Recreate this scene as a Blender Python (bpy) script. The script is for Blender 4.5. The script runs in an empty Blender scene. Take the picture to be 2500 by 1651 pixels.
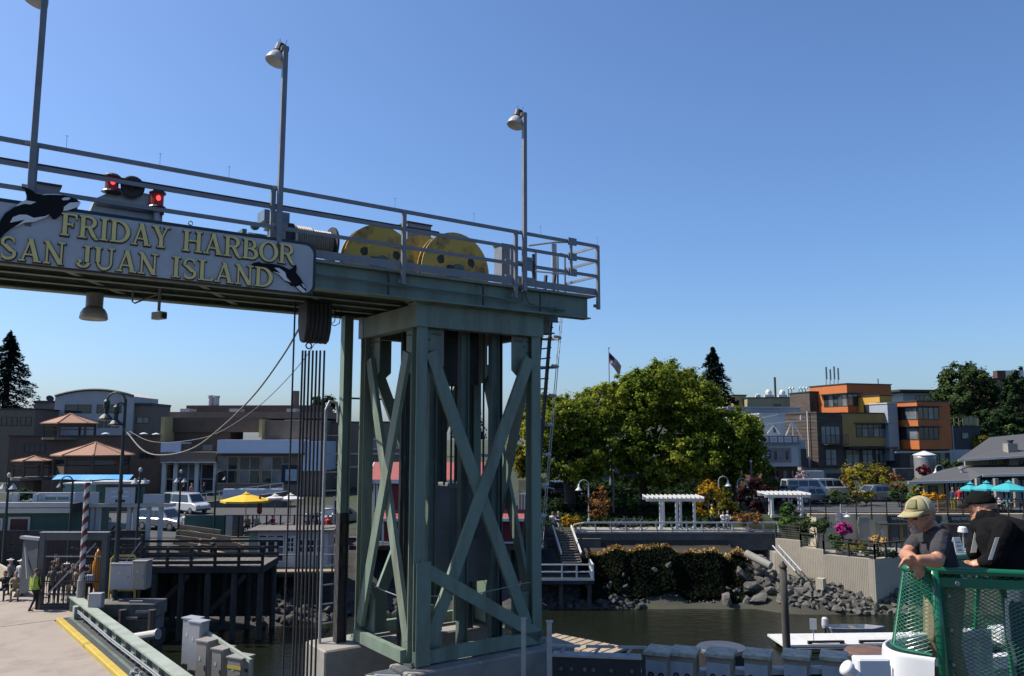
import bpy, bmesh, math, random
import numpy as np
from mathutils import Vector, Matrix, Euler
R = math.radians
scene = bpy.context.scene
COL = scene.collection
# ------------------------------------------------------------------ camera
FPX, CX, CY = 1960.0, 1250.0, 825.5          # focal length and centre in photograph pixels
PITCH = R(6.98)
EYE = Vector((0.0, 0.0, 11.0))
cam = bpy.data.cameras.new('camera')
cam.sensor_width = 36.0
cam.lens = 36.0 * FPX / 2500.0
cam.clip_start = 0.1
cam.clip_end = 4000.0
cam_ob = bpy.data.objects.new('camera', cam)
COL.objects.link(cam_ob)
cam_ob.location = EYE
cam_ob.rotation_euler = (R(90) + PITCH, 0, 0)
scene.camera = cam_ob
# ------------------------------------------------------------------ sky, sun, exposure
SUN_AZ_VEC = Vector((-0.989, 0.148, 0.0))     # horizontal direction towards the sun
SUN_EL = R(50)
world = bpy.data.worlds.new('World')
scene.world = world
world.use_nodes = True
wn = world.node_tree
bg = wn.nodes['Background']
sky = wn.nodes.new('ShaderNodeTexSky')
sky.sky_type = 'NISHITA'
sky.sun_disc = False
sky.sun_elevation = SUN_EL
sky.sun_rotation = math.atan2(SUN_AZ_VEC.x, SUN_AZ_VEC.y)
sky.altitude = 0.0
sky.air_density = 1.0
sky.dust_density = 1.4
sky.ozone_density = 10.0
wn.links.new(sky.outputs[0], bg.inputs[0])
bg.inputs[1].default_value = 0.112
sun = bpy.data.lights.new('sun', 'SUN')
sun.energy = 5.0
sun.angle = R(0.53)
sun.color = (1.0, 0.93, 0.82)
sun_ob = bpy.data.objects.new('sun', sun)
COL.objects.link(sun_ob)
sd = Vector((SUN_AZ_VEC.x * math.cos(SUN_EL), SUN_AZ_VEC.y * math.cos(SUN_EL), math.sin(SUN_EL)))
sun_ob.rotation_euler = sd.to_track_quat('Z', 'Y').to_euler()
sun_ob.location = (-40, 20, 60)
scene.view_settings.view_transform = 'Standard'
scene.view_settings.look = 'None'
scene.view_settings.gamma = 1.0
scene.view_settings.exposure = 0.6
scene.view_settings.use_curve_mapping = False
scene.render.resolution_x = 1024
scene.render.resolution_y = 676
scene.render.engine = 'CYCLES'
scene.cycles.max_bounces = 6
scene.cycles.transparent_max_bounces = 8

# ------------------------------------------------------------------ pixel -> place helpers
_cp, _sp = math.cos(PITCH), math.sin(PITCH)
def ray(px, py):
    a, b = (px - CX) / FPX, -(py - CY) / FPX
    return Vector((a, _cp - b * _sp, _sp + b * _cp))
def atd(px, py, d):                # the point of the pixel's ray at distance d into the scene
    r = ray(px, py)
    return EYE + r * (d / r.y)
def atz(px, py, z):                # the point of the pixel's ray at height z
    r = ray(px, py)
    return EYE + r * ((z - EYE.z) / r.z)
class Frame:                       # an upright local frame: u along, v across (away), z up
    def __init__(s, x, y, z, deg):
        s.O = Vector((x, y, z)); s.a = R(deg)
        s.U = Vector((math.cos(s.a), math.sin(s.a), 0)); s.V = Vector((-math.sin(s.a), math.cos(s.a), 0))
    def loc(s, P):
        d = P - s.O
        return Vector((d.dot(s.U), d.dot(s.V), d.z))
    def wor(s, u, v, z):
        return s.O + s.U * u + s.V * v + Vector((0, 0, z))
    def hit(s, px, py, v=0.0):
        r = ray(px, py); t = (v - (EYE - s.O).dot(s.V)) / r.dot(s.V)
        return s.loc(EYE + r * t)
    def hitz(s, px, py, z):
        return s.loc(atz(px, py, z + s.O.z))
    def hitu(s, px, py, u):
        r = ray(px, py); t = (u - (EYE - s.O).dot(s.U)) / r.dot(s.U)
        return s.loc(EYE + r * t)

# ------------------------------------------------------------------ mesh building
Z = Vector((0, 0, 1))
class MB:
    def __init__(s): s.v = []; s.f = []; s.mi = []; s.cur = 0
    def add(s, vs, fs):
        o = len(s.v); s.v += [tuple(p) for p in vs]
        s.f += [tuple(i + o for i in f) for f in fs]; s.mi += [s.cur] * len(fs); return s
    def box(s, x0, x1, y0, y1, z0, z1):
        return s.add([(x0,y0,z0),(x1,y0,z0),(x1,y1,z0),(x0,y1,z0),(x0,y0,z1),(x1,y0,z1),(x1,y1,z1),(x0,y1,z1)],
                     [(0,3,2,1),(4,5,6,7),(0,1,5,4),(1,2,6,5),(2,3,7,6),(3,0,4,7)])
    def cbox(s, c, sx, sy, sz, rz=0.0):
        a, b = math.cos(rz), math.sin(rz); vs = []
        for dz in (-.5, .5):
            for dx, dy in ((-.5,-.5),(.5,-.5),(.5,.5),(-.5,.5)):
                x, y = dx * sx, dy * sy
                vs.append((c[0] + x*a - y*b, c[1] + x*b + y*a, c[2] + dz*sz))
        return s.add(vs, [(0,3,2,1),(4,5,6,7),(0,1,5,4),(1,2,6,5),(2,3,7,6),(3,0,4,7)])
    def bar(s, p, q, w, h=None, up=Z):
        p, q = Vector(p), Vector(q); h = w if h is None else h
        d = (q - p).normalized(); x = d.cross(Vector(up))
        if x.length < 1e-4: x = d.cross(Vector((1, 0, 0)))
        x.normalize(); y = x.cross(d); vs = []
        for e in (p, q):
            for a, b in ((-.5,-.5),(.5,-.5),(.5,.5),(-.5,.5)): vs.append(e + x*(a*w) + y*(b*h))
        return s.add(vs, [(0,1,2,3),(7,6,5,4),(0,4,5,1),(1,5,6,2),(2,6,7,3),(3,7,4,0)])
    def ibeam(s, p, q, w, h, t=0.03, up=Z):      # wide-flange section; web lies along up
        p, q = Vector(p), Vector(q); d = (q - p).normalized(); x = d.cross(Vector(up))
        x.normalize(); y = x.cross(d)
        s.bar(p + y*(h/2 - t/2), q + y*(h/2 - t/2), w, t, up); s.bar(p - y*(h/2 - t/2), q - y*(h/2 - t/2), w, t, up)
        return s.bar(p, q, t, h - 2*t, up)
    def tube(s, pts, r, n=8, closed=False, caps=True):
        pts = [Vector(p) for p in pts]; m = len(pts); rs = r if isinstance(r, (list, tuple)) else [r] * m
        vs = []; fs = []; prev = None
        for i, p in enumerate(pts):
            a = pts[i-1] if (i > 0 or closed) else p
            b = pts[(i+1) % m] if (i < m-1 or closed) else p
            t = (b - a).normalized()
            if prev is None:
                x = t.cross(Z)
                if x.length < 1e-3: x = t.cross(Vector((1, 0, 0)))
            else:
                x = prev - t * prev.dot(t)
                if x.length < 1e-4: x = t.cross(Z)
            x.normalize(); prev = x; y = t.cross(x)
            for k in range(n):
                c = 2*math.pi*k/n; vs.append(p + (x*math.cos(c) + y*math.sin(c)) * rs[i])
        segs = m if closed else m - 1
        for i in range(segs):
            for k in range(n):
                j = (i+1) % m; fs.append((i*n+k, i*n+(k+1) % n, j*n+(k+1) % n, j*n+k))
        if caps and not closed:
            fs.append(tuple(range(n-1, -1, -1))); fs.append(tuple(range((m-1)*n, m*n)))
        return s.add(vs, fs)
    def prism(s, poly, y0, y1):                  # polygon in (x, z), extruded along y
        n = len(poly)
        vs = [(x, y0, z) for x, z in poly] + [(x, y1, z) for x, z in poly]
        fs = [tuple(range(n)), tuple(range(2*n-1, n-1, -1))]
        fs += [(i, i+n, (i+1) % n + n, (i+1) % n) for i in range(n)]
        return s.add(vs, fs)
    def prismx(s, poly, x0, x1):                 # polygon in (y, z), extruded along x
        n = len(poly)
        vs = [(x0, y, z) for y, z in poly] + [(x1, y, z) for y, z in poly]
        return s.add(vs, [tuple(range(n)), tuple(range(2*n-1, n-1, -1))] + [(i, i+n, (i+1) % n + n, (i+1) % n) for i in range(n)])
    def prismz(s, poly, z0, z1):                 # polygon in (x, y), extruded along z
        n = len(poly)
        vs = [(x, y, z0) for x, y in poly] + [(x, y, z1) for x, y in poly]
        return s.add(vs, [tuple(range(n-1, -1, -1)), tuple(range(n, 2*n))] + [(i, (i+1) % n, (i+1) % n + n, i+n) for i in range(n)])
    def lathe(s, prof, c=(0, 0, 0), n=12, axis=Z):
        axis = Vector(axis).normalized(); x = axis.cross(Vector((0, 1, 0)))
        if x.length < 1e-3: x = axis.cross(Vector((1, 0, 0)))
        x.normalize(); y = axis.cross(x); c = Vector(c); vs = []; fs = []
        for r, h in prof:
            for k in range(n):
                a = 2*math.pi*k/n; vs.append(c + axis*h + (x*math.cos(a) + y*math.sin(a)) * max(r, 1e-4))
        for i in range(len(prof)-1):
            for k in range(n): fs.append((i*n+k, i*n+(k+1) % n, (i+1)*n+(k+1) % n, (i+1)*n+k))
        fs.append(tuple(range(n-1, -1, -1))); fs.append(tuple(range((len(prof)-1)*n, len(prof)*n)))
        return s.add(vs, fs)
    def ball(s, c, rx, ry=None, rz=None, n=10, m=7):
        ry = rx if ry is None else ry; rz = rx if rz is None else rz; vs = []; fs = []
        for i in range(m+1):
            t = math.pi*i/m - math.pi/2
            for k in range(n):
                a = 2*math.pi*k/n
                vs.append((c[0]+rx*max(math.cos(t),1e-3)*math.cos(a), c[1]+ry*max(math.cos(t),1e-3)*math.sin(a), c[2]+rz*math.sin(t)))
        for i in range(m):
            for k in range(n): fs.append((i*n+k, i*n+(k+1) % n, (i+1)*n+(k+1) % n, (i+1)*n+k))
        return s.add(vs, fs)
    def quad(s, a, b, c, d): return s.add([a, b, c, d], [(0, 1, 2, 3)])
    def poly(s, pts): return s.add(pts, [tuple(range(len(pts)))])
    def mesh(s, name, mats, smooth=False, fix=True, bevel=0):
        me = bpy.data.meshes.new(name); me.from_pydata(s.v, [], s.f)
        for m in (mats if isinstance(mats, (list, tuple)) else [mats]): me.materials.append(MAT[m] if isinstance(m, str) else m)
        if any(s.mi): me.polygons.foreach_set('material_index', s.mi)
        if fix or bevel:
            bm = bmesh.new(); bm.from_mesh(me)
            if bevel: bmesh.ops.bevel(bm, geom=list(bm.edges), offset=bevel, segments=1, affect='EDGES', clamp_overlap=True)
            bmesh.ops.recalc_face_normals(bm, faces=bm.faces); bm.to_mesh(me); bm.free()
        if smooth: me.polygons.foreach_set('use_smooth', [True] * len(me.polygons))
        me.update(); return me
    def build(s, name, mats, parent=None, smooth=False, fix=True, loc=None, rz=0, bevel=0):
        return put(name, s.mesh(name, mats, smooth, fix, bevel), parent, loc, rz)
def put(name, me, parent=None, loc=None, rz=0):
    o = bpy.data.objects.new(name, me); COL.objects.link(o); o.parent = parent
    if loc is not None: o.location = loc
    if rz: o.rotation_euler = (0, 0, rz)
    return o
def tag(o, label=None, cat=None, group=None, kind=None):
    if label: o['label'] = label
    if cat: o['category'] = cat
    if group: o['group'] = group
    if kind: o['kind'] = kind
    return o
def thing(name, label, cat, loc=(0, 0, 0), rz=0.0, group=None):
    o = bpy.data.objects.new(name, None); COL.objects.link(o); o.empty_display_size = .3
    o.location = loc; o.rotation_euler = (0, 0, rz)
    return tag(o, label, cat, group)
def fthing(name, label, cat, fr, group=None):
    return thing(name, label, cat, fr.O, fr.a, group)
KIDS = {}
def copy_tree(o, parent=None):
    c = o.copy(); COL.objects.link(c); c.parent = parent
    for ch in [x for x in bpy.data.objects if x.parent == o and x != c]: copy_tree(ch, c)
    return c
def B(name, mat_, parent, *boxes, **k):
    m = MB()
    for b in boxes: m.box(*b)
    return m.build(name, mat_, parent, **k)

# ------------------------------------------------------------------ materials
MAT = {}
KA = .70            # overall reflectance level of the paints below
def mat(name, col, rough=.6, metal=0.0, var=.18, scale=2.0, bump=0.0, bscale=None, stain=None, stain_amt=.5, stain_scale=.6, spec=.5, stretch=(1, 1, 1), coat=0.0):
    col = [c*KA for c in col]; stain = stain and [c*KA for c in stain]
    m = bpy.data.materials.new(name); m.use_nodes = True; MAT[name] = m
    nt = m.node_tree; N = nt.nodes; L = nt.links; b = N['Principled BSDF']
    b.inputs['Roughness'].default_value = rough; b.inputs['Metallic'].default_value = metal
    b.inputs['Specular IOR Level'].default_value = spec
    if coat: b.inputs['Coat Weight'].default_value = coat; b.inputs['Coat Roughness'].default_value = .08
    tc = N.new('ShaderNodeTexCoord'); mp = N.new('ShaderNodeMapping'); mp.inputs['Scale'].default_value = stretch
    L.new(tc.outputs['Object'], mp.inputs['Vector'])
    nz = N.new('ShaderNodeTexNoise'); nz.inputs['Scale'].default_value = scale; nz.inputs['Detail'].default_value = 6; nz.inputs['Roughness'].default_value = .65
    L.new(mp.outputs[0], nz.inputs['Vector'])
    rp = N.new('ShaderNodeValToRGB'); e = rp.color_ramp.elements
    lo = [c * (1 - var) for c in col]; hi = [min(1, c * (1 + var)) for c in col]
    e[0].position = .3; e[1].position = .7; e[0].color = (*lo, 1); e[1].color = (*hi, 1)
    L.new(nz.outputs['Fac'], rp.inputs['Fac']); out = rp.outputs['Color']
    if stain:
        n2 = N.new('ShaderNodeTexNoise'); n2.inputs['Scale'].default_value = stain_scale; n2.inputs['Detail'].default_value = 8; n2.inputs['Roughness'].default_value = .7
        L.new(mp.outputs[0], n2.inputs['Vector'])
        r2 = N.new('ShaderNodeValToRGB'); r2.color_ramp.elements[0].position = .48; r2.color_ramp.elements[1].position = .68
        r2.color_ramp.elements[0].color = (0, 0, 0, 1); r2.color_ramp.elements[1].color = (stain_amt,) * 3 + (1,)
        L.new(n2.outputs['Fac'], r2.inputs['Fac'])
        mx = N.new('ShaderNodeMix'); mx.data_type = 'RGBA'; L.new(r2.outputs['Color'], mx.inputs['Factor'])
        L.new(out, mx.inputs['A']); mx.inputs['B'].default_value = (*stain, 1); out = mx.outputs['Result']
    L.new(out, b.inputs['Base Color'])
    if bump:
        n3 = N.new('ShaderNodeTexNoise'); n3.inputs['Scale'].default_value = bscale or scale * 6; n3.inputs['Detail'].default_value = 5
        L.new(mp.outputs[0], n3.inputs['Vector'])
        bp = N.new('ShaderNodeBump'); bp.inputs['Strength'].default_value = bump; bp.inputs['Distance'].default_value = .05
        L.new(n3.outputs['Fac'], bp.inputs['Height']); L.new(bp.outputs['Normal'], b.inputs['Normal'])
    return m
def glow(name, col, strength):
    m = bpy.data.materials.new(name); m.use_nodes = True; MAT[name] = m
    b = m.node_tree.nodes['Principled BSDF']; b.inputs['Base Color'].default_value = (*col, 1)
    b.inputs['Emission Color'].default_value = (*col, 1); b.inputs['Emission Strength'].default_value = strength
def leafmat(name, dark, mid, light, scale=.5, trans=.25):
    m = bpy.data.materials.new(name); m.use_nodes = True; MAT[name] = m
    nt = m.node_tree; N = nt.nodes; L = nt.links; N.remove(N['Principled BSDF']); out = N['Material Output']
    tc = N.new('ShaderNodeTexCoord'); nz = N.new('ShaderNodeTexNoise'); nz.inputs['Scale'].default_value = scale; nz.inputs['Detail'].default_value = 3
    L.new(tc.outputs['Object'], nz.inputs['Vector'])
    ge = N.new('ShaderNodeNewGeometry'); ad = N.new('ShaderNodeMath'); ad.operation = 'MULTIPLY_ADD'
    L.new(ge.outputs['Random Per Island'], ad.inputs[0]); ad.inputs[1].default_value = .45
    sb = N.new('ShaderNodeMath'); sb.operation = 'SUBTRACT'; L.new(nz.outputs['Fac'], sb.inputs[0]); sb.inputs[1].default_value = .225
    L.new(sb.outputs[0], ad.inputs[2])
    rp = N.new('ShaderNodeValToRGB'); e = rp.color_ramp.elements; e[0].position = .25; e[0].color = (*[c*.8 for c in dark], 1); e[1].position = .78; e[1].color = (*[c*.8 for c in light], 1)
    k = e.new(.5); k.color = (*[c*.8 for c in mid], 1)
    L.new(ad.outputs[0], rp.inputs['Fac'])
    df = N.new('ShaderNodeBsdfDiffuse'); tr = N.new('ShaderNodeBsdfTranslucent'); mx = N.new('ShaderNodeMixShader'); mx.inputs[0].default_value = trans
    L.new(rp.outputs['Color'], df.inputs['Color']); L.new(rp.outputs['Color'], tr.inputs['Color'])
    L.new(df.outputs[0], mx.inputs[1]); L.new(tr.outputs[0], mx.inputs[2]); L.new(mx.outputs[0], out.inputs['Surface'])
    return m
def glassmat(name, col, rough=.06, var=.5, scale=.6, spec=.8):
    return mat(name, col, rough, 0, var, scale, spec=spec)

mat('green_steel', (.205, .278, .218), .55, 0, .16, 1.2, stain=(.115, .068, .04), stain_amt=.55, stain_scale=1.5, bump=.03, stretch=(1, 1, .22))
mat('green_dark', (.13, .18, .155), .6, 0, .15, 1.5, stain=(.05, .04, .03), stain_amt=.5)
mat('grey_rail', (.25, .26, .285), .5, .1, .12, 2, stain=(.12, .11, .10), stain_amt=.3, stain_scale=3)
mat('galv', (.42, .43, .44), .45, .35, .15, 4)
mat('dark_steel', (.045, .045, .05), .6, .2, .3, 3, stain=(.10, .055, .03), stain_amt=.5, stain_scale=2)
mat('black_rubber', (.022, .022, .025), .7, 0, .3, 3, bump=.1)
mat('black_paint', (.018, .018, .022), .45, 0, .2, 3)
mat('sign_grey', (.58, .585, .62), .5, 0, .05, 1, stain=(.26, .26, .27), stain_amt=.4)
mat('sign_gold', (1.0, .80, .30), .5, 0, .08, 3)
mat('orca_black', (.014, .013, .016), .7, 0, .1, 3, spec=.15)
mat('orca_white', (.95, .95, .95), .5, 0, .05, 3)
mat('sheave_yellow', (.60, .40, .06), .5, 0, .12, 1.5, stain=(.11, .055, .02), stain_amt=.95, stain_scale=1.8)
mat('rope_wire', (.30, .26, .22), .5, .4, .3, 30, stretch=(1, 1, 12))
mat('cable_black', (.016, .016, .018), .6, 0, .2, 3)
mat('rope_grey', (.24, .225, .21), .7, 0, .2, 10)
mat('lamp_glass', (.55, .54, .52), .35, 0, .12, 3, stain=(.35, .32, .28), stain_amt=.5, stain_scale=4)
mat('machine_green', (.09, .17, .145), .5, .1, .2, 4, stain=(.05, .035, .02), stain_amt=.6)
mat('machine_blue', (.16, .24, .30), .5, .1, .15, 4)
mat('concrete', (.33, .31, .275), .85, 0, .16, .9, bump=.15, bscale=6, stain=(.15, .135, .115), stain_amt=.6, stain_scale=.8)
mat('concrete_pale', (.50, .44, .34), .85, 0, .12, .7, bump=.12, bscale=6, stain=(.26, .22, .16), stain_amt=.5, stain_scale=.7)
mat('concrete_sunlit', (.66, .54, .37), .85, 0, .12, .7, bump=.12, bscale=6, stain=(.42, .33, .21), stain_amt=.5, stain_scale=.7)  # paler, warmer concrete: sunlight on the retaining wall put into its colour
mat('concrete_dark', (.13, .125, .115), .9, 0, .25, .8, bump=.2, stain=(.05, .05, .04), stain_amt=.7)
mat('deck_tan', (.36, .30, .245), .85, 0, .08, .8, bump=.05, bscale=40, stain=(.21, .165, .135), stain_amt=.75, stain_scale=.5)
mat('asphalt', (.06, .06, .062), .9, 0, .2, 1, bump=.1, bscale=20)
mat('yellow_paint', (.62, .44, .05), .55, 0, .12, 3, stain=(.32, .22, .05), stain_amt=.5)
mat('white_paint', (.72, .72, .71), .5, 0, .06, 2, stain=(.50, .49, .46), stain_amt=.4)
mat('offwhite', (.56, .56, .55), .6, 0, .08, 1, stain=(.4, .4, .38), stain_amt=.4)
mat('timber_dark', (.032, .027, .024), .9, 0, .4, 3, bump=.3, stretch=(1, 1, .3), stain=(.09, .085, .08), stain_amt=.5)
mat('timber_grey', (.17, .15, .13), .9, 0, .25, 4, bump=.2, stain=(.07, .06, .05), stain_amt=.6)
mat('timber_tan', (.40, .31, .21), .85, 0, .2, 4, bump=.15, stain=(.22, .16, .11), stain_amt=.5)
mat('pile_wood', (.075, .065, .058), .95, 0, .4, 3, bump=.5, stretch=(3, 3, .5), stain=(.03, .045, .03), stain_amt=.7)
mat('rock', (.15, .142, .13), .95, 0, .35, 1.6, bump=.5, bscale=5, stain=(.20, .18, .15), stain_amt=.5, stain_scale=.9, spec=.2)
mat('rock_dark', (.05, .05, .05), .9, 0, .4, 1.5, bump=.6, bscale=5, stain=(.17, .15, .12), stain_amt=.6)
mat('gravel', (.062, .058, .042), .95, 0, .35, 14, bump=.6, bscale=30, stain=(.06, .075, .03), stain_amt=.7, stain_scale=.5)
mat('soil', (.04, .034, .026), .95, 0, .35, 1.2, bump=.4)
mat('grass', (.03, .04, .016), .95, 0, .35, 1.2, bump=.3)
mat('hill', (.05, .06, .03), .95, 0, .4, .3, bump=.3)
mat('bark', (.06, .048, .04), .95, 0, .35, 5, bump=.5, stretch=(1, 1, .3))
mat('steel_plain', (.35, .36, .37), .4, .6, .15, 6)
mat('skin', (.50, .27, .18), .55, 0, .12, 14, bump=.03)
mat('hair_grey', (.28, .26, .24), .8, 0, .3, 60)
glow('red_lamp', (1.0, .03, .02), 3.0)
glow('red_glass', (.22, .004, .004), .06)
# ================================================================== the lift gantry over the transfer span
G = Frame(-2.379, 20.0, 5.524, 35.5)
GB, GT = 8.83, 9.48                 # girder bottom and top
W_U, W_V = 3.9, 3.3                 # tower plan
br = fthing('gantry_bridge', 'long grey-green steel gantry bridge with railed walkway across the upper left', 'gantry', G)
U0, U1 = -14.5, 5.45
def girder(v, u0, u1, side):
    m = MB(); m.ibeam((u0, v, (GB+GT)/2), (u1, v, (GB+GT)/2), .34, GT-GB, .035)
    u = u0 + .4
    while u < u1:
        m.box(u, u+.02, v-.155, v+.155, GB+.036, GT-.036) if side else None
        u += 2.4
    return m
girder(-.2, U0, U1, False).build('girder', 'green_steel', br)
girder(3.62, U0, 4.4, False).build('girder', 'green_steel', br)
for v in (.9, 1.7, 2.6):
    MB().ibeam((U0, v, GB+.15), (4.2 if v > 1 else U1-.2, v, GB+.15), .16, .26, .02).build('stringer', 'green_steel', br)
u = U0 + .3
while u < 4.3:
    MB().ibeam((u, -.18, GB+.36), (u, 3.6, GB+.36), .18, .34, .02).build('cross_beam', 'green_steel', br)
    u += 1.35
for k in range(7):
    a = U0 + .6 + k*2.7
    if a + 2.2 < 4.3: MB().bar((a, -.1, GB+.10), (a+2.3, 3.5, GB+.10), .14, .06).build('brace', 'green_steel', br)
B('deck_plate', 'grey_rail', br, (U0, 4.35, -.37, 3.8, GT+.003, GT+.035), (4.352, U1+.22, -.37, 1.05, GT+.003, GT+.035))
# conduits on the near web
m = MB(); m.tube([(-3.0, -.385, 9.14), (1.6, -.385, 9.12), (2.75, -.385, 9.06), (2.98, -.385, 9.12), (3.04, -.385, 9.3), (3.04, -.42, 9.72)], .03, 6)
m.build('conduit', 'green_dark', br)
m = MB(); m.tube([(3.12, -.42, 9.72), (3.12, -.385, 9.25), (3.2, -.385, 9.08), (3.45, -.385, 9.02), (4.3, -.385, 9.0)], .03, 6); m.tube([(4.12, -.385, 9.0), (4.45, -.385, 9.0)], .048, 8)
m.build('conduit', 'green_dark', br)
for u in (-1.02, 1.72, 3.6): B('pipe_strut', 'dark_steel', br, (u-.025, u+.025, -.40, -.372, GB+.04, GT-.04))
# near railing
NV = -.42
for z, r in ((10.09, .032), (10.54, .032), (10.98, .036)):
    m = MB(); m.bar((U0, NV, z), (5.7, NV, z), .05, .085 if z < 10.9 else .09); m.build('rail', 'grey_rail', br)
for a, b in ((U0, -3.9), (-3.8, -.7), (-.6, 2.75), (2.85, 5.66)): B('toe_board', 'grey_rail', br, (a, b, NV+.02, NV+.045, GT+.05, GT+.24))
for u in (-13.4, -8.5, -3.92, -.65, 2.74, 5.68):
    m = MB(); m.box(u-.05, u+.05, NV-.05, NV+.025, GT-.32 if u < 5 else GT-.36, 11.0); m.box(u-.12, u+.06, NV+.0, NV+.07, GT-.30, GT-.22)
    m.build('rail_post', 'grey_rail', br)
for z in (10.09, 10.54, 10.97):
    m = MB(); m.bar((5.66, NV+.02, z), (5.66, 1.0, z), .045, .07); m.build('rail', 'grey_rail', br)
B('toe_board', 'grey_rail', br, (5.63, 5.655, NV+.03, 1.0, GT+.05, GT+.24))
m = MB(); m.tube([(5.62, 1.0, GT+.04), (5.62, 1.0, 10.9), (5.56, 1.0, 11.0), (5.4, 1.0, 11.0), (5.34, 1.0, 10.9), (5.34, 1.0, GT+.04)], .03, 8); m.build('rail_post', 'grey_rail', br)
for u in (4.5, 3.6): MB().tube([(u, 1.0, GT+.04), (u, 1.0, 10.98)], .032, 8).build('rail_post', 'grey_rail', br)
for z in (10.09, 10.54, 10.97): MB().bar((3.4, 1.0, z), (4.5, 1.0, z), .045, .06).build('rail', 'grey_rail', br)
# gate panel and hinges at the ladder head
MB().tube([(3.9, .55, 10.95), (4.5, .15, 11.05), (5.0, -.1, 11.08)], .03, 6).build('gate_bar', 'galv', br); MB().tube([(3.95, .5, 10.2), (4.95, -.15, 10.1)], .025, 6).build('gate_bar', 'galv', br)
B('gate_panel', 'offwhite', br, (4.46, 4.62, .15, .18, 10.1, 11.02))
for z in (10.09, 10.54, 10.98): B('clamp', 'grey_rail', br, (4.55, 4.85, NV-.06, NV-.028, z-.11, z+.10))
B('clamp_bar', 'grey_rail', br, (4.58, 4.66, NV-.10, NV-.062, 10.0, 10.95))
# far railing and the dark hose lying along it
m = MB(); m.tube([(U0, NV+.08, 10.635), (.4, NV+.08, 10.625)], .022, 6); m.build('hose', 'cable_black', br)
# small bird spikes on the top rail
for u in (-8.0, -6.3, -4.9, -.9, 1.4, 3.6, 5.68):
    m = MB(); m.bar((u, NV, 11.02), (u, NV, 11.28), .008); m.bar((u-.03, NV, 11.27), (u+.03, NV, 11.27), .006); m.build('bird_spike', 'steel_plain', br)
# control boxes at the third lamp post
m = MB(); m.box(3.0, 3.24, NV-.10, NV+.0, 9.95, 10.28); m.box(2.98, 3.26, NV-.12, NV-.101, 10.22, 10.3); m.build('junction_box', 'grey_rail', br)
for u in (2.95, 3.3): MB().box(u-.03, u+.03, NV-.10, NV-.03, 9.75, 10.42).build('box_strut', 'dark_steel', br)
# grey cabinets standing on the far side of the deck
def cabinet(u, v, w, d, h, label, matn='grey_rail'):
    t = thing('control_cabinet', label, 'cabinet', G.wor(u, v, GT+.035), G.a, 'control cabinets on the gantry')
    B('body', matn, t, (-w/2, w/2, -d/2, d/2, 0, h)); B('door', matn, t, (-w/2+.04, w/2-.04, -d/2-.015, -d/2-.001, .06, h-.06))
    B('placard', 'offwhite', t, (-.06, .05, -d/2-.02, -d/2-.016, h*.62, h*.7)); B('cap', 'dark_steel', t, (-w/2-.03, w/2+.03, -d/2-.04, d/2+.03, h+.001, h+.04))
    return t
cabinet(1.36, 2.7, .78, .5, 2.08, 'tall grey cabinet rising behind the yellow sheaves on the gantry')
cabinet(3.75, 1.5, .53, .4, 1.55, 'small grey cabinet behind the third lamp post on the gantry end')
cabinet(-8.17, .8, .42, .4, 1.0, 'squat dark grey cabinet behind the larger orca on the gantry')

# ------------------------------------------------------------------ tower
tw = fthing('gantry_tower', 'green steel lattice tower with crossed braces carrying the gantry bridge', 'tower', G)
def leg(u, v):
    m = MB(); m.ibeam((u, v, .05), (u, v, GB-.6), .30, .30, .03, up=G_Y); return m.build('leg', 'green_steel', tw)
G_Y = Vector((0, 1, 0))
LEGS = ((.15, .15), (W_U-.15, .15), (.15, W_V-.15), (W_U-.15, W_V-.15))
for u, v in LEGS: leg(u, v)
for u, v in LEGS:
    m = MB(); m.box(u-.25, u+.25, v-.25, v+.25, .004, .045)
    for a in (-.2, .2):
        for b in (-.2, .2): m.lathe([(.025, .045), (.025, .12)], (u+a, v+b, 0), 6)
    m.build('base_plate', 'green_steel', tw)
# cap beams
CB = GB-.005
B('cap_beam', 'green_steel', tw, (-.06, W_U+.06, -.06, .24, CB-.60, CB-.03), (-.12, W_U+.12, -.12, .30, CB-.028, CB))
B('cap_beam', 'green_steel', tw, (-.06, W_U+.06, W_V-.24, W_V+.06, CB-.60, CB-.03), (-.12, W_U+.12, W_V-.30, W_V+.12, CB-.028, CB))
B('cap_beam', 'green_steel', tw, (-.05, .25, .245, W_V-.245, CB-.60, CB-.03))
B('cap_beam', 'green_steel', tw, (W_U-.25, W_U+.05, .245, W_V-.245, CB-.60, CB-.03))
B('seat_beam', 'green_steel', tw, (W_U+.07, W_U+.75, .5, .75, CB-.36, CB-.03), (W_U+.07, W_U+.85, .42, .83, CB-.40, CB-.365))
def brace(p, q, w=.22, d=.10):
    return MB().bar(p, q, d, w, up=(0, 0, 1)).build('brace', 'green_steel', tw)
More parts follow.
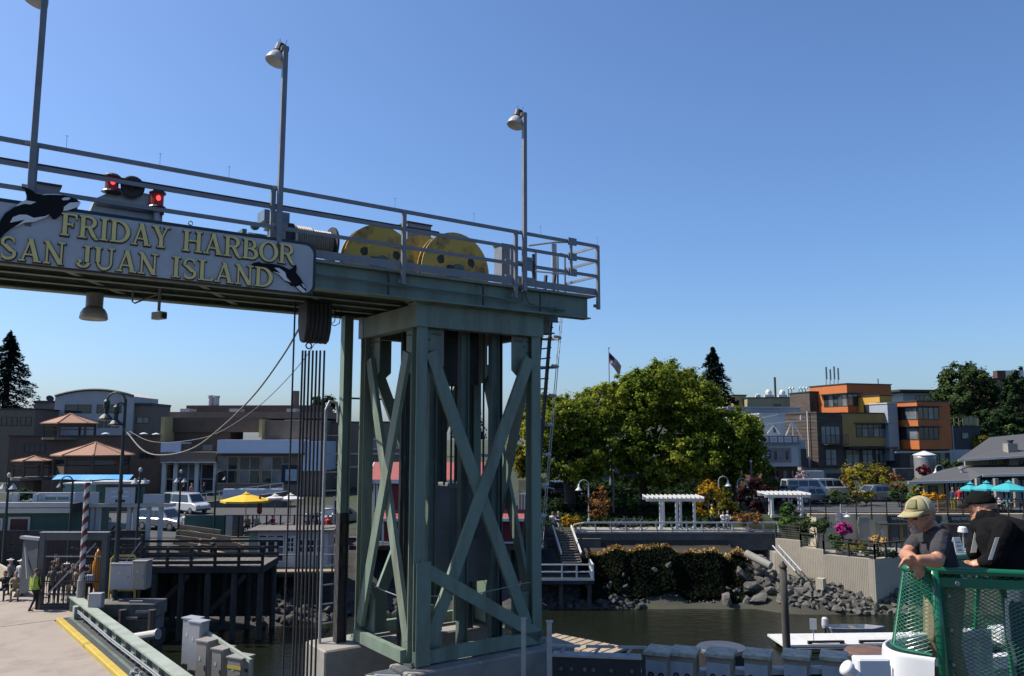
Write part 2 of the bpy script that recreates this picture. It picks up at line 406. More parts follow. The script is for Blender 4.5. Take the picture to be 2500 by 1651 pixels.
def xface(P, Q, off, lo, hi):          # crossed braces between two legs: P, Q are (u, v)
    P, Q = Vector(P), Vector(Q); d = (Q-P).normalized(); n = Vector((-d.y, d.x))
    a, b = P + d*.28, Q - d*.28
    w = lambda p, z, o: Vector((p.x + n.x*o, p.y + n.y*o, z))
    nn = Vector((n.x, n.y, 0))
    for (p, z0), (q, z1), o in (((a, hi), (b, lo), off), ((b, hi), (a, lo), off - .125)):
        MB().bar(w(p, z0, o), w(q, z1, o), .32, .11, up=nn).build('brace', 'green_steel', tw)
    for e, sgn in ((P, 1), (Q, -1)):
        for z0, z1 in ((CB-1.75, CB-.62), (.12, 1.35)):
            m = MB(); c = e + d*(sgn*.155); f = e + d*(sgn*.72); o = off + .07
            if z0 > 3: pts = [(c, z1), (f, z1), (f, z0+.2), (e + d*(sgn*.5), z0), (c, z0)]
            else: pts = [(c, z0), (f, z0), (f, z1-.2), (e + d*(sgn*.5), z1), (c, z1)]
            vs = [w(p, z, o) for p, z in pts] + [w(p, z, o+.03) for p, z in pts]; k = len(pts)
            m.add(vs, [tuple(range(k)), tuple(range(2*k-1, k-1, -1))] + [(i, i+k, (i+1) % k+k, (i+1) % k) for i in range(k)])
            m.build('gusset', 'green_steel', tw); q = MB()
            for i_ in range(7): q.cbox(w(e + d*(sgn*(.2+.1*(i_ % 2))), z0+.12+i_*(z1-z0-.24)/6, o-.012), .04, .04, .04)
            for i_ in range(5): q.cbox(w(e + d*(sgn*(.38+.06*i_)), (z1 if z0 > 3 else z0)+(-.12 if z0 > 3 else .12), o-.012), .04, .04, .04)
            q.build('bolts', 'green_dark', tw)['kind'] = 'stuff'
xface((.15, .15), (W_U-.15, .15), -.06, .5, 7.6)
xface((.15, W_V-.15), (.15, .15), -.06, .5, 7.6)
xface((W_U-.15, .15), (W_U-.15, W_V-.15), -.06, .5, 7.6)
xface((W_U-.15, W_V-.15), (.15, W_V-.15), -.06, .5, 7.6)
# heavy lower knee brace on the near face with its base channel
a = G.hit(1030, 1405, -.1); b = G.hit(1325, 1588, -.1)
MB().bar((.1, -.12, 2.35), (3.75, -.12, .22), .10, .32, up=(0, 0, 1)).build('knee_brace', 'green_steel', tw)
B('base_channel', 'green_steel', tw, (-.02, W_U-.1, -.17, -.005, .05, .36)); B('corner_plate', 'green_steel', tw, (-.03, .36, -.21, -.175, .03, 2.45))
for v, n in ((W_V+.02, 'base_channel'),): B(n, 'green_steel', tw, (.1, W_U-.1, v, v+.16, .05, .36))
B('base_channel', 'green_steel', tw, (-.17, -.005, .31, W_V-.3, .05, .34)); B('base_channel', 'green_steel', tw, (W_U+.005, W_U+.17, .31, W_V-.3, .05, .34))
# inner guide columns, in darker green to carry the shade inside the tower
for u, v in ((.95, .9), (.95, 2.35), (1.75, .6), (3.05, .9), (3.05, 2.35), (2.2, 2.65), (1.5, 2.9), (2.75, .62)):
    MB().ibeam((u, v, .05), (u, v, CB-.02), .2, .24, .025, up=Vector((1, 0, 0))).build('guide_column', 'green_dark', tw)
B('hoist_housing', 'dark_steel', tw, (1.45, 2.55, 1.1, 2.2, 6.9, CB-.01))
m = MB(); m.tube([(.2, .02, 1.55), (.25, 1.1, 1.42), (.2, 2.2, 1.46), (.2, 3.2, 1.6)], .012, 5); m.tube([(.4, -.02, 1.6), (1.8, 0, 1.5), (3.5, -.02, 1.62)], .012, 5); m.build('chain', 'galv', tw)
for u, v in ((.55, 1.3), (.55, 1.55), (.62, 1.9), (2.0, 1.4), (2.0, 1.9), (1.3, .8), (2.5, .75), (2.6, 2.3), (1.75, 1.2), (3.3, 1.6)):
    MB().tube([(u, v, -3.5 if u < 1 else 4.2), (u, v, CB+.1)], .028, 6).build('hoist_cable', 'cable_black', tw)
m = MB(); m.tube([(-.35, W_V+.35, 6.55), (W_U+.2, W_V+.35, 6.55)], .03, 6); m.build('rail', 'dark_steel', tw)
# counterweight
mat('counter_grey', (.20, .205, .20), .85, 0, .15, 1, bump=.1, stain=(.1, .1, .09), stain_amt=.6)
cw = fthing('counterweight', 'grey concrete counterweight block hanging inside the green tower', 'counterweight', G)
m = MB(); m.box(1.1, 1.62, 1.0, 2.25, 1.6, 4.15); m.box(1.95, 2.93, 1.0, 2.25, 1.6, 4.2); m.box(1.621, 1.949, 1.15, 2.1, 1.7, 4.1); m.build('block', 'counter_grey', cw, bevel=.02)
m = MB(); m.prism([(2.36, 2.75), (2.46, 2.75), (2.43, 3.4), (2.41, 3.46), (2.39, 3.4)], .985, .999); m.build('dark_slot', 'concrete_dark', cw)  # flat dark teardrop painted in place of the slot's shaded hollow
m = MB(); m.tube([(2.44, 1.6, 4.2), (2.44, 1.6, 6.9)], .03, 6); m.tube([(1.36, 1.6, 4.15), (1.36, 1.6, 6.9)], .03, 6); m.build('lifting_rod', 'dark_steel', cw)
# caged ladder on the far right leg
ld = fthing('caged_ladder', 'dark caged ladder climbing behind the right leg of the green tower', 'ladder', G)
top = Vector((5.25, 1.25, GT)); bot = Vector((4.25, 1.35, .3))
for s_ in (-.22, .22):
    MB().bar(top + Vector((0, s_, .9)), bot + Vector((0, s_, 0)), .10, .07).build('stile', 'dark_steel', ld)
for k in range(30):
    p = bot.lerp(top, (k+.5)/30); MB().tube([p + Vector((0, -.22, 0)), p + Vector((0, .22, 0))], .022, 6).build('rung', 'dark_steel', ld)
for k in range(9):
    p = bot.lerp(top, .22 + k*.095); m = MB()
    m.tube([p + Vector((.42*math.sin(a)*1.0, -.34*math.cos(a), 0)) for a in [math.pi*i/8 for i in range(9)]], .045, 5); m.build('cage_hoop', 'offwhite', ld)
for a in (.25, .5, .75):
    q = Vector((.43*math.sin(a*math.pi), -.35*math.cos(a*math.pi), 0)); MB().bar(bot.lerp(top, .22)+q, bot.lerp(top, .98)+q, .03, .012).build('cage_strap', 'galv', ld)
# slotted guide column to the left of the tower, running down into the water
gc = fthing('guide_column', 'tall slotted steel guide column left of the tower, black towards the water', 'column', G)
MB().ibeam((-.45, W_V-.05, 3.4), (-.45, W_V-.05, CB), .26, .26, .025, up=Vector((1, 0, 0))).build('upper_column', 'green_steel', gc)
m = MB(); m.ibeam((-.45, W_V-.05, -6.5), (-.45, W_V-.05, 3.4), .26, .28, .03, up=Vector((1, 0, 0))); m.build('lower_column', 'dark_steel', gc)
for z in (3.0, 2.4, 1.8): MB().prism([(-.45+.06*math.cos(a), z+.17*math.sin(a)) for a in [2*math.pi*i/10 for i in range(10)]], W_V-.205, W_V-.195).build('slot', 'black_paint', gc)

# ------------------------------------------------------------------ concrete piers
def pier(name, label, u0, u1, v0, v1, zt):
    o = MB(); o.box(u0, u1, v0, v1, -7.0, zt); o = o.build(name, 'concrete', None, loc=G.O, rz=G.a, bevel=.04); return tag(o, label, 'pier')
pier('concrete_pier', 'long grey concrete pier under the near legs of the green tower', -.35, 4.6, -.55, .55, 0)
pier('concrete_pier', 'square tan concrete pier under the far left leg of the tower', -1.15, 1.2, W_V-.75, W_V+.6, 0)
pier('concrete_pier', 'concrete pier behind under the far right leg of the tower', 2.3, 4.5, W_V-.75, W_V+.6, 0)
for u, v, w in ((-.62, -.1, .5), (-.3, -.7, .4)): pass
t = thing('concrete_plinth', 'small pale concrete plinth at the foot of the near tower corner', 'plinth', G.O, G.a)
m = MB(); m.box(-1.0, -.36, -.35, .55, -7, -.12); m.build('block', 'concrete_pale', t, bevel=.03); B('bearing_plate', 'galv', t, (-.85, -.4, -.2, .45, -.118, -.08))

# ------------------------------------------------------------------ machines on the gantry deck
def sheave(u, v, zc, r, label, group):
    t = thing('cable_sheave', label, 'sheave', G.wor(u, v, zc), G.a, group)
    nseg = 48; holes = [.55, 2.65, 4.75]; rh, rr = r*.52, r*.115
    for y0, y1 in ((-.13, -.10), (.10, .13)):
        m = MB()
        for s_ in range(nseg):
            a0, a1 = 2*math.pi*s_/nseg, 2*math.pi*(s_+1)/nseg
            def strip(f0, f1, g0, g1):
                lo = 9.02-zc; P = [(f0*math.cos(a0), f0*math.sin(a0)), (g0*math.cos(a0), g0*math.sin(a0)), (g1*math.cos(a1), g1*math.sin(a1)), (f1*math.cos(a1), f1*math.sin(a1))]
                vs = [(x, y0, max(z, lo)) for x, z in P] + [(x, y1, max(z, lo)) for x, z in P]
                m.add(vs, [(0,1,2,3), (7,6,5,4), (0,4,5,1), (1,5,6,2), (2,6,7,3), (3,7,4,0)])
            def half(a):
                for h in holes:
                    dd = (a - h + math.pi) % (2*math.pi) - math.pi
                    if abs(dd)*rh < rr: return math.sqrt(rr*rr - (dd*rh)**2)
                return 0
            h0, h1 = half(a0), half(a1)
            strip(.03, .03, rh-h0, rh-h1); strip(rh+h0, rh+h1, r, r)
        m.build('side_plate', 'sheave_yellow', t)
    m = MB(); m.lathe([(r-.06, -.10), (r-.14, -.02), (r-.14, .02), (r-.06, .10)], (0, 0, 0), 40, axis=(0, 1, 0)); m.v = [(x, y, max(z, 9.02-zc)) for x, y, z in m.v]; m.build('rim', 'dark_steel', t)
    m = MB(); m.lathe([(.16, -.30), (.18, -.28), (.18, .28), (.16, .30)], (0, 0, 0), 20, axis=(0, 1, 0)); m.build('hub', 'machine_green', t, smooth=False)
    B('bearing_block', 'dark_steel', t, (-.3, .02, -.26, -.14, -r*.45, .12))
    return t
gs = 'yellow cable sheaves on the gantry'
sheave(-.75, .75, 9.85, 1.0, 'left yellow steel sheave wheel, largest of three, on the gantry deck', gs)
sheave(1.66, 1.0, 9.98, 1.08, 'front right yellow steel sheave wheel with rust along its rim', gs)
sheave(1.35, 2.2, 10.1, 1.08, 'rear yellow sheave wheel mostly hidden behind the front right one', gs)
t = thing('cable_drum', 'steel winch drum wound with wire rope on the gantry', 'winch', G.wor(-2.56, .75, 10.15), G.a)
m = MB(); m.lathe([(.40, -.52), (.40, -.48)], (0, 0, 0), 28, axis=(1, 0, 0)); m.build('flange', 'lamp_glass', t)
m = MB(); m.lathe([(.46, .50), (.46, .55)], (0, 0, 0), 28, axis=(1, 0, 0)); m.build('flange', 'dark_steel', t)
m = MB(); pr = [(.3, -.48)]
for k in range(17):
    x = -.47 + k*.055; rr = .37 if k < 8 else .335
    pr += [(rr-.025, x), (rr, x+.014), (rr, x+.035), (rr-.025, x+.05)]
pr += [(.3, .49)]
m.lathe(pr, (0, 0, 0), 28, axis=(1, 0, 0)); m.build('wire_rope', 'rope_wire', t)
B('frame', 'dark_steel', t, (-.75, .62, -.45, .45, -.63, -.5), (-.53, -.525, -.3, -.2, -.5, .3)); B('bearing_stand', 'dark_steel', t, (-.74, -.54, -.3, .3, -.49, .33))
t = thing('gear_motor', 'grey and blue gear motor beside the wire rope drum', 'motor', G.wor(-3.4, .55, GT+.04), G.a)
B('housing', 'grey_rail', t, (-.22, .05, -.25, .25, 0, .8), (-.3, .08, -.3, .3, .78, .9)); B('blue_motor', 'machine_blue', t, (-.45, .15, -.2, .3, .91, 1.17)); B('base', 'machine_green', t, (-.75, -.23, -.2, .3, 0, .2))
m = MB(); m.lathe([(.12, 0), (.12, .42)], (-.75, 0, .5), 12, axis=(1, 0, 0)); m.ball((-.6, -.02, .78), .11, .11, .1); m.build('brake', 'machine_green', t)
m = MB(); m.box(-.95, -.85, -.25, .2, .0, .62); m.build('stand', 'machine_green', t)
# horn housing with red lamps
t = thing('signal_housing', 'grey slanted signal housing with horn and two red lamps above the sign', 'signal', G.wor(-6.75, .05, GT+.04), G.a)
m = MB(); m.prism([(-.85, 0), (.6, 0), (.6, .62), (.42, .92), (-.25, .95), (-.66, .66)], -.25, .45); m.build('housing', 'galv', t); B('band', 'grey_rail', t, (-.64, .62, -.285, -.251, .52, .64))
m = MB(); m.lathe([(.05, .18), (.10, .10), (.20, .0), (.23, -.03), (.17, -.03), (.06, .06), (.05, .02)], (-.02, -.36, .98), 20, axis=(0, 1, 0)); m.build('horn', 'dark_steel', t, smooth=True); B('horn_bracket', 'dark_steel', t, (-.05, .02, -.2, -.14, .7, .95))
for x, z, nm in ((-.4, .84, 'lamp'), (.46, .66, 'lamp')):
    m = MB(); m.lathe([(.125, 0), (.125, .26)], (x, -.36, z), 14); o = m.build('red_lens', 'red_glass', t)
    MB().ball((x, -.462, z+.15), .05, .035, .075).build('bulb', 'red_lamp', o)
    MB().lathe([(.165, .262), (.165, .29), (.12, .33)], (x, -.36, z), 14).build('lamp_cap', 'black_paint', o); MB().lathe([(.19, -.04), (.16, -.002)], (x, -.36, z), 14).build('lamp_base', 'black_paint', o)
m = MB(); m.tube([(.46, -.36, -.1), (.46, -.36, .61)], .06, 8); m.build('lamp_stand', 'galv', t)
t = thing('winch_motor', 'low dark green electric motor with lifting eye behind HARBOR', 'motor', G.wor(-5.45, .4, GT+.035), G.a)
m = MB(); m.lathe([(.12, -.55), (.22, -.5), (.24, -.1), (.24, .25), (.18, .5), (.07, .52), (.07, .75)], (0, 0, .26), 16, axis=(1, 0, 0)); m.build('body', 'machine_green', t)
m = MB(); m.tube([(.045*math.cos(a), 0, .60+.045*math.sin(a)) for a in [2*math.pi*i/10 for i in range(10)]], .014, 5, closed=True); m.bar((0, 0, .48), (0, 0, .56), .03); m.build('lifting_eye', 'steel_plain', t)
t = thing('winch_motor', 'half hidden dark green motor between the larger orca and the signal housing', 'motor', G.wor(-7.75, .4, GT+.035), G.a)
m = MB(); m.lathe([(.1, -.5), (.24, -.45), (.24, .3), (.1, .5)], (0, 0, .25), 16, axis=(1, 0, 0)); m.build('body', 'machine_green', t); B('terminal_box', 'machine_green', t, (-.1, .1, -.05, .1, .48, .58))

# ------------------------------------------------------------------ lamp posts on the gantry
def lamp_head(parent, x, y, z, tilt, s=1.0):
    ax = Vector((math.sin(tilt), 0, -math.cos(tilt)))
    c = Vector((x, y, z))
    m = MB(); m.lathe([(.15*s, 0), (.15*s, .22*s), (.17*s, .23*s)], c, 12, axis=ax); h = m.build('ballast_housing', 'dark_steel', parent)
    m = MB(); m.lathe([(.13*s, .225*s), (.19*s, .30*s), (.245*s, .40*s), (.275*s, .52*s), (.28*s, .56*s), (.255*s, .565*s), (.16*s, .50*s)], c, 20, axis=ax); b = m.build('reflector_bell', 'lamp_glass', parent, smooth=True)
    m = MB()
    for k in range(8):
        a = random.Random(k).uniform(-.12, .12); m.bar((x + a*s, y + (k % 3 - 1)*.06, z + .0), (x + a*s*1.3, y + (k % 3 - 1)*.08, z + .16*s), .005)
    m.build('bird_spikes', 'steel_plain', h)
for u, lab, zt, w in ((-8.55, 'leftmost lamp post on the gantry, its head cut by the picture edge', 14.2, .10), (-3.8, 'middle lamp post on the gantry with a downturned reflector lamp', 14.3, .10), (2.96, 'right lamp post on the gantry, farthest, with downturned reflector lamp', 14.36, .10)):
    t = thing('lamp_post', lab, 'lamp post', G.wor(u, -.53, 0), G.a, 'lamp posts on the gantry')
    m = MB(); m.box(-.055, .055, -.05, .05, 9.35, zt); m.build('post', 'grey_rail', t)
    m = MB(); m.box(-.08, .08, -.02, .10, zt-.1, zt); m.build('bracket', 'dark_steel', t)
    for z in (9.5, 10.1, 10.95): MB().box(-.14, .02, .051, .11, z, z+.07).build('clamp', 'galv', t)
    lamp_head(t, -.0, .24, zt+.12, -.32, .84)

# ------------------------------------------------------------------ things hanging under the gantry
p = G.hit(232, 722, 3.3)
t = thing('flood_lamp', 'grey bell shaped floodlight hanging under the gantry on the left', 'floodlight', G.wor(p.x, 3.3, GB-.001), G.a)
m = MB(); m.lathe([(.19, 0), (.19, -.32)], (0, 0, 0), 16); m.build('ballast_housing', 'galv', t)
m = MB(); m.lathe([(.17, -.321), (.24, -.38), (.29, -.48), (.31, -.60), (.28, -.63), (.18, -.6)], (0, 0, 0), 24); m.build('reflector_bell', 'lamp_glass', t, smooth=True)
p = G.hit(390, 720, 2.4)
t = thing('hanging_camera', 'small white camera housing on a rod beneath the gantry', 'camera', G.wor(p.x, 2.4, GB+.2), G.a)
m = MB(); m.tube([(0, 0, 0), (0, 0, -.62)], .035, 8); m.build('rod', 'galv', t)
m = MB(); m.cbox((0, -.05, -.74), .17, .34, .17, .4); m.build('housing', 'offwhite', t); m = MB(); m.cbox((.085, -.215, -.75), .12, .02, .11, .4); m.build('window', 'black_paint', t)
m = MB(); m.tube([(-.55, .2, -.18), (-.55, .2, -.42), (-.50, .2, -.46), (-.12, .2, -.25), (0, .2, -.2)], .022, 6); m.build('bent_pipe', 'galv', t)
# hoist block and its falls of cable
p0, p1 = G.hit(737, 800, 1.75), G.hit(799, 800, 1.75)
hb = thing('hoist_block', 'dark multi-sheave hoist block hanging under the gantry', 'pulley', G.wor((p0.x+p1.x)/2, 1.75, GB-.1), G.a)
hw = (p1.x-p0.x)/2; n = 6
for k in range(n):
    x0 = -hw + 2*hw*k/n; m = MB()
    pts = [(y, z) for y, z in ((-.30, .1), (.30, .1), (.32, -.35), (.28, -.6), (.16, -.86), (.0, -.92), (-.16, -.86), (-.28, -.6), (-.32, -.35))]
    m.prismx(pts, x0+.006, x0+2*hw/n-.006); m.build('cheek_plate', 'dark_steel', hb, bevel=.02)
m = MB(); c = (-hw*.42, 0, -.98); m.tube([(c[0]+.075*math.cos(a), 0, c[2]+.075*math.sin(a)) for a in [2*math.pi*i/12 for i in range(12)]], .018, 6, closed=True); m.build('shackle', 'dark_steel', hb)
m = MB(); m.tube([(hw, 0, -.35), (hw+.12, 0, -.36), (hw+.2, 0, -.3), (hw+.25, .1, .05)], .012, 5); m.tube([(hw, 0, -.36), (hw+.2, 0, -.42), (hw+.33, 0, -.34), (hw+.42, .1, .05)], .012, 5); m.build('hose', 'cable_black', hb)
for k, x in enumerate((739, 746, 755, 764, 773, 782, 792)):
    q = G.hit(x, 856, 1.75)
    o = MB().tube([(0, 0, q.z), (0, 0, -5.9)], .026, 6).build('hoist_cable', 'cable_black', None, loc=G.wor(q.x, 1.75, 0), rz=G.a)
    tag(o, ('%s of the seven black cables falling from the hoist block to the water' % ('leftmost', 'second from left', 'third from left', 'middle', 'third from right', 'second from right', 'rightmost')[k]), 'cable', 'hoist cables')
q = G.hit(719, 790, 1.75)
tag(MB().tube([(0, 0, GB+.1), (0, 0, -5.9)], .022, 6).build('hoist_cable', 'cable_black', None, loc=G.wor(q.x, 1.75, 0), rz=G.a), 'single black cable hanging left of the hoist block', 'cable', 'hoist cables')
# lower hoist block, seen as a dark tangle near the water
o = MB().box(-.34, .30, -.3, .3, -3.2, -1.7); o = o.build('lower_hoist_block', 'black_rubber', None, loc=G.wor((p0.x+p1.x)/2-.05, 2.15, 0), rz=G.a, bevel=.12)
tag(o, 'black lower hoist block at the bottom of the seven cables', 'pulley')

# ------------------------------------------------------------------ the sign
SV = -.56
sg = fthing('harbor_sign', 'grey sign with raised gold letters and orcas on the gantry side', 'sign', G)
def rrect(u0, u1, z0, z1, r, n=5):
    pts = []
    for cx, cz, a0 in ((u1-r, z0+r, -90), (u1-r, z1-r, 0), (u0+r, z1-r, 90), (u0+r, z0+r, 180)):
        for i in range(n+1):
            a = R(a0 + 90*i/n); pts.append((cx+r*math.cos(a), cz+r*math.sin(a)))
    return pts
SU0, SU1, SZ0, SZ1 = -11.75, -2.93, 8.62, 9.82
MB().prism(rrect(SU0, SU1, SZ0, SZ1, .22), SV+.004, SV+.09).build('border_board', 'black_paint', sg)
MB().prism(rrect(SU0+.06, SU1-.075, SZ0+.035, SZ1-.075, .2), SV-.02, SV+.003).build('panel', 'sign_grey', sg)
# serif letters: strokes (x0,y0,x1,y1,w) and arcs (cx,cy,rx,ry,a0,a1,w0,w1) on a 1-high grid
def serif(x, y, w=.16): return ('s', x-w, y+.028*(1 if y < .5 else -1), x+w, y+.028*(1 if y < .5 else -1), .056)
TH, TN = .165, .085
GL = {
 'F': (.62, [('s', .15, 0, .15, 1, TH), ('s', .08, .965, .60, .965, .07), ('s', .15, .52, .42, .52, .075), ('t', .60, 1, .60, .74, .50, .93), ('s', .43, .42, .43, .62, .06), serif(.15, 0), serif(.12, 1, .12)]),
 'R': (.74, [('s', .15, 0, .15, 1, TH), ('a', .36, .735, .24, .235, -90, 90, .09, .15), ('s', .12, .965, .38, .965, .07), ('s', .15, .505, .38, .505, .07), ('s', .40, .50, .62, .06, .15), ('a', .70, .1, .1, .1, 180, 300, .08, .06), serif(.15, 0), serif(.12, 1, .12)]),
 'I': (.36, [('s', .18, 0, .18, 1, TH), serif(.18, 0), serif(.18, 1)]),
 'D': (.80, [('s', .15, 0, .15, 1, TH), ('a', .30, .5, .42, .465, -90, 90, .07, .17), ('s', .12, .965, .32, .965, .07), ('s', .12, .035, .32, .035, .07), serif(.12, 0, .12), serif(.12, 1, .12)]),
 'A': (.80, [('s', .13, 0, .40, 1.0, .075), ('s', .40, 1.0, .66, 0, .17), ('s', .22, .30, .58, .30, .06), serif(.12, 0, .12), serif(.67, 0, .14)]),
 'Y': (.74, [('s', .13, 1, .38, .44, .165), ('s', .62, 1, .40, .44, .075), ('s', .38, 0, .38, .48, TH), serif(.14, 1, .15), serif(.61, 1, .12), serif(.38, 0)]),
 'H': (.80, [('s', .15, 0, .15, 1, TH), ('s', .65, 0, .65, 1, TH), ('s', .15, .52, .65, .52, .07), serif(.15, 0, .14), serif(.15, 1, .14), serif(.65, 0, .14), serif(.65, 1, .14)]),
 'B': (.70, [('s', .15, 0, .15, 1, TH), ('a', .34, .75, .20, .22, -90, 90, .07, .14), ('a', .36, .27, .26, .24, -90, 90, .07, .16), ('s', .12, .968, .36, .968, .06), ('s', .15, .52, .36, .52, .06), ('s', .12, .032, .38, .032, .06), serif(.12, 0, .12), serif(.12, 1, .12)]),
 'O': (.82, [('a', .41, .5, .35, .475, 0, 360, .165, .165, .07)]),
 'S': (.60, [('a', .30, .745, .21, .22, 45, 200, .07, .11), ('s', .135, .66, .46, .34, .155), ('a', .30, .255, .22, .22, -140, 30, .11, .12), ('t', .50, .98, .50, .70, .43, .86), ('t', .08, .02, .08, .32, .15, .14)]),
 'N': (.82, [('s', .15, 0, .15, 1, .075), ('s', .13, .98, .66, .0, .165), ('s', .67, 0, .67, 1, .075), serif(.15, 0, .13), serif(.12, 1, .10), serif(.67, 1, .14)]),
 'J': (.56, [('s', .36, .25, .36, 1, TH), ('a', .22, .22, .20, .20, -170, 0, .06, .13), ('d', .10, .27, .075), serif(.36, 1)]),
 'U': (.80, [('s', .15, .32, .15, 1, TH), ('s', .66, .32, .66, 1, .08), ('a', .405, .33, .255, .30, 180, 360, .14, .07), serif(.15, 1, .14), serif(.66, 1, .12)]),
 'L': (.62, [('s', .15, 0, .15, 1, TH), ('s', .08, .035, .58, .035, .07), ('t', .60, 0, .60, .28, .50, .06), serif(.15, 1), serif(.12, 0, .12)]),
}
def glyph(ch, u, z, h, grow, y0, y1, wid=1.0):
    m = MB(); k = 0
    for g in GL[ch][1]:
        d = k*.0012; k += 1
        if g[0] == 's':
            x0, a, x1, b, w = g[1:]; p, q = Vector((x0*wid, a)), Vector((x1*wid, b)); t = (q-p).normalized(); n = Vector((-t.y, t.x))*(w/2+grow); p -= t*grow; q += t*grow
            P = [p-n, q-n, q+n, p+n]
            if abs(t.y) > .2 and abs(t.x) > .05:              # cut slanted strokes flat at top and foot
                def cut(pt, sgn):
                    yy = (p.y if pt is p else q.y); return [pt + n*s_ + t*((yy-(pt+n*s_).y)/t.y) for s_ in (-1, 1)]
                a_, b_ = cut(p, 1), cut(q, 1); P = [a_[0], b_[0], b_[1], a_[1]]
            polys = [[(v.x, v.y) for v in P]]
        elif g[0] == 't':
            P = [(g[1], g[2]), (g[3], g[4]), (g[5], g[6])]; cx = sum(p[0] for p in P)/3; cy = sum(p[1] for p in P)/3
            polys = [[((x+(x-cx)*grow*6)*wid, y+(y-cy)*grow*4) for x, y in P]]
        elif g[0] == 'd':
            polys = [[((g[1]+(g[3]+grow)*math.cos(i*.524))*wid, g[2]+(g[3]+grow)*math.sin(i*.524)) for i in range(12)]]
        else:
            cx, cy, rx, ry, a0, a1, w0, w1 = g[1:9]; wt = g[9] if len(g) > 9 else None; nn = max(8, int(abs(a1-a0)/12)); o_, i_ = [], []
            for i in range(nn+1):
                a = R(a0+(a1-a0)*i/nn)
                w = (wt + (w0-wt)*abs(math.cos(a))**1.3) if wt else w0+(w1-w0)*abs(math.cos(a))
                w = w/2+grow; o_.append(((cx+(rx+w*.5)*math.cos(a)+w*.5*math.cos(a))*wid, cy+(ry+w)*math.sin(a) if False else cy+(ry-w0*0+w*.5)*math.sin(a)+w*.5*math.sin(a)))
                i_.append(((cx+(rx-w)*math.cos(a))*wid, cy+(ry-w)*math.sin(a)))
            polys = [[o_[i], o_[i+1], i_[i+1], i_[i]] for i in range(nn)]
        for P in polys: m.prism([(u+x*h, z+y*h) for x, y in P], y0-d, y1)
    return m
def word(txt, u0, z, h, u1):
    tot = sum(GL[c][0] for c in txt) + .06*(len(txt)-1); wid = (u1-u0)/(tot*h); u = u0
    for c in txt:
        o = glyph(c, u, z, h, 0, SV-.075, SV-.05, wid).build('letter_' + c.lower(), 'sign_gold', sg)
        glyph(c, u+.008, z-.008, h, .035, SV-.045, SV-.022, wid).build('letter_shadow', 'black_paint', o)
        u += (GL[c][0]+.06)*h*wid
def su(x, y): return G.hit(x, y, SV)
a = su(150, 577); b = su(152, 532); print('letter', a, b, su(412, 606), su(443, 614), su(716, 646), su(0, 632), su(658, 707), su(710, 602))
def line(txt, x0, y0, x1, y1, z, h): word(txt, su(x0, y0).x, z, h, su(x1, y1).x)
ZL1 = (su(155, 578).z + su(705, 645).z)/2; HL1 = .435
ZL2 = (su(100, 640).z + su(640, 704).z)/2; HL2 = .425
line('FRIDAY', 146, 577, 411, 606, ZL1, HL1); line('HARBOR', 443, 614, 716, 646, ZL1, HL1)
line('SAN', -4, 634, 157, 645, ZL2, HL2); line('JUAN', 186, 655, 383, 673, ZL2, HL2); line('ISLAND', 416, 680, 662, 706, ZL2, HL2)
# orcas: outlines read off the sign, given their own thickness
def flat(poly, matn, name, parent, y0, y1):
    return MB().prism([(su(x, y).x, su(x, y).z) for x, y in poly], y0, y1).build(name, matn, parent)
sc = lambda pts, ox, oy, k: [(x/k+ox, y/k+oy) for x, y in pts]
k1 = 5.163
body = sc([(-30,760),(0,570),(60,480),(150,420),(280,330),(340,310),(330,250),(310,190),(268,145),(330,160),(400,190),(440,230),(520,245),(640,236),(760,248),(880,275),(960,305),(1012,345),(990,390),(920,425),(850,445),(790,470),(740,520),(700,550),(660,548),(630,500),(560,520),(420,540),(330,550),(230,610),(150,660),(60,730),(0,790),(-60,880),(-160,960)], 0, 430, k1)
o = flat(body, 'orca_black', 'orca_body', sg, SV-.075, SV-.024)
for pts in ([(790,455),(800,400),(870,350),(1000,340),(1012,350),(985,395),(910,425),(850,445)], [(770,300),(800,285),(860,282),(885,295),(850,315),(790,318)], [(185,400),(250,345),(310,318),(450,340),(380,370),(300,362)], [(120,600),(160,530),(240,500),(330,500),(420,540),(560,520),(620,495),(580,530),(420,590),(300,600),(180,660),(310,560),(220,580)]):
    flat(sc(pts, 0, 430, k1), 'orca_white', 'orca_patch', o, SV-.085, SV-.0755)
flat(sc([(525,255),(560,240),(680,238),(790,250),(760,252),(620,248)], 0, 430, k1), 'orca_white', 'orca_patch', o, SV-.085, SV-.0755)
k2 = 5.398
body = sc([(272,1130),(310,1095),(380,1082),(420,1100),(520,1105),(620,1120),(700,1145),(780,1185),(830,1160),(850,1120),(872,1130),(875,1180),(865,1220),(920,1290),(960,1360),(990,1420),(1000,1465),(985,1480),(930,1480),(880,1430),(850,1400),(800,1395),(790,1370),(720,1330),(640,1250),(560,1210),(480,1195),(400,1150),(300,1140)], 560, 440, k2)
o = flat(body, 'orca_black', 'orca_body', sg, SV-.06, SV-.024)
for pts in ([(580,1160),(640,1165),(720,1220),(740,1290),(800,1355),(720,1330),(640,1250),(560,1210),(660,1235)], [(865,1410),(910,1395),(960,1440),(995,1480),(960,1485),(920,1465)], [(935,1370),(955,1375),(985,1420),(975,1430)]):
    flat(sc(pts, 560, 440, k2), 'orca_white', 'orca_patch', o, SV-.07, SV-.0605)
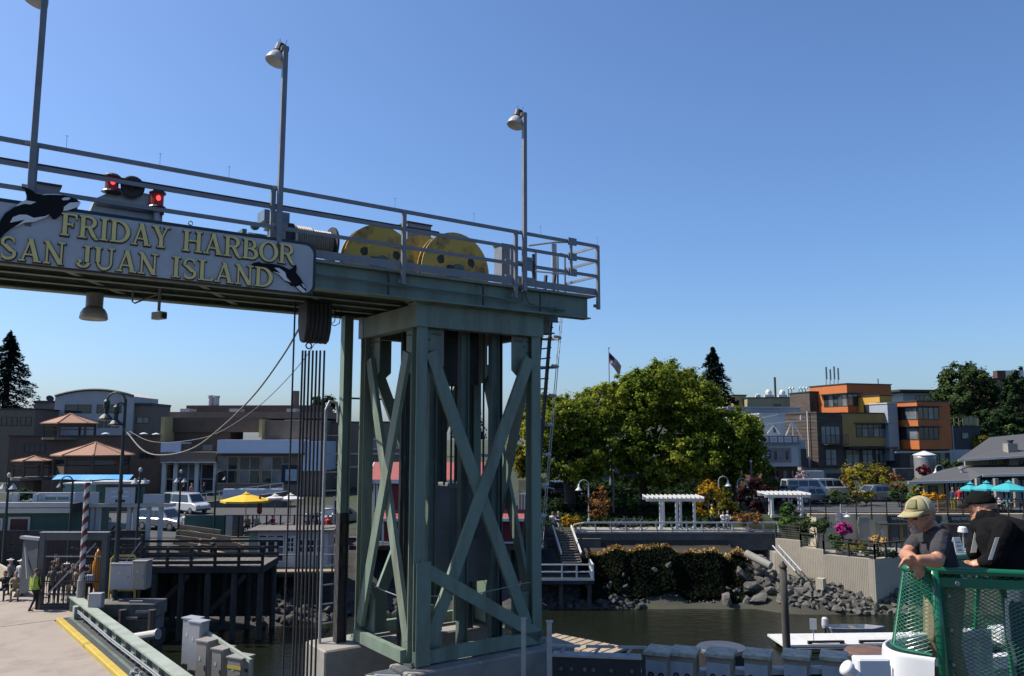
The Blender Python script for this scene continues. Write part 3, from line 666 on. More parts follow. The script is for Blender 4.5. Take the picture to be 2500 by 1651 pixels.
# ================================================================== water, shore, town ground
def watermat():
    m = bpy.data.materials.new('water'); m.use_nodes = True; MAT['water'] = m
    N = m.node_tree.nodes; L = m.node_tree.links; b = N['Principled BSDF']
    b.inputs['Base Color'].default_value = (.008, .010, .006, 1); b.inputs['Roughness'].default_value = .07; b.inputs['IOR'].default_value = 1.33
    tc = N.new('ShaderNodeTexCoord'); mp = N.new('ShaderNodeMapping'); mp.inputs['Scale'].default_value = (.55, 1.1, 1); L.new(tc.outputs['Object'], mp.inputs[0])
    n1 = N.new('ShaderNodeTexNoise'); n1.inputs['Scale'].default_value = 1.6; n1.inputs['Detail'].default_value = 6; n1.inputs['Roughness'].default_value = .62; L.new(mp.outputs[0], n1.inputs['Vector'])
    bp = N.new('ShaderNodeBump'); bp.inputs['Strength'].default_value = .6; bp.inputs['Distance'].default_value = .14; L.new(n1.outputs['Fac'], bp.inputs['Height'])
    L.new(bp.outputs[0], b.inputs['Normal'])
watermat()
m = MB(); m.quad((-400, -120, 0), (400, -120, 0), (400, 75, 0), (-400, 75, 0))
tag(m.build('water', 'water', None, fix=False), kind='structure')
PROF = [(40, -2.2), (47, -1.2), (52.6, -.3), (53.6, .15), (55.2, .9), (56.6, 2.6), (57.6, 3.05), (59.0, 3.25), (59.3, 4.05), (62, 4.2), (75, 5.0), (92, 5.6), (112, 7.0), (150, 9.0), (230, 9.5), (400, 9.5)]
def hprof(y, P=PROF):
    if y <= P[0][0]: return P[0][1]
    for (a, za), (b, zb) in zip(P, P[1:]):
        if y <= b: return za + (zb-za)*(y-a)/(b-a)
    return P[-1][1]
PROF_L = [(40, -2.2), (45, -1.2), (47.5, .1), (50, 1.5), (53, 2.2), (56, 3.3), (57.5, 3.8), (80, 3.9), (92, 5.0), (125, 7.0), (160, 8.3), (230, 8.8), (400, 9)]
PROF_R = [(40, -2.2), (48, -1.2), (51.2, -.25), (52.4, .5), (53.6, 1.0), (54.5, 1.4), (60.9, 1.5), (61.6, 4.9), (75, 5.1), (92, 5.7), (108, 7.5), (150, 15.5), (230, 21), (400, 24)]
def ground(x, y):
    wl = min(1, max(0, (-8-x)/10)); wr = min(1, max(0, (x-15.5)/2.5)); wm = 1-wl-wr
    ye = y+(.45*math.sin(x*.8)+.35*math.sin(x*1.9+1)+.2*math.sin(x*3.7))*(54 < y < 58.4)*wm
    z = hprof(ye)*wm + hprof(y, PROF_L)*wl + hprof(y, PROF_R)*wr
    n = math.sin(x*1.7+y*.9)*math.sin(y*1.3-x*.4)
    return z + n*(.05 if y < 57 else .02)
xs = np.concatenate([np.arange(-260, -70, 8), np.arange(-70, 70, .9), np.arange(70, 262, 8)])
ys = np.concatenate([np.arange(40, 62, .55), np.arange(62, 120, 2.2), np.arange(120, 420, 10)])
m = MB(); nx = len(xs)
vs = [(float(x), float(y), ground(float(x), float(y))) for y in ys for x in xs]
fs = []; 
for j in range(len(ys)-1):
    for i in range(nx-1):
        a = j*nx+i; fs.append((a, a+1, a+nx+1, a+nx))
m.v = vs; m.f = fs
def slot(f):
    y = vs[f[0]][1]; z = vs[f[0]][2]
    if vs[f[0]][0] < 3 and y < 58: return 4
    return 0 if y < 54.6 else (1 if y < 60 else (2 if y < 120 else 3))
m.mi = [slot(f) for f in fs]
tag(m.build('terrain', ['gravel', 'soil', 'grass', 'hill', 'rock_dark'], None, smooth=True, fix=False), kind='structure')
# ================================================================== vegetation
leafmat('leaf_maple', (.045, .08, .016), (.17, .235, .034), (.46, .46, .06), .24, .48)
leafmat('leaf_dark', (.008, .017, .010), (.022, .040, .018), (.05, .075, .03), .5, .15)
leafmat('leaf_conifer', (.006, .013, .012), (.013, .026, .022), (.03, .05, .038), .6, .1)
leafmat('leaf_chestnut', (.012, .028, .012), (.045, .075, .028), (.11, .14, .055), .5, .25)
leafmat('leaf_gold', (.13, .07, .01), (.38, .21, .02), (.62, .38, .04), 1.2, .3)
leafmat('leaf_olive', (.045, .06, .012), (.16, .16, .026), (.36, .25, .04), .9, .3)
leafmat('leaf_purple', (.010, .006, .008), (.03, .016, .018), (.07, .035, .035), 1.0, .2)
leafmat('leaf_rust', (.06, .03, .014), (.19, .09, .035), (.34, .17, .06), 1.2, .2)
leafmat('leaf_fresh', (.02, .05, .012), (.06, .13, .03), (.15, .25, .06), 1.0, .3)
leafmat('leaf_red', (.05, .008, .012), (.14, .02, .03), (.25, .05, .05), 1.0, .25)
leafmat('leaf_ivy', (.004, .006, .005), (.009, .013, .008), (.022, .026, .014), .5, .1)
leafmat('dry_grass', (.16, .095, .035), (.40, .25, .09), (.62, .44, .18), .9, .2)
leafmat('flower_pink', (.14, .008, .06), (.42, .02, .18), (.70, .12, .40), 3, .2)
leafmat('flower_orange', (.35, .12, .01), (.6, .26, .01), (.75, .45, .03), 3, .2)
leafmat('flower_pale', (.16, .10, .12), (.3, .2, .23), (.5, .38, .4), 3, .2)
def quadmesh(name, P, A, Bv, matn):
    n = len(P); co = np.empty((n, 4, 3), np.float32)
    co[:, 0] = P - A; co[:, 1] = P - Bv*.9 + A*.1; co[:, 2] = P + A; co[:, 3] = P + Bv*.9 + A*.1
    me = bpy.data.meshes.new(name); me.vertices.add(4*n); me.vertices.foreach_set('co', co.ravel())
    me.loops.add(4*n); me.loops.foreach_set('vertex_index', np.arange(4*n, dtype=np.int32))
    me.polygons.add(n); me.polygons.foreach_set('loop_start', np.arange(0, 4*n, 4, dtype=np.int32)); me.polygons.foreach_set('loop_total', np.full(n, 4, np.int32))
    me.materials.append(MAT[matn]); me.update(calc_edges=True); return me
def unit(rng, n):
    v = rng.normal(size=(n, 3)); return v / np.linalg.norm(v, axis=1, keepdims=True)
def leafcloud(name, lobes, nclump, nleaf, leaf, matn, parent, seed, flat=.75, cr=.24, up=.35, loc=None):
    rng = np.random.default_rng(seed); Ps = []; Ns = []
    vol = np.array([l[3]*l[4]*l[5] for l in lobes])**.67; vol /= vol.sum()
    cl = []
    for (cx, cy, cz, rx, ry, rz), w in zip(lobes, vol):
        k = max(3, int(nclump*w)); d = unit(rng, k); rr = .45 + .55*rng.random(k)**.45
        rr = np.where(rng.random(k) < .14, rr*1.17, rr); c = np.array([cx, cy, cz]) + d*np.array([rx, ry, rz])*rr[:, None]*.86
        s = cr*(rx*ry*rz)**(1/3)*(.65+.7*rng.random(k)); cl.append((c, s, d))
    C = np.concatenate([c for c, _, _ in cl]); S = np.concatenate([s for _, s, _ in cl]); D = np.concatenate([d for _, _, d in cl])
    idx = rng.integers(0, len(C), nleaf); d = unit(rng, nleaf); r = np.abs(rng.normal(size=nleaf))*.62+.12
    P = C[idx] + d*S[idx][:, None]*r[:, None]*np.array([1, 1, flat])
    n = d + D[idx]*.5 + np.array([0, 0, up]) + rng.normal(size=(nleaf, 3))*.35; n /= np.linalg.norm(n, axis=1, keepdims=True)
    t = np.cross(n, unit(rng, nleaf)); t /= np.linalg.norm(t, axis=1, keepdims=True)+1e-9; b = np.cross(n, t)
    sz = leaf*(.6+.8*rng.random(nleaf))[:, None]
    return put(name, quadmesh(name, P, t*sz*.62, b*sz*.4, matn), parent, loc), C
def trunk_mesh(base, top, r, limbs, seed, lean=.0):
    rnd = random.Random(seed); m = MB(); base, top = Vector(base), Vector(top); pts = []; rs = []
    for i in range(7):
        t = i/6; p = base.lerp(top, t) + Vector((rnd.uniform(-1, 1), rnd.uniform(-1, 1), 0))*r*.35*(t > 0); pts.append(p); rs.append(r*(1.25 if i == 0 else 1-.72*t))
    m.tube(pts, rs, 9)
    for L in limbs:
        s = base.lerp(top, rnd.uniform(.35, .85)); L = Vector(L); mid = s.lerp(L, .5) + Vector((0, 0, (L-s).length*.12))
        m.tube([s, mid, L], [r*.34, r*.22, r*.07], 6)
    return m
def tree(name, label, base, lobes, trunk_r, nclump, nleaf, leaf, matn, seed, cat='tree', group=None, trunk_top=None, bark='bark', **k):
    base = Vector(base); t = thing(name, label, cat, base, 0, group)
    L = [(l[0]-base.x, l[1]-base.y, l[2]-base.z, *l[3:]) for l in lobes]
    o, C = leafcloud('crown', L, nclump, nleaf, leaf, matn, t, seed, **k)
    rnd = random.Random(seed); pick = [C[rnd.randrange(len(C))] for _ in range(10)]
    big = max(L, key=lambda l: l[3]*l[5]); tt = trunk_top or (big[0], big[1], big[2]+big[5]*.45)
    trunk_mesh((0, 0, -.15), tt, trunk_r, [p for p in pick if p[2] > .6], seed).build('trunk', bark, t, smooth=True)
    return t
def plobe(px, py, rpx, rpy, d, depth=None):       # a crown lobe seen at a pixel, at distance d
    c = atd(px, py, d); k = d/FPX
    return (c.x, c.y, c.z, rpx*k, (depth or rpx*k), rpy*k)
def gz(px, d): 
    p = atd(px, 1100, d); return Vector((p.x, p.y, ground(p.x, p.y)))
def shrub(name, label, px, py, rpx, rpy, d, matn, seed, n=2200, leaf=.16, cat='shrub', group=None, nc=26, **k):
    b = gz(px, d); lb = plobe(px, py, rpx*1.22, rpy*1.15, d)
    b.z = max(min(b.z, lb[2]-lb[5]*.6), ground(b.x, b.y)-.05) if lb[2]-lb[5] > b.z-.2 else lb[2]-lb[5]*.95
    return tree(name, label, b, [lb], max(.03, lb[3]*.05), nc, n, leaf, matn, seed, cat, group, **k)
def conifer(name, label, base, h, r, seed, n=9000, leaf=.42, matn='leaf_conifer', z0=.1):
    base = Vector(base); t = thing(name, label, 'tree', base); rng = np.random.default_rng(seed); P = []; A = []; Bv = []
    nb = int(n/60)
    for i in range(nb):
        f = (i+rng.random())/nb; z = h*(z0+(1-z0)*f); rr = r*(1-f)**.8*(.6+.5*rng.random())+.12; a = rng.random()*6.283
        dr = np.array([math.cos(a), math.sin(a), -.18-.15*rng.random()]); sd_ = np.array([-math.sin(a), math.cos(a), 0])
        k = 60; s = rng.random(k)**.7
        p = np.array([0, 0, z]) + dr*rr*s[:, None] + sd_*(rng.normal(size=k)*rr*.17*(1.1-s))[:, None] + np.array([0, 0, 1])*(rng.normal(size=k)*.16-.22*s)[:, None]
        P.append(p); aa = dr + rng.normal(size=(k, 3))*.35; bb = sd_ + rng.normal(size=(k, 3))*.4; sz = leaf*(.5+.7*rng.random(k))[:, None]
        A.append(aa*sz*.6); Bv.append(bb*sz*.33)
    put('crown', quadmesh('crown', np.concatenate(P), np.concatenate(A), np.concatenate(Bv), matn), t)
    MB().tube([(0, 0, -.3), (0, 0, h*.5), (0, 0, h*.98)], [r*.085+.08, r*.05+.05, .03], 8).build('trunk', 'bark', t, smooth=True)
    return t
# --- the big park maple and its neighbours
b = gz(1385, 70); 
tree('maple_tree', 'huge green maple left half of the park canopy, thick leaning trunk', b, [plobe(1405, 1035, 118, 82, 70, 4.5), plobe(1350, 1040, 75, 90, 69, 4), plobe(1312, 1075, 42, 70, 70, 3), plobe(1478, 990, 80, 62, 72, 4), plobe(1400, 1120, 120, 60, 69, 4), plobe(1500, 1080, 90, 90, 70, 4)], .62, 950, 92000, .20, 'leaf_maple', 11, trunk_top=(.4, 0, 5.2), cr=.125)
b = gz(1568, 72)
tree('maple_tree', 'tallest round green maple at the centre of the park canopy', b, [plobe(1620, 960, 110, 82, 73, 5), plobe(1690, 1000, 95, 95, 72, 5), plobe(1560, 985, 85, 85, 71, 4), plobe(1600, 945, 85, 68, 72, 4), plobe(1530, 955, 55, 48, 72, 3), plobe(1600, 1120, 130, 75, 71, 4), plobe(1690, 1100, 105, 80, 70, 4)], .5, 1150, 115000, .20, 'leaf_maple', 12, trunk_top=(.5, 0, 5.5), cr=.125)
b = gz(1790, 71)
tree('maple_tree', 'rounded green maple with yellowing right edge, rightmost of the park canopy', b, [plobe(1790, 1070, 75, 85, 71, 4), plobe(1835, 1100, 42, 75, 71, 2.5), plobe(1760, 1140, 70, 55, 70, 3)], .32, 420, 44000, .20, 'leaf_maple', 13, cr=.135)
b = gz(1318, 80)
tree('maple_tree', 'pale green tree behind the right leg of the tower', b, [plobe(1318, 1010, 60, 55, 80, 3), plobe(1290, 1090, 55, 80, 80, 3)], .3, 150, 14000, .3, 'leaf_olive', 14, cr=.18)
b = gz(1748, 118)
b.z = ground(b.x, b.y)
conifer('fir_tree', 'dark fir tree rising behind the right side of the maples', b, atd(1735, 850, 118).z-b.z, 6.0, 3, n=14000)
b = Vector((atd(12, 1000, 130).x, 130, ground(atd(12, 1000, 130).x, 130)))
conifer('fir_tree', 'dark fir tree at the left picture edge above the rooftops', b, atd(20, 812, 130).z-b.z, 8.5, 4, n=20000)
# trees behind the buildings on the skyline
for px, py, rx, ry, d, mt, sd_, lab in ((785, 985, 36, 30, 140, 'leaf_dark', 21, 'round dark tree behind the hoist cables on the skyline'), (1005, 1010, 22, 40, 130, 'leaf_dark', 22, 'dark tree seen between the near legs of the tower'), (1140, 1000, 40, 45, 130, 'leaf_dark', 23, 'dark green tree seen through the middle of the tower'), (383, 1040, 22, 26, 125, 'leaf_olive', 24, 'olive tree in the gap right of the arched building'), (905, 1000, 12, 14, 135, 'leaf_dark', 25, 'small dark tree top left of the tower brace')):
    p = atd(px, py, d); gy = ground(p.x, d)
    tree('skyline_tree', lab, (p.x, d, gy), [plobe(px, py, rx, ry, d), plobe(px, py+ry*1.2, rx*1.2, ry, d)], .3, 40, 3600, .5, mt, sd_, group='trees on the skyline')
# right-hand hill trees
p = atd(2352, 960, 118)
tree('chestnut_tree', 'big round dark green tree on the hill at the right', (p.x, 118, ground(p.x, 118)), [plobe(2352, 935, 62, 55, 118, 4.5), plobe(2330, 985, 65, 50, 117, 4), plobe(2395, 965, 45, 50, 118, 4), plobe(2350, 1020, 50, 35, 116, 3)], .4, 320, 22000, .42, 'leaf_chestnut', 31, cr=.17)
for px, w, t_, d, sd_, lab in ((2478, 16, 905, 112, 32, 'tall dark poplar at the right picture edge'), (2462, 12, 925, 113, 33, 'second dark poplar just left of the tallest one'), (2497, 14, 915, 114, 34, 'dark poplar cut by the right picture edge')):
    p = atd(px, 1000, d); g = ground(p.x, d); k = d/FPX; zt = atd(px, t_, d).z
    tree('poplar_tree', lab, (p.x, d, g), [(p.x, d, (zt+g)/2+1, w*k*1.1, w*k*1.1, (zt-g)/2), (p.x, d, zt-2, w*k*.7, w*k*.7, 2.2)], .15, 60, 3000, .4, 'leaf_dark', sd_, group='poplars on the right')
for i, (px, py, rx, ry, d, mt) in enumerate(((2440, 1015, 60, 30, 105, 'leaf_dark'), (2400, 1045, 45, 28, 103, 'leaf_dark'), (2475, 1060, 45, 30, 102, 'leaf_chestnut'), (2395, 1075, 25, 14, 101, 'leaf_olive'), (2330, 1040, 30, 22, 106, 'leaf_chestnut'))):
    p = atd(px, py, d); g = min(ground(p.x, d), p.z-ry*d/FPX)
    tree('hedge_bush', ('dark hedge mass below the hill tree', 'dark bushes between the annex and the grey roof', 'mid green bush above the grey roof at the edge', 'small olive bush at the end of the grey roof', 'green bush under the big hill tree')[i], (p.x, d, g), [plobe(px, py, rx, ry, d), plobe(px, py+ry*.7, rx*1.05, ry, d)], .1, 50, 4500, .4, mt, 40+i, 'bush', 'bushes on the right hill')
# street trees in front of the coloured buildings
shr = [(2115, 1175, 55, 40, 76, 'leaf_olive', 'round olive-yellow maple in front of the tan building', 5200, 'street_tree'), (2064, 1178, 10, 22, 78, 'leaf_red', 'small crimson tree left of the olive maple', 900, 'street_tree'), (1876, 1172, 17, 36, 74, 'leaf_fresh', 'narrow bright green columnar tree beside the white shop', 2200, 'street_tree'), (1845, 1220, 48, 46, 66, 'leaf_purple', 'dark purple leaved tree between the pergolas', 6500, 'street_tree'), (1728, 1218, 28, 44, 63, 'leaf_gold', 'golden orange sapling right of the first pergola', 2600, 'street_tree'), (1775, 1228, 22, 30, 65, 'leaf_olive', 'yellow green shrub left of the purple tree', 2000, 'shrub'), (1462, 1228, 28, 38, 62.5, 'leaf_rust', 'rust brown sapling in the park left of the pergola', 2200, 'street_tree'), (2190, 1185, 18, 30, 74, 'leaf_rust', 'sparse brown tree right of the olive maple', 1100, 'street_tree'), (2243, 1190, 14, 24, 71, 'leaf_olive', 'thin tree beside the restaurant corner', 900, 'street_tree'), (2254, 1150, 14, 14, 78, 'leaf_red', 'reddish shrub at the foot of the water tank', 700, 'shrub'), (1958, 1168, 16, 15, 80, 'flower_pale', 'pale pink shrub in front of the white awning', 900, 'shrub'), (2330, 1135, 30, 14, 82, 'leaf_chestnut', 'bush between water tank and restaurant roof', 1200, 'shrub'), (1395, 1273, 24, 13, 60, 'leaf_gold', 'yellow shrub at the head of the harbour stairs', 1300, 'shrub'), (1525, 1228, 28, 12, 68, 'leaf_fresh', 'low light green shrub under the maples', 900, 'shrub'), (1355, 1235, 30, 14, 69, 'leaf_dark', 'dark shrub at the foot of the leaning maple', 1200, 'shrub'), (1420, 1230, 26, 18, 70, 'leaf_dark', 'dark shrub between trunk and rust sapling', 1000, 'shrub'), (1820, 1265, 38, 14, 60, 'leaf_rust', 'brown dry shrub by the promenade rail', 1600, 'shrub'), (1925, 1245, 16, 16, 61, 'leaf_fresh', 'fresh green shrub inside the second pergola', 900, 'shrub'), (1920, 1280, 20, 14, 58, 'leaf_fresh', 'bright green shrub on the stepped terrace', 1000, 'shrub'), (1988, 1287, 36, 24, 57.5, 'leaf_chestnut', 'grey green juniper on the stepped terrace', 2600, 'shrub'), (2040, 1320, 20, 16, 56, 'leaf_fresh', 'tall grass clump below the flower basket', 1200, 'shrub'), (2085, 1335, 34, 14, 55.5, 'leaf_olive', 'low olive planting behind the sea wall fence', 1800, 'shrub'), (2145, 1320, 18, 10, 57.5, 'dry_grass', 'tawny grass clump by the shop wall', 900, 'shrub'), (2150, 1350, 36, 8, 54.5, 'leaf_dark', 'creeping green shrub at the sea wall corner', 1400, 'shrub'), (2270, 1212, 28, 9, 64, 'flower_orange', 'orange flowers below the restaurant window', 900, 'flowers'), (2232, 1214, 16, 9, 64, 'leaf_fresh', 'green plants left of the orange flowers', 700, 'shrub'), (2110, 1212, 22, 14, 68, 'leaf_olive', 'yellow green hedge behind the upper railing', 1300, 'shrub'), (2060, 1215, 34, 13, 68, 'leaf_chestnut', 'green hedge behind the upper railing by the cars', 1500, 'shrub'), (2190, 1208, 22, 16, 67, 'leaf_chestnut', 'silvery green shrub below the brown tree', 1200, 'shrub'), (2035, 1205, 12, 10, 72, 'leaf_olive', 'small hedge beside the parked vans', 500, 'shrub')]
for i, (px, py, rx, ry, d, mt, lab, n, nm) in enumerate(shr):
    shrub(nm, lab, px, py, rx, ry, d, mt, 60+i, n=n, leaf=.15 if d < 66 else .2, cat='tree' if nm == 'street_tree' else ('flowers' if mt == 'flower_orange' else 'shrub'))
# ivy bank, dry grass on the ledge, seaweed, and park undergrowth
rng = np.random.default_rng(5)
def carpet(name, fn, n, leaf, matn, up, label=None, kind='stuff'):
    P = np.array([fn(rng) for _ in range(n)]); nn = unit(rng, n)*.8 + np.array(up); nn /= np.linalg.norm(nn, axis=1, keepdims=True)
    t = np.cross(nn, unit(rng, n)); t /= np.linalg.norm(t, axis=1, keepdims=True); b_ = np.cross(nn, t); sz = leaf*(.5+rng.random(n))[:, None]
    o = put(name, quadmesh(name, P, t*sz*.6, b_*sz*.4, matn)); tag(o, label, kind=kind); return o
def ivy(r):
    x = r.normal(10.6, 3.6); x = x if 4.8 < x < 15.6 else r.uniform(4.6, 15.9); y = r.uniform(54.4, 57.1); z = ground(x, y); return (x, y-.15-.25*r.random(), z+.05+.25*r.random())
tag(carpet('ivy_bank', ivy, 34000, .2, 'leaf_ivy', (0, -.7, .5)), 'dark ivy covering the steep bank above the beach', 'ivy')
def dry(r):
    x = r.uniform(3.6, 17.2); y = 56.75+.35*math.sin(x*1.3)*math.sin(x*.47+1)+(.2+.7*abs(math.sin(x*.9+2)))*r.random(); return (x, y, ground(x, y)+.05+.34*r.random()**2)
tag(carpet('dry_grass', dry, 9000, .22, 'dry_grass', (0, -.3, .2)), 'dry tawny grass along the ledge under the promenade wall', 'grass')
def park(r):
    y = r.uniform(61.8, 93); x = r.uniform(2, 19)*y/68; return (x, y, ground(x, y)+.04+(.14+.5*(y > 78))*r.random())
tag(carpet('undergrowth', park, 14000, .34, 'leaf_dark', (0, 0, .8)), 'ground cover under the park maples, darkened for their shade', 'ground cover')  # spread wide in dark leaves to put the maples' shade on the ground
# ================================================================== centre and right: promenade, sea wall, coloured town
mat('wall_orange', (.56, .155, .035), .7, 0, .06, .8, stain=(.42, .12, .03), stain_amt=.4)
mat('wall_yellow', (.62, .33, .05), .7, 0, .06, .8)
mat('wall_tan', (.46, .28, .09), .75, 0, .07, .8, stain=(.36, .21, .07), stain_amt=.4)
mat('wall_bluegrey', (.36, .41, .46), .6, .1, .06, .8)
mat('wall_olive', (.36, .34, .20), .75, 0, .06, .8)
mat('wall_paleyellow', (.50, .40, .18), .75, 0, .06, .8)
mat('wall_white', (.50, .52, .55), .7, 0, .06, .9)
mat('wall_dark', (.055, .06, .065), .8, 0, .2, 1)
mat('wood_dark', (.075, .055, .045), .85, 0, .35, 3, stretch=(.3, .3, 3), stain=(.16, .13, .11), stain_amt=.5, stain_scale=1.2)
mat('trim_dark', (.03, .034, .036), .6, 0, .15, 2)
mat('trim_mauve', (.24, .22, .26), .6, 0, .1, 2)
mat('brick_dark', (.10, .045, .035), .85, 0, .3, 3)
mat('roof_grey', (.085, .085, .09), .9, 0, .25, 8, bump=.2, bscale=14)
mat('roof_red', (.36, .09, .075), .75, 0, .12, 3)
mat('teal_cloth', (.04, .42, .46), .75, 0, .05, 4)
mat('yellow_cloth', (.80, .50, .01), .75, 0, .05, 4)
mat('white_cloth', (.66, .64, .60), .8, 0, .05, 4)
mat('blue_tarp', (.05, .36, .80), .5, 0, .05, 4)
mat('tank_metal', (.40, .40, .40), .45, .5, .1, 2)
glassmat('glass', (.028, .036, .042)); glassmat('glass_pale', (.16, .18, .20), .15)
mat('door_wood', (.32, .17, .05), .6, 0, .15, 4)
for n_, c_ in dict(red=(.42, .02, .025), blue=(.03, .06, .16), teal=(.05, .30, .38), grey=(.14, .14, .15), black=(.012, .012, .014), white=(.62, .62, .62), tan=(.32, .25, .16), brown=(.09, .05, .035), yellow=(.62, .60, .02), denim=(.05, .07, .12), pink=(.5, .28, .3), navy=(.02, .028, .05), khaki=(.26, .22, .14), hivis=(.30, .62, .02)).items(): mat('cloth_'+n_, c_, .85, 0, .12, 8)
WR = random.Random(77)
def window(parent, u0, u1, z0, z1, v, nx=1, ny=1, fr='trim_dark', gl='glass', fw=.07, d=.05, ax='v', split=None):
    """a window on a wall plane: a frame with mullions and one pane object for each opening"""
    m = MB(); X = [u0+fw/2+(u1-u0-fw)*i/nx for i in range(nx+1)]; Y = [z0+fw/2+(z1-z0-fw)*i/ny for i in range(ny+1)]
    if split and ny == 2: Y[1] = z0+(z1-z0)*split
    bx = (lambda a, b, c, e, y0, y1: m.box(a, b, y0, y1, c, e)) if ax == 'v' else (lambda a, b, c, e, y0, y1: m.box(y0, y1, a, b, c, e))
    s = -1 if ax == 'v' else (-1 if ax == 'u-' else 1)
    lo, hi = sorted((v+s*d, v+s*.002))
    for x in X: bx(x-fw/2, x+fw/2, z0, z1, lo, hi)
    lo2, hi2 = sorted((v+s*(d-.004), v+s*.003))
    for y in Y: bx(u0, u1, y-fw/2, y+fw/2, lo2, hi2)
    w = m.build('window', fr, parent)
    for i in range(nx):
        for j in range(ny):
            g_ = gl if gl != 'glass' or WR.random() > .22 else 'glass_pale'; m = MB(); q0, q1 = sorted((v+s*.018, v+s*.004)); a, b, c, e = X[i]+fw/2, X[i+1]-fw/2, Y[j]+fw/2, Y[j+1]-fw/2
            (m.box(a, b, q0, q1, c, e) if ax == 'v' else m.box(q0, q1, a, b, c, e)); m.build('pane', g_, w)
    return w
def text_on(txt, h, matn, parent, u, v, z, name='lettering', width=None, rz=0):
    cu = bpy.data.curves.new(name, 'FONT'); cu.body = txt; cu.size = h; cu.extrude = .004; cu.align_x = 'CENTER'; cu.resolution_u = 2
    tmp = bpy.data.objects.new('tmp', cu); COL.objects.link(tmp); dg = bpy.context.evaluated_depsgraph_get()
    me = bpy.data.meshes.new_from_object(tmp.evaluated_get(dg)); bpy.data.objects.remove(tmp); bpy.data.curves.remove(cu)
    me.transform(Matrix.Rotation(R(90), 4, 'X'))
    if width:
        xs_ = [q.co.x for q in me.vertices]; w0 = max(xs_)-min(xs_); me.transform(Matrix.Diagonal((width/w0, 1, 1, 1)))
    me.materials.clear(); me.materials.append(MAT[matn]); me.name = name
    return put(name, me, parent, (u, v, z), rz)
# ------------------------------------------------------------------ promenade wall, rail, pergolas
PWF = Frame(0, 59.15, 0, 0)
x0, x1 = PWF.hit(1405, 1295).x, PWF.hit(1905, 1295).x
pw = thing('promenade_wall', 'weathered grey concrete retaining wall below the white promenade rail', 'wall', (0, 0, 0))
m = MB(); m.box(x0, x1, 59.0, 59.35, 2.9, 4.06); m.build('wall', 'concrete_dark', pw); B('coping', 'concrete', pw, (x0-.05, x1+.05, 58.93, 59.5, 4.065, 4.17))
m = MB(); m.box(x0, 17.8, 59.5, 62, 3.6, 4.2); tag(m.build('promenade', 'concrete', None), kind='structure')
rl = thing('promenade_rail', 'white painted pipe rail along the promenade edge', 'railing', (0, 0, 0))
zt = PWF.hit(1600, 1276).z
n = 13
for i in range(n+1):
    x = x0+.4+(x1-x0-.5)*i/n; m = MB(); m.bar((x, 59.1, 4.17), (x-.1, 59.0, zt), .12, .10, up=(1, 0, 0)); m.build('post', 'offwhite', rl)
m = MB(); m.bar((x0+.6, 59.0, zt), (x1, 59.0, zt), .12, .11); m.build('top_rail', 'offwhite', rl)
m = MB(); m.bar((x0, 59.12, 4.28), (x1, 59.12, 4.28), .1, .09); m.build('bottom_rail', 'offwhite', rl)
m = MB(); m.tube([(x0+.6, 59.0, zt), (x0-.1, 59.0, zt-.12), (x0-.3, 59.0, zt-.5)], .055, 6); m.build('rail_end', 'offwhite', rl)
def pergola(label, px0, px1, d, posts, pyt):
    a, b = atd(px0, pyt, d), atd(px1, pyt, d); g = ground(a.x, d); g = max(g, 4.2) if d < 62 else g
    t = thing('pergola', label, 'pergola', ((a.x+b.x)/2, d, g), 0, 'white garden pergolas'); w = (b.x-a.x)/2; h = a.z-g
    for px, y in posts:
        x = atd(px, pyt, d).x-(a.x+b.x)/2; m = MB(); m.box(x-.09, x+.09, y-.09, y+.09, -.05, h-.3); m.box(x-.13, x+.13, y-.13, y+.13, 0, .2); m.build('post', 'white_paint', t)
    for y in (-.14, .14, 1.56, 1.84): B('beam', 'white_paint', t, (-w, w, y-.03, y+.03, h-.3, h-.08))
    k = int(2*w/.34)
    for i in range(k+1):
        x = -w+.1+(2*w-.2)*i/k; B('rafter', 'white_paint', t, (x-.03, x+.03, -.6, 2.3, h-.08, h+.06))
    return t
pergola('white pergola with five posts standing on the promenade', 1578, 1718, 60.3, ((1612, 0), (1629, 1.7), (1651, 0), (1672, 1.7), (1694, 0)), 1214)
pergola('white pergola beside the ramp right of the purple tree', 1868, 1976, 62.0, ((1884, 0), (1896, 1.7), (1956, 0), (1969, 1.7)), 1205)
# bicycles at the rail
def bicycle(x, y, z, label, rz=0.0):
    t = thing('bicycle', label, 'bicycle', (x, y, z), rz, 'bicycles parked by the promenade rail')
    for cx in (-.52, .52):
        MB().tube([(cx+.34*math.cos(a), 0, .34+.34*math.sin(a)) for a in [2*math.pi*i/16 for i in range(16)]], .025, 5, closed=True).build('wheel', 'black_rubber', t)
    m = MB()
    for p, q in (((-.52, .34), (-.05, .34)), ((-.05, .34), (-.2, .85)), ((-.52, .34), (-.17, .75)), ((-.05, .34), (.38, .8)), ((-.17, .75), (.38, .8)), ((.52, .34), (.36, .92))): m.bar((p[0], 0, p[1]), (q[0], 0, q[1]), .035)
    m.build('frame', 'steel_plain', t); MB().box(-.32, -.08, -.06, .06, .85, .91).build('saddle', 'black_paint', t); MB().bar((.36, -.26, .96), (.36, .26, .96), .03).build('handlebar', 'black_paint', t)
for i, px in enumerate((1512, 1536, 1556)):
    bicycle(atd(px, 1280, 60.2).x, 60.2, 4.2, ('leftmost bicycle parked behind the promenade rail', 'middle bicycle parked behind the promenade rail', 'right bicycle parked behind the promenade rail, nearest the pergola')[i], (.2, -.3, .1)[i])
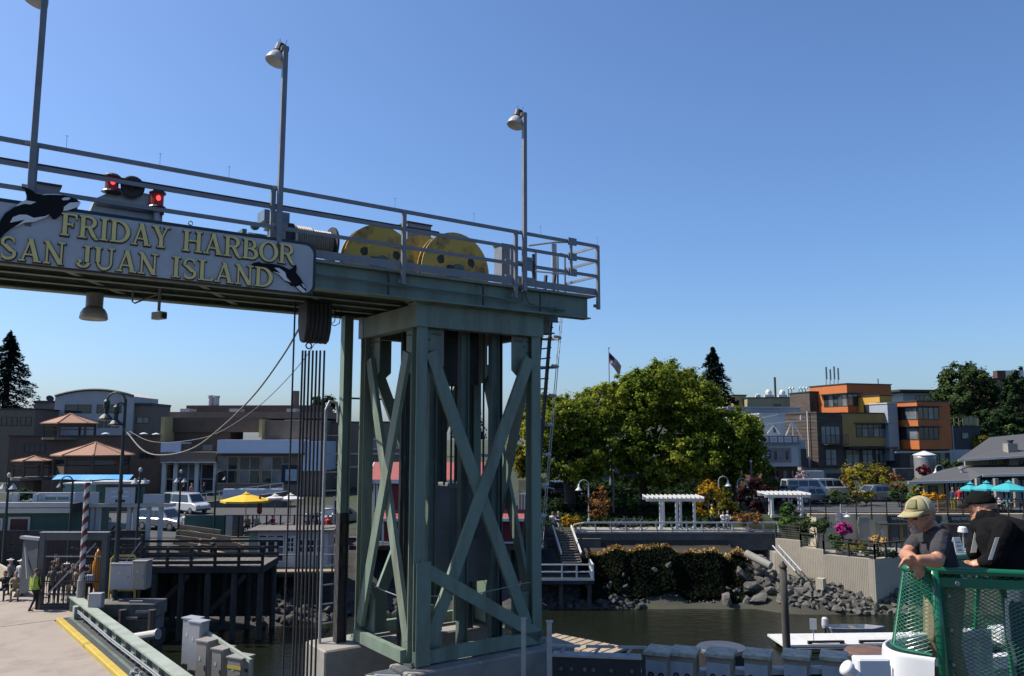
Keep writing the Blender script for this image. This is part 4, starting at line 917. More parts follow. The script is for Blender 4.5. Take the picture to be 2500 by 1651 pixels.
# stairs and white-railed landing by the red house
SF = Frame(0, 0, 0, 0)
st = thing('harbour_stairs', 'dark timber stairs with white handrails down to the landing', 'stairs', (0, 0, 0))
pT = (atd(1372, 1300, 59)); pB = atd(1395, 1372, 54.5); n = 13
for i in range(n):
    t_ = i/(n-1); x = pT.x+(pB.x-pT.x)*t_; y = 59-4.5*t_; z = pT.z+(pB.z-pT.z)*t_
    B('tread', 'timber_grey', st, (x-.62, x+.62, y-.2, y+.12, z-.05, z+.01))
for s_ in (-.66, .66): 
    m = MB(); m.bar((pT.x+s_, 59, pT.z-.1), (pB.x+s_, 54.5, pB.z-.1), .06, .26); m.build('stringer', 'timber_dark', st)
    m = MB(); m.bar((pT.x+s_, 59, pT.z+.45), (pB.x+s_, 54.5, pB.z+.55), .09, .16); m.build('handrail', 'white_paint', st)
ldg = thing('landing', 'timber landing with white railings over the water beside the red house', 'landing', (0, 0, 0))
a, b = atd(1290, 1400, 53.2), atd(1450, 1400, 53.2); zf = atd(1400, 1417, 53.2).z
B('platform', 'timber_dark', ldg, (a.x, b.x, 53.0, 55.6, zf-.22, zf))
for x in (a.x+.3, atd(1372, 1400, 53.1).x, atd(1408, 1400, 53.1).x, b.x-.06): B('rail_post', 'white_paint', ldg, (x-.05, x+.05, 53.05, 53.15, zf, zf+1.0))
for y in (53.9, 54.7, 55.4): B('rail_post', 'white_paint', ldg, (b.x-.11, b.x-.01, y, y+.1, zf, zf+1.0))
for z in (.5, .95): B('rail', 'white_paint', ldg, (a.x, b.x, 53.06, 53.14, zf+z, zf+z+.08)); B('rail', 'white_paint', ldg, (b.x-.10, b.x-.02, 53.2, 55.5, zf+z, zf+z+.08))
B('kick_board', 'white_paint', ldg, (a.x, b.x, 53.01, 53.05, zf+.02, zf+.16))
for x in (a.x+.5, (a.x+b.x)/2, b.x-.3):
    for y in (53.3, 55.2): MB().tube([(x, y, -1.5), (x, y, zf-.2)], .14, 8).build('pile', 'pile_wood', ldg)
# ------------------------------------------------------------------ sea wall
swc = atd(2135, 1366, 52.5); ZT3 = swc.z
def steps():
    L = [(1893, 1316, 57.2), (1953, 1318, 55.9), (2010, 1354, 54.7), (2135, 1366, 52.5)]
    return [atd(*l) for l in L]
S = steps(); swt = thing('sea_wall', 'ribbed pale concrete sea wall stepping down above the rocks', 'wall', (0, 0, 0))
tops = [S[0].z, atd(1980, 1340, 55.3).z, ZT3]; tops[0] = max(tops[0], tops[1]+.45); tops[1] = max(tops[1], ZT3+.3)
def ribbed(p, q, zb, zt_, nm='panel'):
    p, q = Vector((p.x, p.y)), Vector((q.x, q.y)); d = (q-p); n = int(d.length/.11); e = d/n; nn = Vector((e.y, -e.x)).normalized()
    pts = []
    for i in range(n):
        a_ = p+e*i
        pts += [a_+nn*.0, a_+e*.45+nn*.0, a_+e*.5+nn*.014, a_+e*.95+nn*.014]
    poly = [(v.x, v.y) for v in pts] + [(q.x, q.y), (q.x-nn.x*.35, q.y-nn.y*.35), (p.x-nn.x*.35, p.y-nn.y*.35)]
    m = MB(); m.prismz(poly, zb, zt_); return m.build(nm, 'concrete_pale', swt)
for i in range(3): ribbed(S[i], S[i+1], .1, tops[i])
rE = Vector((S[3].x+4.2, S[3].y+2.6, 0)); m = MB()
nn = Vector((2.6, -4.2)).normalized(); m.prismz([(S[3].x, S[3].y), (rE.x, rE.y), (rE.x-.3*nn.x, rE.y-.3*nn.y+.0), (S[3].x-.3, S[3].y+.25)], .1, ZT3); m.build('return_wall', 'concrete_pale', swt)
m = MB(); c = atd(2008, 1415, 54.0); m.cbox((c.x-.15, c.y-.1, c.z-.25), .5, .5, .7, .8); m.build('footing', 'concrete_pale', swt)
TER = 2.92
m = MB(); m.prismz([(S[0].x, S[0].y+.3), (S[3].x-.1, S[3].y+.3), (rE.x, rE.y+.3), (60, 56), (60, 60.9), (S[0].x, 60.9)], 1.6, TER); tag(m.build('terrace', 'concrete', None), kind='structure')
def fence(label, pts, zs, h, npost, matn='timber_dark', pm='timber_dark', bal=0):
    t = thing('fence', label, 'fence', (0, 0, 0)); 
    for (p, q), z in zip(zip(pts, pts[1:]), zs):
        n = max(1, int((q-p).length/npost))
        for i in range(n+1):
            a_ = p.lerp(q, i/n); MB().cbox((a_.x, a_.y, z+h/2), .1, .1, h).build('post', pm, t)
        for f in (.97,): MB().bar((p.x, p.y, z+h*f), (q.x, q.y, z+h*f), .12, .07).build('top_rail', matn, t)
        MB().bar((p.x, p.y, z+.12), (q.x, q.y, z+.12), .04, .04).build('rail', pm, t)
        if bal:
            k = int((q-p).length/bal)
            for i in range(k): a_ = p.lerp(q, (i+.5)/k); MB().bar((a_.x, a_.y, z+.12), (a_.x, a_.y, z+h*.95), .022).build('baluster', pm, t)
        else:
            for f in (.3, .45, .6, .75): MB().bar((p.x, p.y, z+h*f), (q.x, q.y, z+h*f), .012, .012).build('wire', 'steel_plain', t)
    return t
inn = Vector((.1, .14, 0))
fence('weathered wooden fence stepping along the top of the sea wall', [s_+inn for s_ in S]+[Vector((rE.x-.1, rE.y+.1, 0))], tops+[ZT3], .95, 1.25)
pA, pB_ = atd(2060, 1306, 57.0), atd(2130, 1330, 55.2)
fence('dark metal handrail beside the ramp below the flower basket', [Vector((pA.x, 57.2, 0)), Vector((pB_.x-.6, 57.2, 0)), Vector((pB_.x+.5, 55.6, 0))], [TER, TER], 1.0, 1.2, 'trim_dark', 'trim_dark', .28)
# ------------------------------------------------------------------ retaining wall with the shops, ramp and upper railing
RW = 60.75; rw = thing('retaining_wall', 'tall pale board-formed concrete wall holding the upper terrace and shops', 'wall', (0, 0, 0))
X0 = atd(1975, 1250, RW).x; ZU = 5.28
B('wall', 'concrete_sunlit', rw, (X0, 62, RW, RW+.4, 2.3, ZU)); xp = atd(2104, 1270, RW).x
B('pilaster', 'concrete', rw, (xp-.38, xp+.38, RW-.35, RW-.004, 2.4, ZU-.2)); B('conduit', 'steel_plain', rw, (atd(2140, 1290, RW).x-.03, atd(2140, 1290, RW).x+.03, RW-.06, RW-.003, 2.9, 4.7))
B('meter_box', 'galv', rw, (atd(2152, 1297, RW).x-.14, atd(2152, 1297, RW).x+.14, RW-.16, RW-.004, 3.5, 4.25))
for i in range(9): B('joint', 'concrete', rw, (X0+1.4+i*2.4, X0+1.44+i*2.4, RW-.012, RW-.002, 2.9, ZU-.02))
rp_ = MB(); a_, b_ = atd(1978, 1243, 60.3), atd(2120, 1318, 59.2); rp_.add([(a_.x, 60.74, ZU-.1), (b_.x, 60.74, TER+.02), (b_.x, 59.2, TER+.02), (a_.x, 59.2, ZU-.1), (a_.x, 60.74, 2.4), (b_.x, 60.74, 2.4), (b_.x, 59.2, 2.4), (a_.x, 59.2, 2.4)], [(0, 1, 2, 3), (4, 7, 6, 5), (0, 4, 5, 1), (1, 5, 6, 2), (2, 6, 7, 3), (3, 7, 4, 0)])
tag(rp_.build('ramp', 'concrete_pale', None), kind='structure')
m = MB(); m.box(X0, 70, RW+.4, 78, 4.6, ZU); tag(m.build('upper_terrace', 'asphalt', None), kind='structure')
ur = thing('upper_railing', 'long dark steel railing with brackets along the upper terrace edge', 'railing', (0, 0, 0))
x = X0+.1; XE = 40.5
while x < XE:
    m = MB(); m.box(x-.035, x+.035, RW-.10, RW-.03, ZU-.42, ZU+1.03); m.build('post', 'trim_dark', ur); x += 1.13
B('top_rail', 'trim_dark', ur, (X0, XE, RW-.115, RW-.02, ZU+1.035, ZU+1.1)); B('bottom_rail', 'trim_dark', ur, (X0, XE, RW-.09, RW-.04, ZU+.06, ZU+.12))
for z in (.3, .5, .7, .88): MB().bar((X0, RW-.065, ZU+z), (XE, RW-.065, ZU+z), .014).build('cable', 'trim_dark', ur)
def shopfront(label, px0, px1, txt, px_t, tw):
    a_, b_ = atd(px0, 1300, RW), atd(px1, 1300, RW); w = b_.x-a_.x
    t = thing('kayak_shop', label, 'shop', (a_.x, RW, TER)); h = 2.25
    [B('pillar', 'trim_dark', t, (q, q+.14, -.16, -.002, 0, h-.45)) for q in (0, w*.62, w-.14)]
    B('sign_board', 'black_paint', t, (-.05, w+.05, -.22, -.004, h-.42, h)); text_on(txt, .36, 'white_cloth', t, px_t*w, -.232, h-.34, 'sign_lettering', tw*w)
    B('canopy', 'trim_dark', t, (-1.0, w*.4, -.9, -.225, h-.62, h-.54))
    window(t, .16, w*.22, .25, h-.5, -.01, 1, 1); window(t, w*.64+.12, w-.16, .3, h-.5, -.01, 2, 1)
    d = B('door', 'door_wood', t, (w*.24, w*.24+.12, -.11, -.02, 0, h-.47), (w*.60-.12, w*.60, -.11, -.02, 0, h-.47), (w*.24+.121, w*.60-.121, -.11, -.02, h-.6, h-.47), (w*.41, w*.43, -.105, -.021, .02, h-.601))
    B('pane', 'glass', d, (w*.24+.12, w*.41, -.05, -.03, .05, h-.6)); B('pane', 'glass', d, (w*.43, w*.60-.12, -.05, -.03, .05, h-.6))
    return t
shopfront('black kayak shop front behind the man in the cap', 2168, 2296, 'WHALE & KAYAK', .42, .74)
t = shopfront('black whale watching shop front between the two men', 2318, 2432, 'WHALE WATCHING - KAYAKING', .46, .86)
for i, (px, lab) in enumerate(((2328, 'framed chalk menu board left of the shop door'),)):
    p = atd(px, 1310, 60.3); t = thing('menu_board', lab, 'board', (p.x, 60.2, TER)); B('frame', 'door_wood', t, (-.42, .42, 0, .06, .5, 1.65)); B('panel', 'trim_dark', t, (-.34, .34, -.015, -.002, .58, 1.57)); B('leg', 'door_wood', t, (-.38, -.3, 0, .05, 0, .499)); B('leg', 'door_wood', t, (.3, .38, 0, .05, 0, .499))
p = atd(2337, 1340, 57.5); t = thing('sandwich_board', 'white sandwich board sign standing on the terrace before the shop', 'sign', (p.x, 57.5, TER), .2)
for s_ in (-1, 1):
    m = MB(); m.add([(-.34, s_*.28, 0), (.34, s_*.28, 0), (.27, s_*.03, 1.05), (-.27, s_*.03, 1.05), (-.34, s_*.28+.03, 0), (.34, s_*.28+.03, 0), (.27, s_*.03+.03, 1.05), (-.27, s_*.03+.03, 1.05)], [(0, 1, 2, 3), (7, 6, 5, 4), (0, 4, 5, 1), (1, 5, 6, 2), (2, 6, 7, 3), (3, 7, 4, 0)]); m.build('board', 'white_paint', t)
for k in range(3):
    m = MB(); m.cbox((0, -.26+k*.075, .22+k*.26), .38, .012, .05); m.build('text_bar', 'trim_dark', t)
p = atd(2352, 1320, 58.6); t = thing('heat_lamp', 'white mushroom topped patio heater in front of the shop', 'heater', (p.x, 58.6, TER)); MB().lathe([(.25, 0), (.25, .1), (.05, .14), (.05, 1.25)], (0, 0, 0), 12).build('stand', 'galv', t); MB().lathe([(.1, 1.25), (.34, 1.3), (.28, 1.6), (.2, 1.68)], (0, 0, 0), 14).build('hood', 'white_paint', t)
# lamp post with the hanging basket and small sign boards
p = atd(2057, 1330, 56.0); t = thing('lamp_post', 'blue-grey post with white lamp shade, pink flower basket and sign boards', 'lamp post', (p.x, 56, TER))
zt_ = atd(2057, 1232, 56).z-TER; MB().lathe([(.09, 0), (.09, .3), (.055, .32), (.05, zt_)], (0, 0, 0), 10).build('post', 'wall_bluegrey', t)
MB().tube([(0, 0, zt_-.3), (.15, 0, zt_-.05), (.35, 0, zt_-.05), (.43, 0, zt_-.35), (.43, 0, zt_-.55)], .025, 6).build('arm', 'wall_bluegrey', t); MB().lathe([(.05, 0), (.08, -.12), (.26, -.3), (.27, -.33), (.2, -.33)], (.43, 0, zt_-.5), 14).build('lamp_shade', 'white_paint', t, smooth=True)
for k, z in enumerate((zt_-.55, zt_-.85)): B('sign_board', 'white_paint', t, (-.36, -.06, -.04, -.01, z-.22, z)); 
o, C = leafcloud('flower_basket', [(.05, -.3, atd(2058, 1290, 56).z-TER, .58, .55, .45)], 40, 2600, .11, 'flower_pink', t, 77)
# ------------------------------------------------------------------ coloured buildings
o_ = atd(2067, 1185, 96); CF = Frame(o_.x, 96, ground(o_.x, 96)-.1, 18)
def blk(t, name, matn, px0, px1, pyt, pyb, v, depth, cap='trim_dark', capd=.12):
    """a wall block whose front spans px0..px1 and pyt..pyb on the plane v of the complex"""
    a_ = CF.hit(px0, pyt, v); b_ = CF.hit(px1, pyt, v); zb = CF.hit((px0+px1)/2, pyb, v).z; zt_ = (a_.z+b_.z)/2
    B(name, matn, t, (a_.x, b_.x, v, v+depth, zb, zt_))
    if cap: B('parapet_cap', cap, t, (a_.x-.1, b_.x+.1, v-.1, v+depth+.1, zt_+.002, zt_+capd))
    return a_.x, b_.x, zb, zt_
def win(t, px0, px1, pyt, pyb, v, nx, ny, **k):
    a_ = CF.hit(px0, pyt, v); b_ = CF.hit(px1, pyb, v); return window(t, a_.x, b_.x, b_.z, a_.z, v, nx, ny, **k)
bt = fthing('office_building', 'tan and yellow cubic building with dark wood wing and storefront', 'building', CF)
bx_ = blk(bt, 'tan_wall', 'wall_tan', 2055, 2178, 1010, 1090, 0, 8)
win(bt, 2089, 2176, 1036, 1068, 0, 6, 2, split=.68); a_, b_ = CF.hit(2085, 1034, 0), CF.hit(2180, 1034, 0); B('sunshade', 'trim_dark', bt, (a_.x, b_.x, -.6, -.004, a_.z, a_.z+.08))
bs = blk(bt, 'storefront_wall', 'wall_dark', 2056, 2178, 1091, 1141, .3, 7, None); win(bt, 2064, 2100, 1098, 1137, .3, 2, 2, split=.72); win(bt, 2104, 2132, 1098, 1137, .3, 2, 2, split=.72, gl='glass_pale'); win(bt, 2136, 2176, 1098, 1137, .3, 4, 2, split=.72)
a_, b_ = CF.hit(2060, 1095, 0), CF.hit(2180, 1095, 0); B('canopy', 'trim_dark', bt, (a_.x, b_.x, -.9, .295, a_.z, a_.z+.1))
blk(bt, 'base_wall', 'concrete', 1994, 2180, 1142, 1205, .1, 7, None)
a_, b_ = CF.hit(2017, 1156, .1), CF.hit(2060, 1196, .1); B('garage_opening', 'black_paint', bt, (a_.x, b_.x, .05, .098, b_.z, a_.z))
dw = blk(bt, 'wood_wing', 'wood_dark', 1994, 2054, 1010, 1142, -.25, 9)
k_ = 0
for zz in np.arange(dw[2]+.25, dw[3]-.1, .42):
    k_ += 1; m = MB(); m.box(dw[0]-.035, dw[0]-.003, -.24, 8.6, zz, zz+.36); m.build('plank', 'wood_dark', bt)
win(bt, 2003, 2052, 1040, 1084, -.25, 4, 1, gl='glass_pale'); win(bt, 2014, 2044, 1097, 1137, -.25, 2, 2, split=.4, gl='glass_pale')
a_, b_ = CF.hit(2006, 1062, -.25), CF.hit(2058, 1084, -.25)
B('balcony', 'trim_dark', bt, (a_.x, b_.x, -1.2, -.26, b_.z-.12, b_.z))
m = MB()
for i in range(15): x = a_.x+(b_.x-a_.x)*i/14; m.box(x-.015, x+.015, -1.2, -1.17, b_.z, b_.z+1.0)
m.box(a_.x, b_.x, -1.21, -1.16, b_.z+1.0, b_.z+1.06); m.build('balcony_rail', 'trim_dark', bt)
for px in (1978,): a_ = CF.hit(1974, 1000, 0); B('downpipe', 'offwhite', bt, (dw[0]-.35, dw[0]-.22, 1.0, 1.12, dw[2], dw[3]+.3))
# yellow penthouse and blue-grey panels
yb = blk(bt, 'yellow_wall', 'wall_yellow', 2147, 2177, 967, 1012, 3.2, 6); yz = (yb[2], yb[3]); a_ = CF.hitu(2101, 970, yb[0])
B('yellow_wall', 'wall_yellow', bt, (yb[0], yb[0]+.02, 3.2, 3.21, yz[0], yz[1]))
window(bt, yb[0]+.1, yb[1]+.4, yz[0], yz[0]+(yz[1]-yz[0])*.56, 3.2, 3, 1); window(bt, 3.3, 6.0, yz[0], yz[0]+(yz[1]-yz[0])*.56, yb[0], 3, 1, ax='u-')
blk(bt, 'grey_wall', 'wall_bluegrey', 2083, 2102, 975, 1012, 8.0, 3, 'offwhite')
bo = fthing('office_building', 'orange cube rising behind the tan building with a corner window', 'building', CF)
ob = blk(bo, 'orange_wall', 'wall_orange', 2067, 2175, 939, 1012, 7, 7.4)
a_, b_ = CF.hit(2068, 962, 7), CF.hit(2096, 992, 7); window(bo, ob[0]+.02, b_.x, b_.z, a_.z, 7, 2, 1); window(bo, 7.05, 11.5, b_.z, a_.z, ob[0], 5, 1, ax='u-'); B('sunshade', 'trim_dark', bo, (ob[0]-.5, b_.x+.3, 6.4, 6.995, a_.z+.05, a_.z+.14), (ob[0]-.55, ob[0]-.004, 7.0, 12, a_.z+.05, a_.z+.14))
for i, (px, h) in enumerate(((2020, 2.6), (2026, 2.3), (2036, 2.7), (2045, 2.5))):
    a_ = CF.hit(px, 940, 12); m = MB(); m.tube([(ob[0]+.5+i*.65, 11.5, ob[3]+.12), (ob[0]+.5+i*.65, 11.5, ob[3]+h*.75)], .05, 6); m.box(ob[0]+.38+i*.65, ob[0]+.62+i*.65, 11.35, 11.44, ob[3]+h*.35, ob[3]+h); m.build('antenna', 'steel_plain', bo)
MB().tube([(ob[0]+6, 8, ob[3]), (ob[0]+6, 8, ob[3]+.9)], .08, 6).build('vent_pipe', 'steel_plain', bo)
b2 = fthing('office_building', 'nearer orange cube with two rows of corner windows right of the pale strip', 'building', CF)
rb = blk(b2, 'orange_wall', 'wall_orange', 2238, 2318, 981, 1097, -3.0, 6.3)
for (t0, t1) in ((994, 1025), (1043, 1074)):
    a_, b_ = CF.hit(2238, t0, -3), CF.hit(2293, t1, -3); window(b2, rb[0]+.02, b_.x, b_.z, a_.z, -3, 4, 1 if t0 > 1000 else 1); window(b2, -2.95, .6, b_.z, a_.z, rb[0], 2, 1, ax='u-'); B('sunshade', 'trim_dark', b2, (rb[0]-.4, b_.x+.2, -3.5, -3.005, a_.z+.06, a_.z+.13), (rb[0]-.45, rb[0]-.004, -3.0, .8, a_.z+.06, a_.z+.13))
blk(b2, 'entrance_wall', 'wall_dark', 2196, 2318, 1098, 1145, -1.5, 5, None); win(b2, 2220, 2232, 1110, 1143, -1.5, 1, 1, fr='door_wood'); win(b2, 2250, 2310, 1105, 1135, -1.5, 4, 1)
B('beam', 'steel_plain', b2, (rb[0]-3.6, rb[1]+.2, -3.2, -2.9, rb[2]-.42, rb[2]-.22)); blk(b2, 'retaining_wall', 'concrete_dark', 2185, 2330, 1143, 1200, -3.2, 2, None)
gs_ = blk(b2, 'pale_strip_wall', 'wall_bluegrey', 2166, 2190, 986, 1125, -.6, 3, 'offwhite')
b3 = fthing('annex_building', 'dark clad annex with roof deck right of the orange cubes', 'building', CF)
an = blk(b3, 'wall', 'wall_dark', 2318, 2392, 1042, 1098, -1.0, 6); win(b3, 2347, 2366, 1056, 1072, -1, 1, 1, gl='glass_pale')
blk(b3, 'lower_wall', 'wall_white', 2302, 2372, 1098, 1136, -1.3, 5, None); B('downpipe', 'offwhite', b3, (an[0]+.05, an[0]+.17, -1.35, -1.02 if False else -1.31, an[2]-2, an[3]+.2))
m = MB()
for i in range(7): x = an[0]+.1+(an[1]-an[0]-.2)*i/6; m.box(x-.04, x+.04, -.95, -.87, an[3]+.12, an[3]+1.2)
m.box(an[0], an[1], -.96, -.86, an[3]+1.2, an[3]+1.28); m.build('deck_rail', 'timber_grey', b3)
B('deck_panel', 'wall_olive', b3, (an[1]-2.6, an[1]-.2, -.93, -.90, an[3]+.2, an[3]+1.1))
# white shop with panelled parapet
o_ = atd(1906, 1195, 86); WS = Frame(o_.x, 86, ground(o_.x, 86)-.1, 4)
ws = fthing('shop_building', 'white two storey shop with panelled parapet and three windows', 'building', WS)
P_ = lambda px, py, v=0: WS.hit(px, py, v)
a_, b_ = P_(1860, 1083), P_(1950, 1139); B('upper_wall', 'wall_white', ws, (a_.x, b_.x, 0, 7, b_.z, a_.z)); B('lower_wall', 'brick_dark', ws, (a_.x, b_.x, .3, 6.9, -.5, b_.z-.003))
c_ = P_(1860, 1064); B('parapet', 'trim_mauve', ws, (a_.x-.1, b_.x+.1, -.12, .5, a_.z+.003, c_.z)); B('cornice', 'trim_mauve', ws, (a_.x-.2, b_.x+.2, -.25, .55, a_.z-.12, a_.z+.002))
for x0_, x1_ in ((1866, 1876), (1880, 1897), (1900, 1912), (1915, 1932), (1936, 1946)):
    q, r_ = P_(x0_, 1067, -.12), P_(x1_, 1080, -.12); f = B('parapet_panel', 'white_paint', ws, (q.x, r_.x, -.16, -.122, r_.z, q.z)); B('panel_inset', 'wall_white', f, (q.x+.12, r_.x-.12, -.17, -.161, r_.z+.12, q.z-.12))
q, r_ = P_(1882, 1094), P_(1932, 1129); window(ws, q.x, r_.x, r_.z, q.z, 0, 3, 1, fr='trim_mauve', fw=.28); q, r_ = P_(1866, 1098), P_(1881, 1121); s_ = B('hanging_sign', 'cloth_navy', ws, (q.x, r_.x, -.10, -.004, r_.z, q.z))
for k in range(3): B('sign_bar', 'white_paint', s_, (q.x+.14, r_.x-.14, -.112, -.101, r_.z+.32+k*.18, r_.z+.40+k*.18))
for k in range(3): q, r_ = P_(1890+k*20, 1148, .3), P_(1904+k*20, 1192, .3); window(ws, q.x, r_.x, max(r_.z, .1), q.z, .3, 1, 1)
a_, b_ = P_(1951, 1075), P_(1974, 1139); B('side_bay', 'wall_bluegrey', ws, (a_.x, b_.x, .6, 6, b_.z, a_.z)); q, r_ = P_(1955, 1096, .6), P_(1970, 1138, .6); window(ws, q.x, r_.x, r_.z, q.z, .6, 1, 1, gl='trim_dark')
a_, b_ = P_(1950, 1149), P_(2000, 1168); B('awning', 'offwhite', ws, (a_.x, b_.x, -1.2, .5, b_.z, a_.z)); B('lower_wall', 'wall_dark', ws, (a_.x, b_.x, .62, 6, -.5, b_.z))
# buildings on the slope behind
def back(name, label, d, deg, px0, px1, pyt, pyb, depth, wall, wins=(), cap='trim_dark', **k):
    c = atd((px0+px1)/2, pyb, d); fr = Frame(c.x, d, c.z, deg); t = fthing(name, label, 'building', fr); a_, b_ = fr.hit(px0, (pyt+pyb)/2), fr.hit(px1, (pyt+pyb)/2); zt_ = fr.hit((px0+px1)/2, pyt).z
    zb = min(-.5, ground(c.x, d)-c.z-.3)
    B('wall', wall, t, (a_.x, b_.x, 0, depth, zb, zt_)); B('parapet_cap', cap, t, (a_.x-.1, b_.x+.1, -.12, depth+.1, zt_+.002, zt_+.14))
    for (x0_, x1_, y0_, y1_, nx, ny) in wins:
        q, r_ = fr.hit(x0_, y0_), fr.hit(x1_, y1_); window(t, q.x, r_.x, r_.z, q.z, 0, nx, ny, **k)
    return t, fr, (a_.x, b_.x, zt_)
t, fr, e = back('office_building', 'olive green flat roofed building behind with white satellite domes', 118, -8, 1825, 1978, 972, 1004, 9, 'wall_olive', ((1888, 1906, 987, 998, 2, 1), (1930, 1945, 985, 998, 2, 1), (1948, 1975, 985, 998, 4, 1)))
for px, r_ in ((1877, .8), (1910, .75), (1850, .4)):
    q = fr.hit(px, 968, 2.0); m = MB(); m.ball((q.x, 2.0, e[2]+r_*.9+.1), r_*.6, r_*.6, r_*.75); m.box(q.x-r_*.8, q.x+r_*.8, 1.4, 2.6, e[2]+.14, e[2]+.55); m.build('satellite_dome', 'white_paint', t, smooth=False)
m = MB(); q = fr.hit(1893, 960, 3); m.tube([(q.x, 3, e[2]), (q.x, 3, e[2]+3.2), (q.x, 3, e[2]+3.25)], [.16, .16, .26], 8); m.build('flue', 'trim_dark', t)
for px in (1925, 1933, 1951, 1959, 1967): q = fr.hit(px, 960, 3); m = MB(); m.tube([(q.x, 3, e[2]), (q.x, 3, e[2]+1.5), (q.x+.2, 3, e[2]+1.7), (q.x+.4, 3, e[2]+1.4)], .07, 6); m.build('vent_pipe', 'steel_plain', t)
back('shed_building', 'small pale yellow building beside the fir tree', 122, 10, 1792, 1822, 966, 1000, 6, 'wall_paleyellow', ((1797, 1804, 985, 998, 1, 1),))
back('office_building', 'dark brown timber block left of the rear orange cube', 110, 12, 1977, 2012, 958, 1008, 5, 'wood_dark', ((1979, 2004, 983, 997, 4, 1),))
t, fr, e = back('warehouse', 'long blue-grey flat building below the olive one', 106, 6, 1778, 1955, 996, 1035, 7, 'wall_bluegrey', (), cap='offwhite')
for i, px in enumerate((1925, 1940, 1950)): q = fr.hit(px, 1010); B('roof_unit', 'offwhite', t, (q.x-.5, q.x+.4, -1.4, -.3, -.2, .5+.2*(i % 2)))
t, fr, e = back('gabled_shop', 'white gabled building with long roof braces behind the white shop', 92, 6, 1856, 1918, 1012, 1090, 6, 'wall_white', ((1888, 1894, 1040, 1056, 1, 1),), cap='offwhite')
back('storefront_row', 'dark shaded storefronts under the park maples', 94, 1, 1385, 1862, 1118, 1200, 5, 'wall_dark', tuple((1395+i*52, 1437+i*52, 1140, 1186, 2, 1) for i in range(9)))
p = atd(1905, 1035, 90); t = thing('sign_scaffold', 'white steel brace frame standing on the roof behind the white shop', 'frame', (p.x, 90, atd(1905, 1072, 90).z))
for a_, b_ in (((1873, 1060), (1889, 1039)), ((1904, 1060), (1889, 1039)), ((1919, 1064), (1933, 1032)), ((1937, 1064), (1935, 1032)), ((1962, 1074), (1936, 1032)), ((1860, 1037), (1955, 1027)), ((1858, 1022), (1900, 1012)), ((1955, 1028), (1955, 1014))):
    q, r_ = atd(*a_, 90)-t.location, atd(*b_, 90)-t.location; MB().bar(q, r_, .12).build('brace', 'white_paint', t)
t, fr, e = back('house', 'grey house with overhanging flat roof behind the chestnut tree', 135, 8, 2205, 2290, 960, 985, 8, 'wall_bluegrey', ((2235, 2285, 966, 980, 5, 1),)); B('roof', 'trim_dark', t, (e[0]-1.5, e[1]+1, -1.5, 9, e[2]+.16, e[2]+.5))
t, fr, e = back('house', 'brown hilltop building with white rooftop units at the right edge', 140, -6, 2420, 2520, 925, 985, 9, 'brick_dark', ((2436, 2452, 932, 948, 1, 1), (2460, 2490, 932, 948, 2, 1))); 
for px in (2450, 2468, 2495): q = fr.hit(px, 915); B('roof_unit', 'white_paint' if px > 2460 else 'brick_dark', t, (q.x-.8, q.x+.6, .5, 2, e[2]+.14, e[2]+1.5))
# water tank
p = atd(2260, 1160, 84); t = thing('water_tank', 'corrugated grey metal water tank with white conical lid', 'tank', (p.x, 84, ground(p.x, 84)-.05)); hz = atd(2260, 1112, 84).z-t.location.z; rr = 24*84/FPX
pr = []
for k in range(int(hz/.25)): pr += [(rr, k*.25), (rr+.03, k*.25+.12)]
MB().lathe(pr+[(rr, hz)], (0, 0, 0), 24).build('shell', 'tank_metal', t, smooth=True); MB().lathe([(rr+.08, hz+.002), (rr+.06, hz+.08), (.1, hz+.45)], (0, 0, 0), 24).build('lid', 'white_paint', t)
for k in range(2): MB().bar((rr*.9+.1, -rr*.5-k*.3-.1, .3), (rr*.9+.1, -rr*.5-k*.3-.1, hz-.3), .05).build('ladder_rail', 'trim_dark', t)
# restaurant
def roofmesh(name, t, pts, faces, matn='roof_grey', th=.18):
    m = MB(); m.add([p - t.location for p in pts], faces); me = m.build(name, matn, t)
    sol = me.modifiers.new('thick', 'SOLIDIFY'); sol.thickness = th; sol.offset = -1; return me
rs = thing('restaurant', 'low restaurant with dark shingle hip roofs and glass front at the right', 'restaurant', (atd(2400, 1200, 70).x, 70, 5.28))
E = lambda px, py, d: atd(px, py, d)
lo = [E(2216, 1177, 67), E(2370, 1173, 67), E(2398, 1160, 67.5), E(2640, 1154, 66), E(2640, 1128, 76), E(2352, 1136, 76), E(2300, 1148, 75)]
roofmesh('lower_roof', rs, lo, [(0, 1, 5, 6), (1, 2, 5), (2, 3, 4, 5)])
up = [E(2338, 1123, 74), E(2640, 1104, 72), E(2640, 1046, 82), E(2416, 1068, 81)]
roofmesh('upper_roof', rs, up, [(0, 1, 2, 3)])
def gut(a_, b_, nm='gutter'):
    MB().bar(a_-rs.location+Vector((0, -.05, -.06)), b_-rs.location+Vector((0, -.05, -.06)), .12, .2).build(nm, 'offwhite', rs)
gut(lo[0], lo[1]); gut(lo[2], lo[3]); gut(up[0], up[1], 'fascia')
for k in range(6):
    a_ = lo[0].lerp(lo[1], k/5)
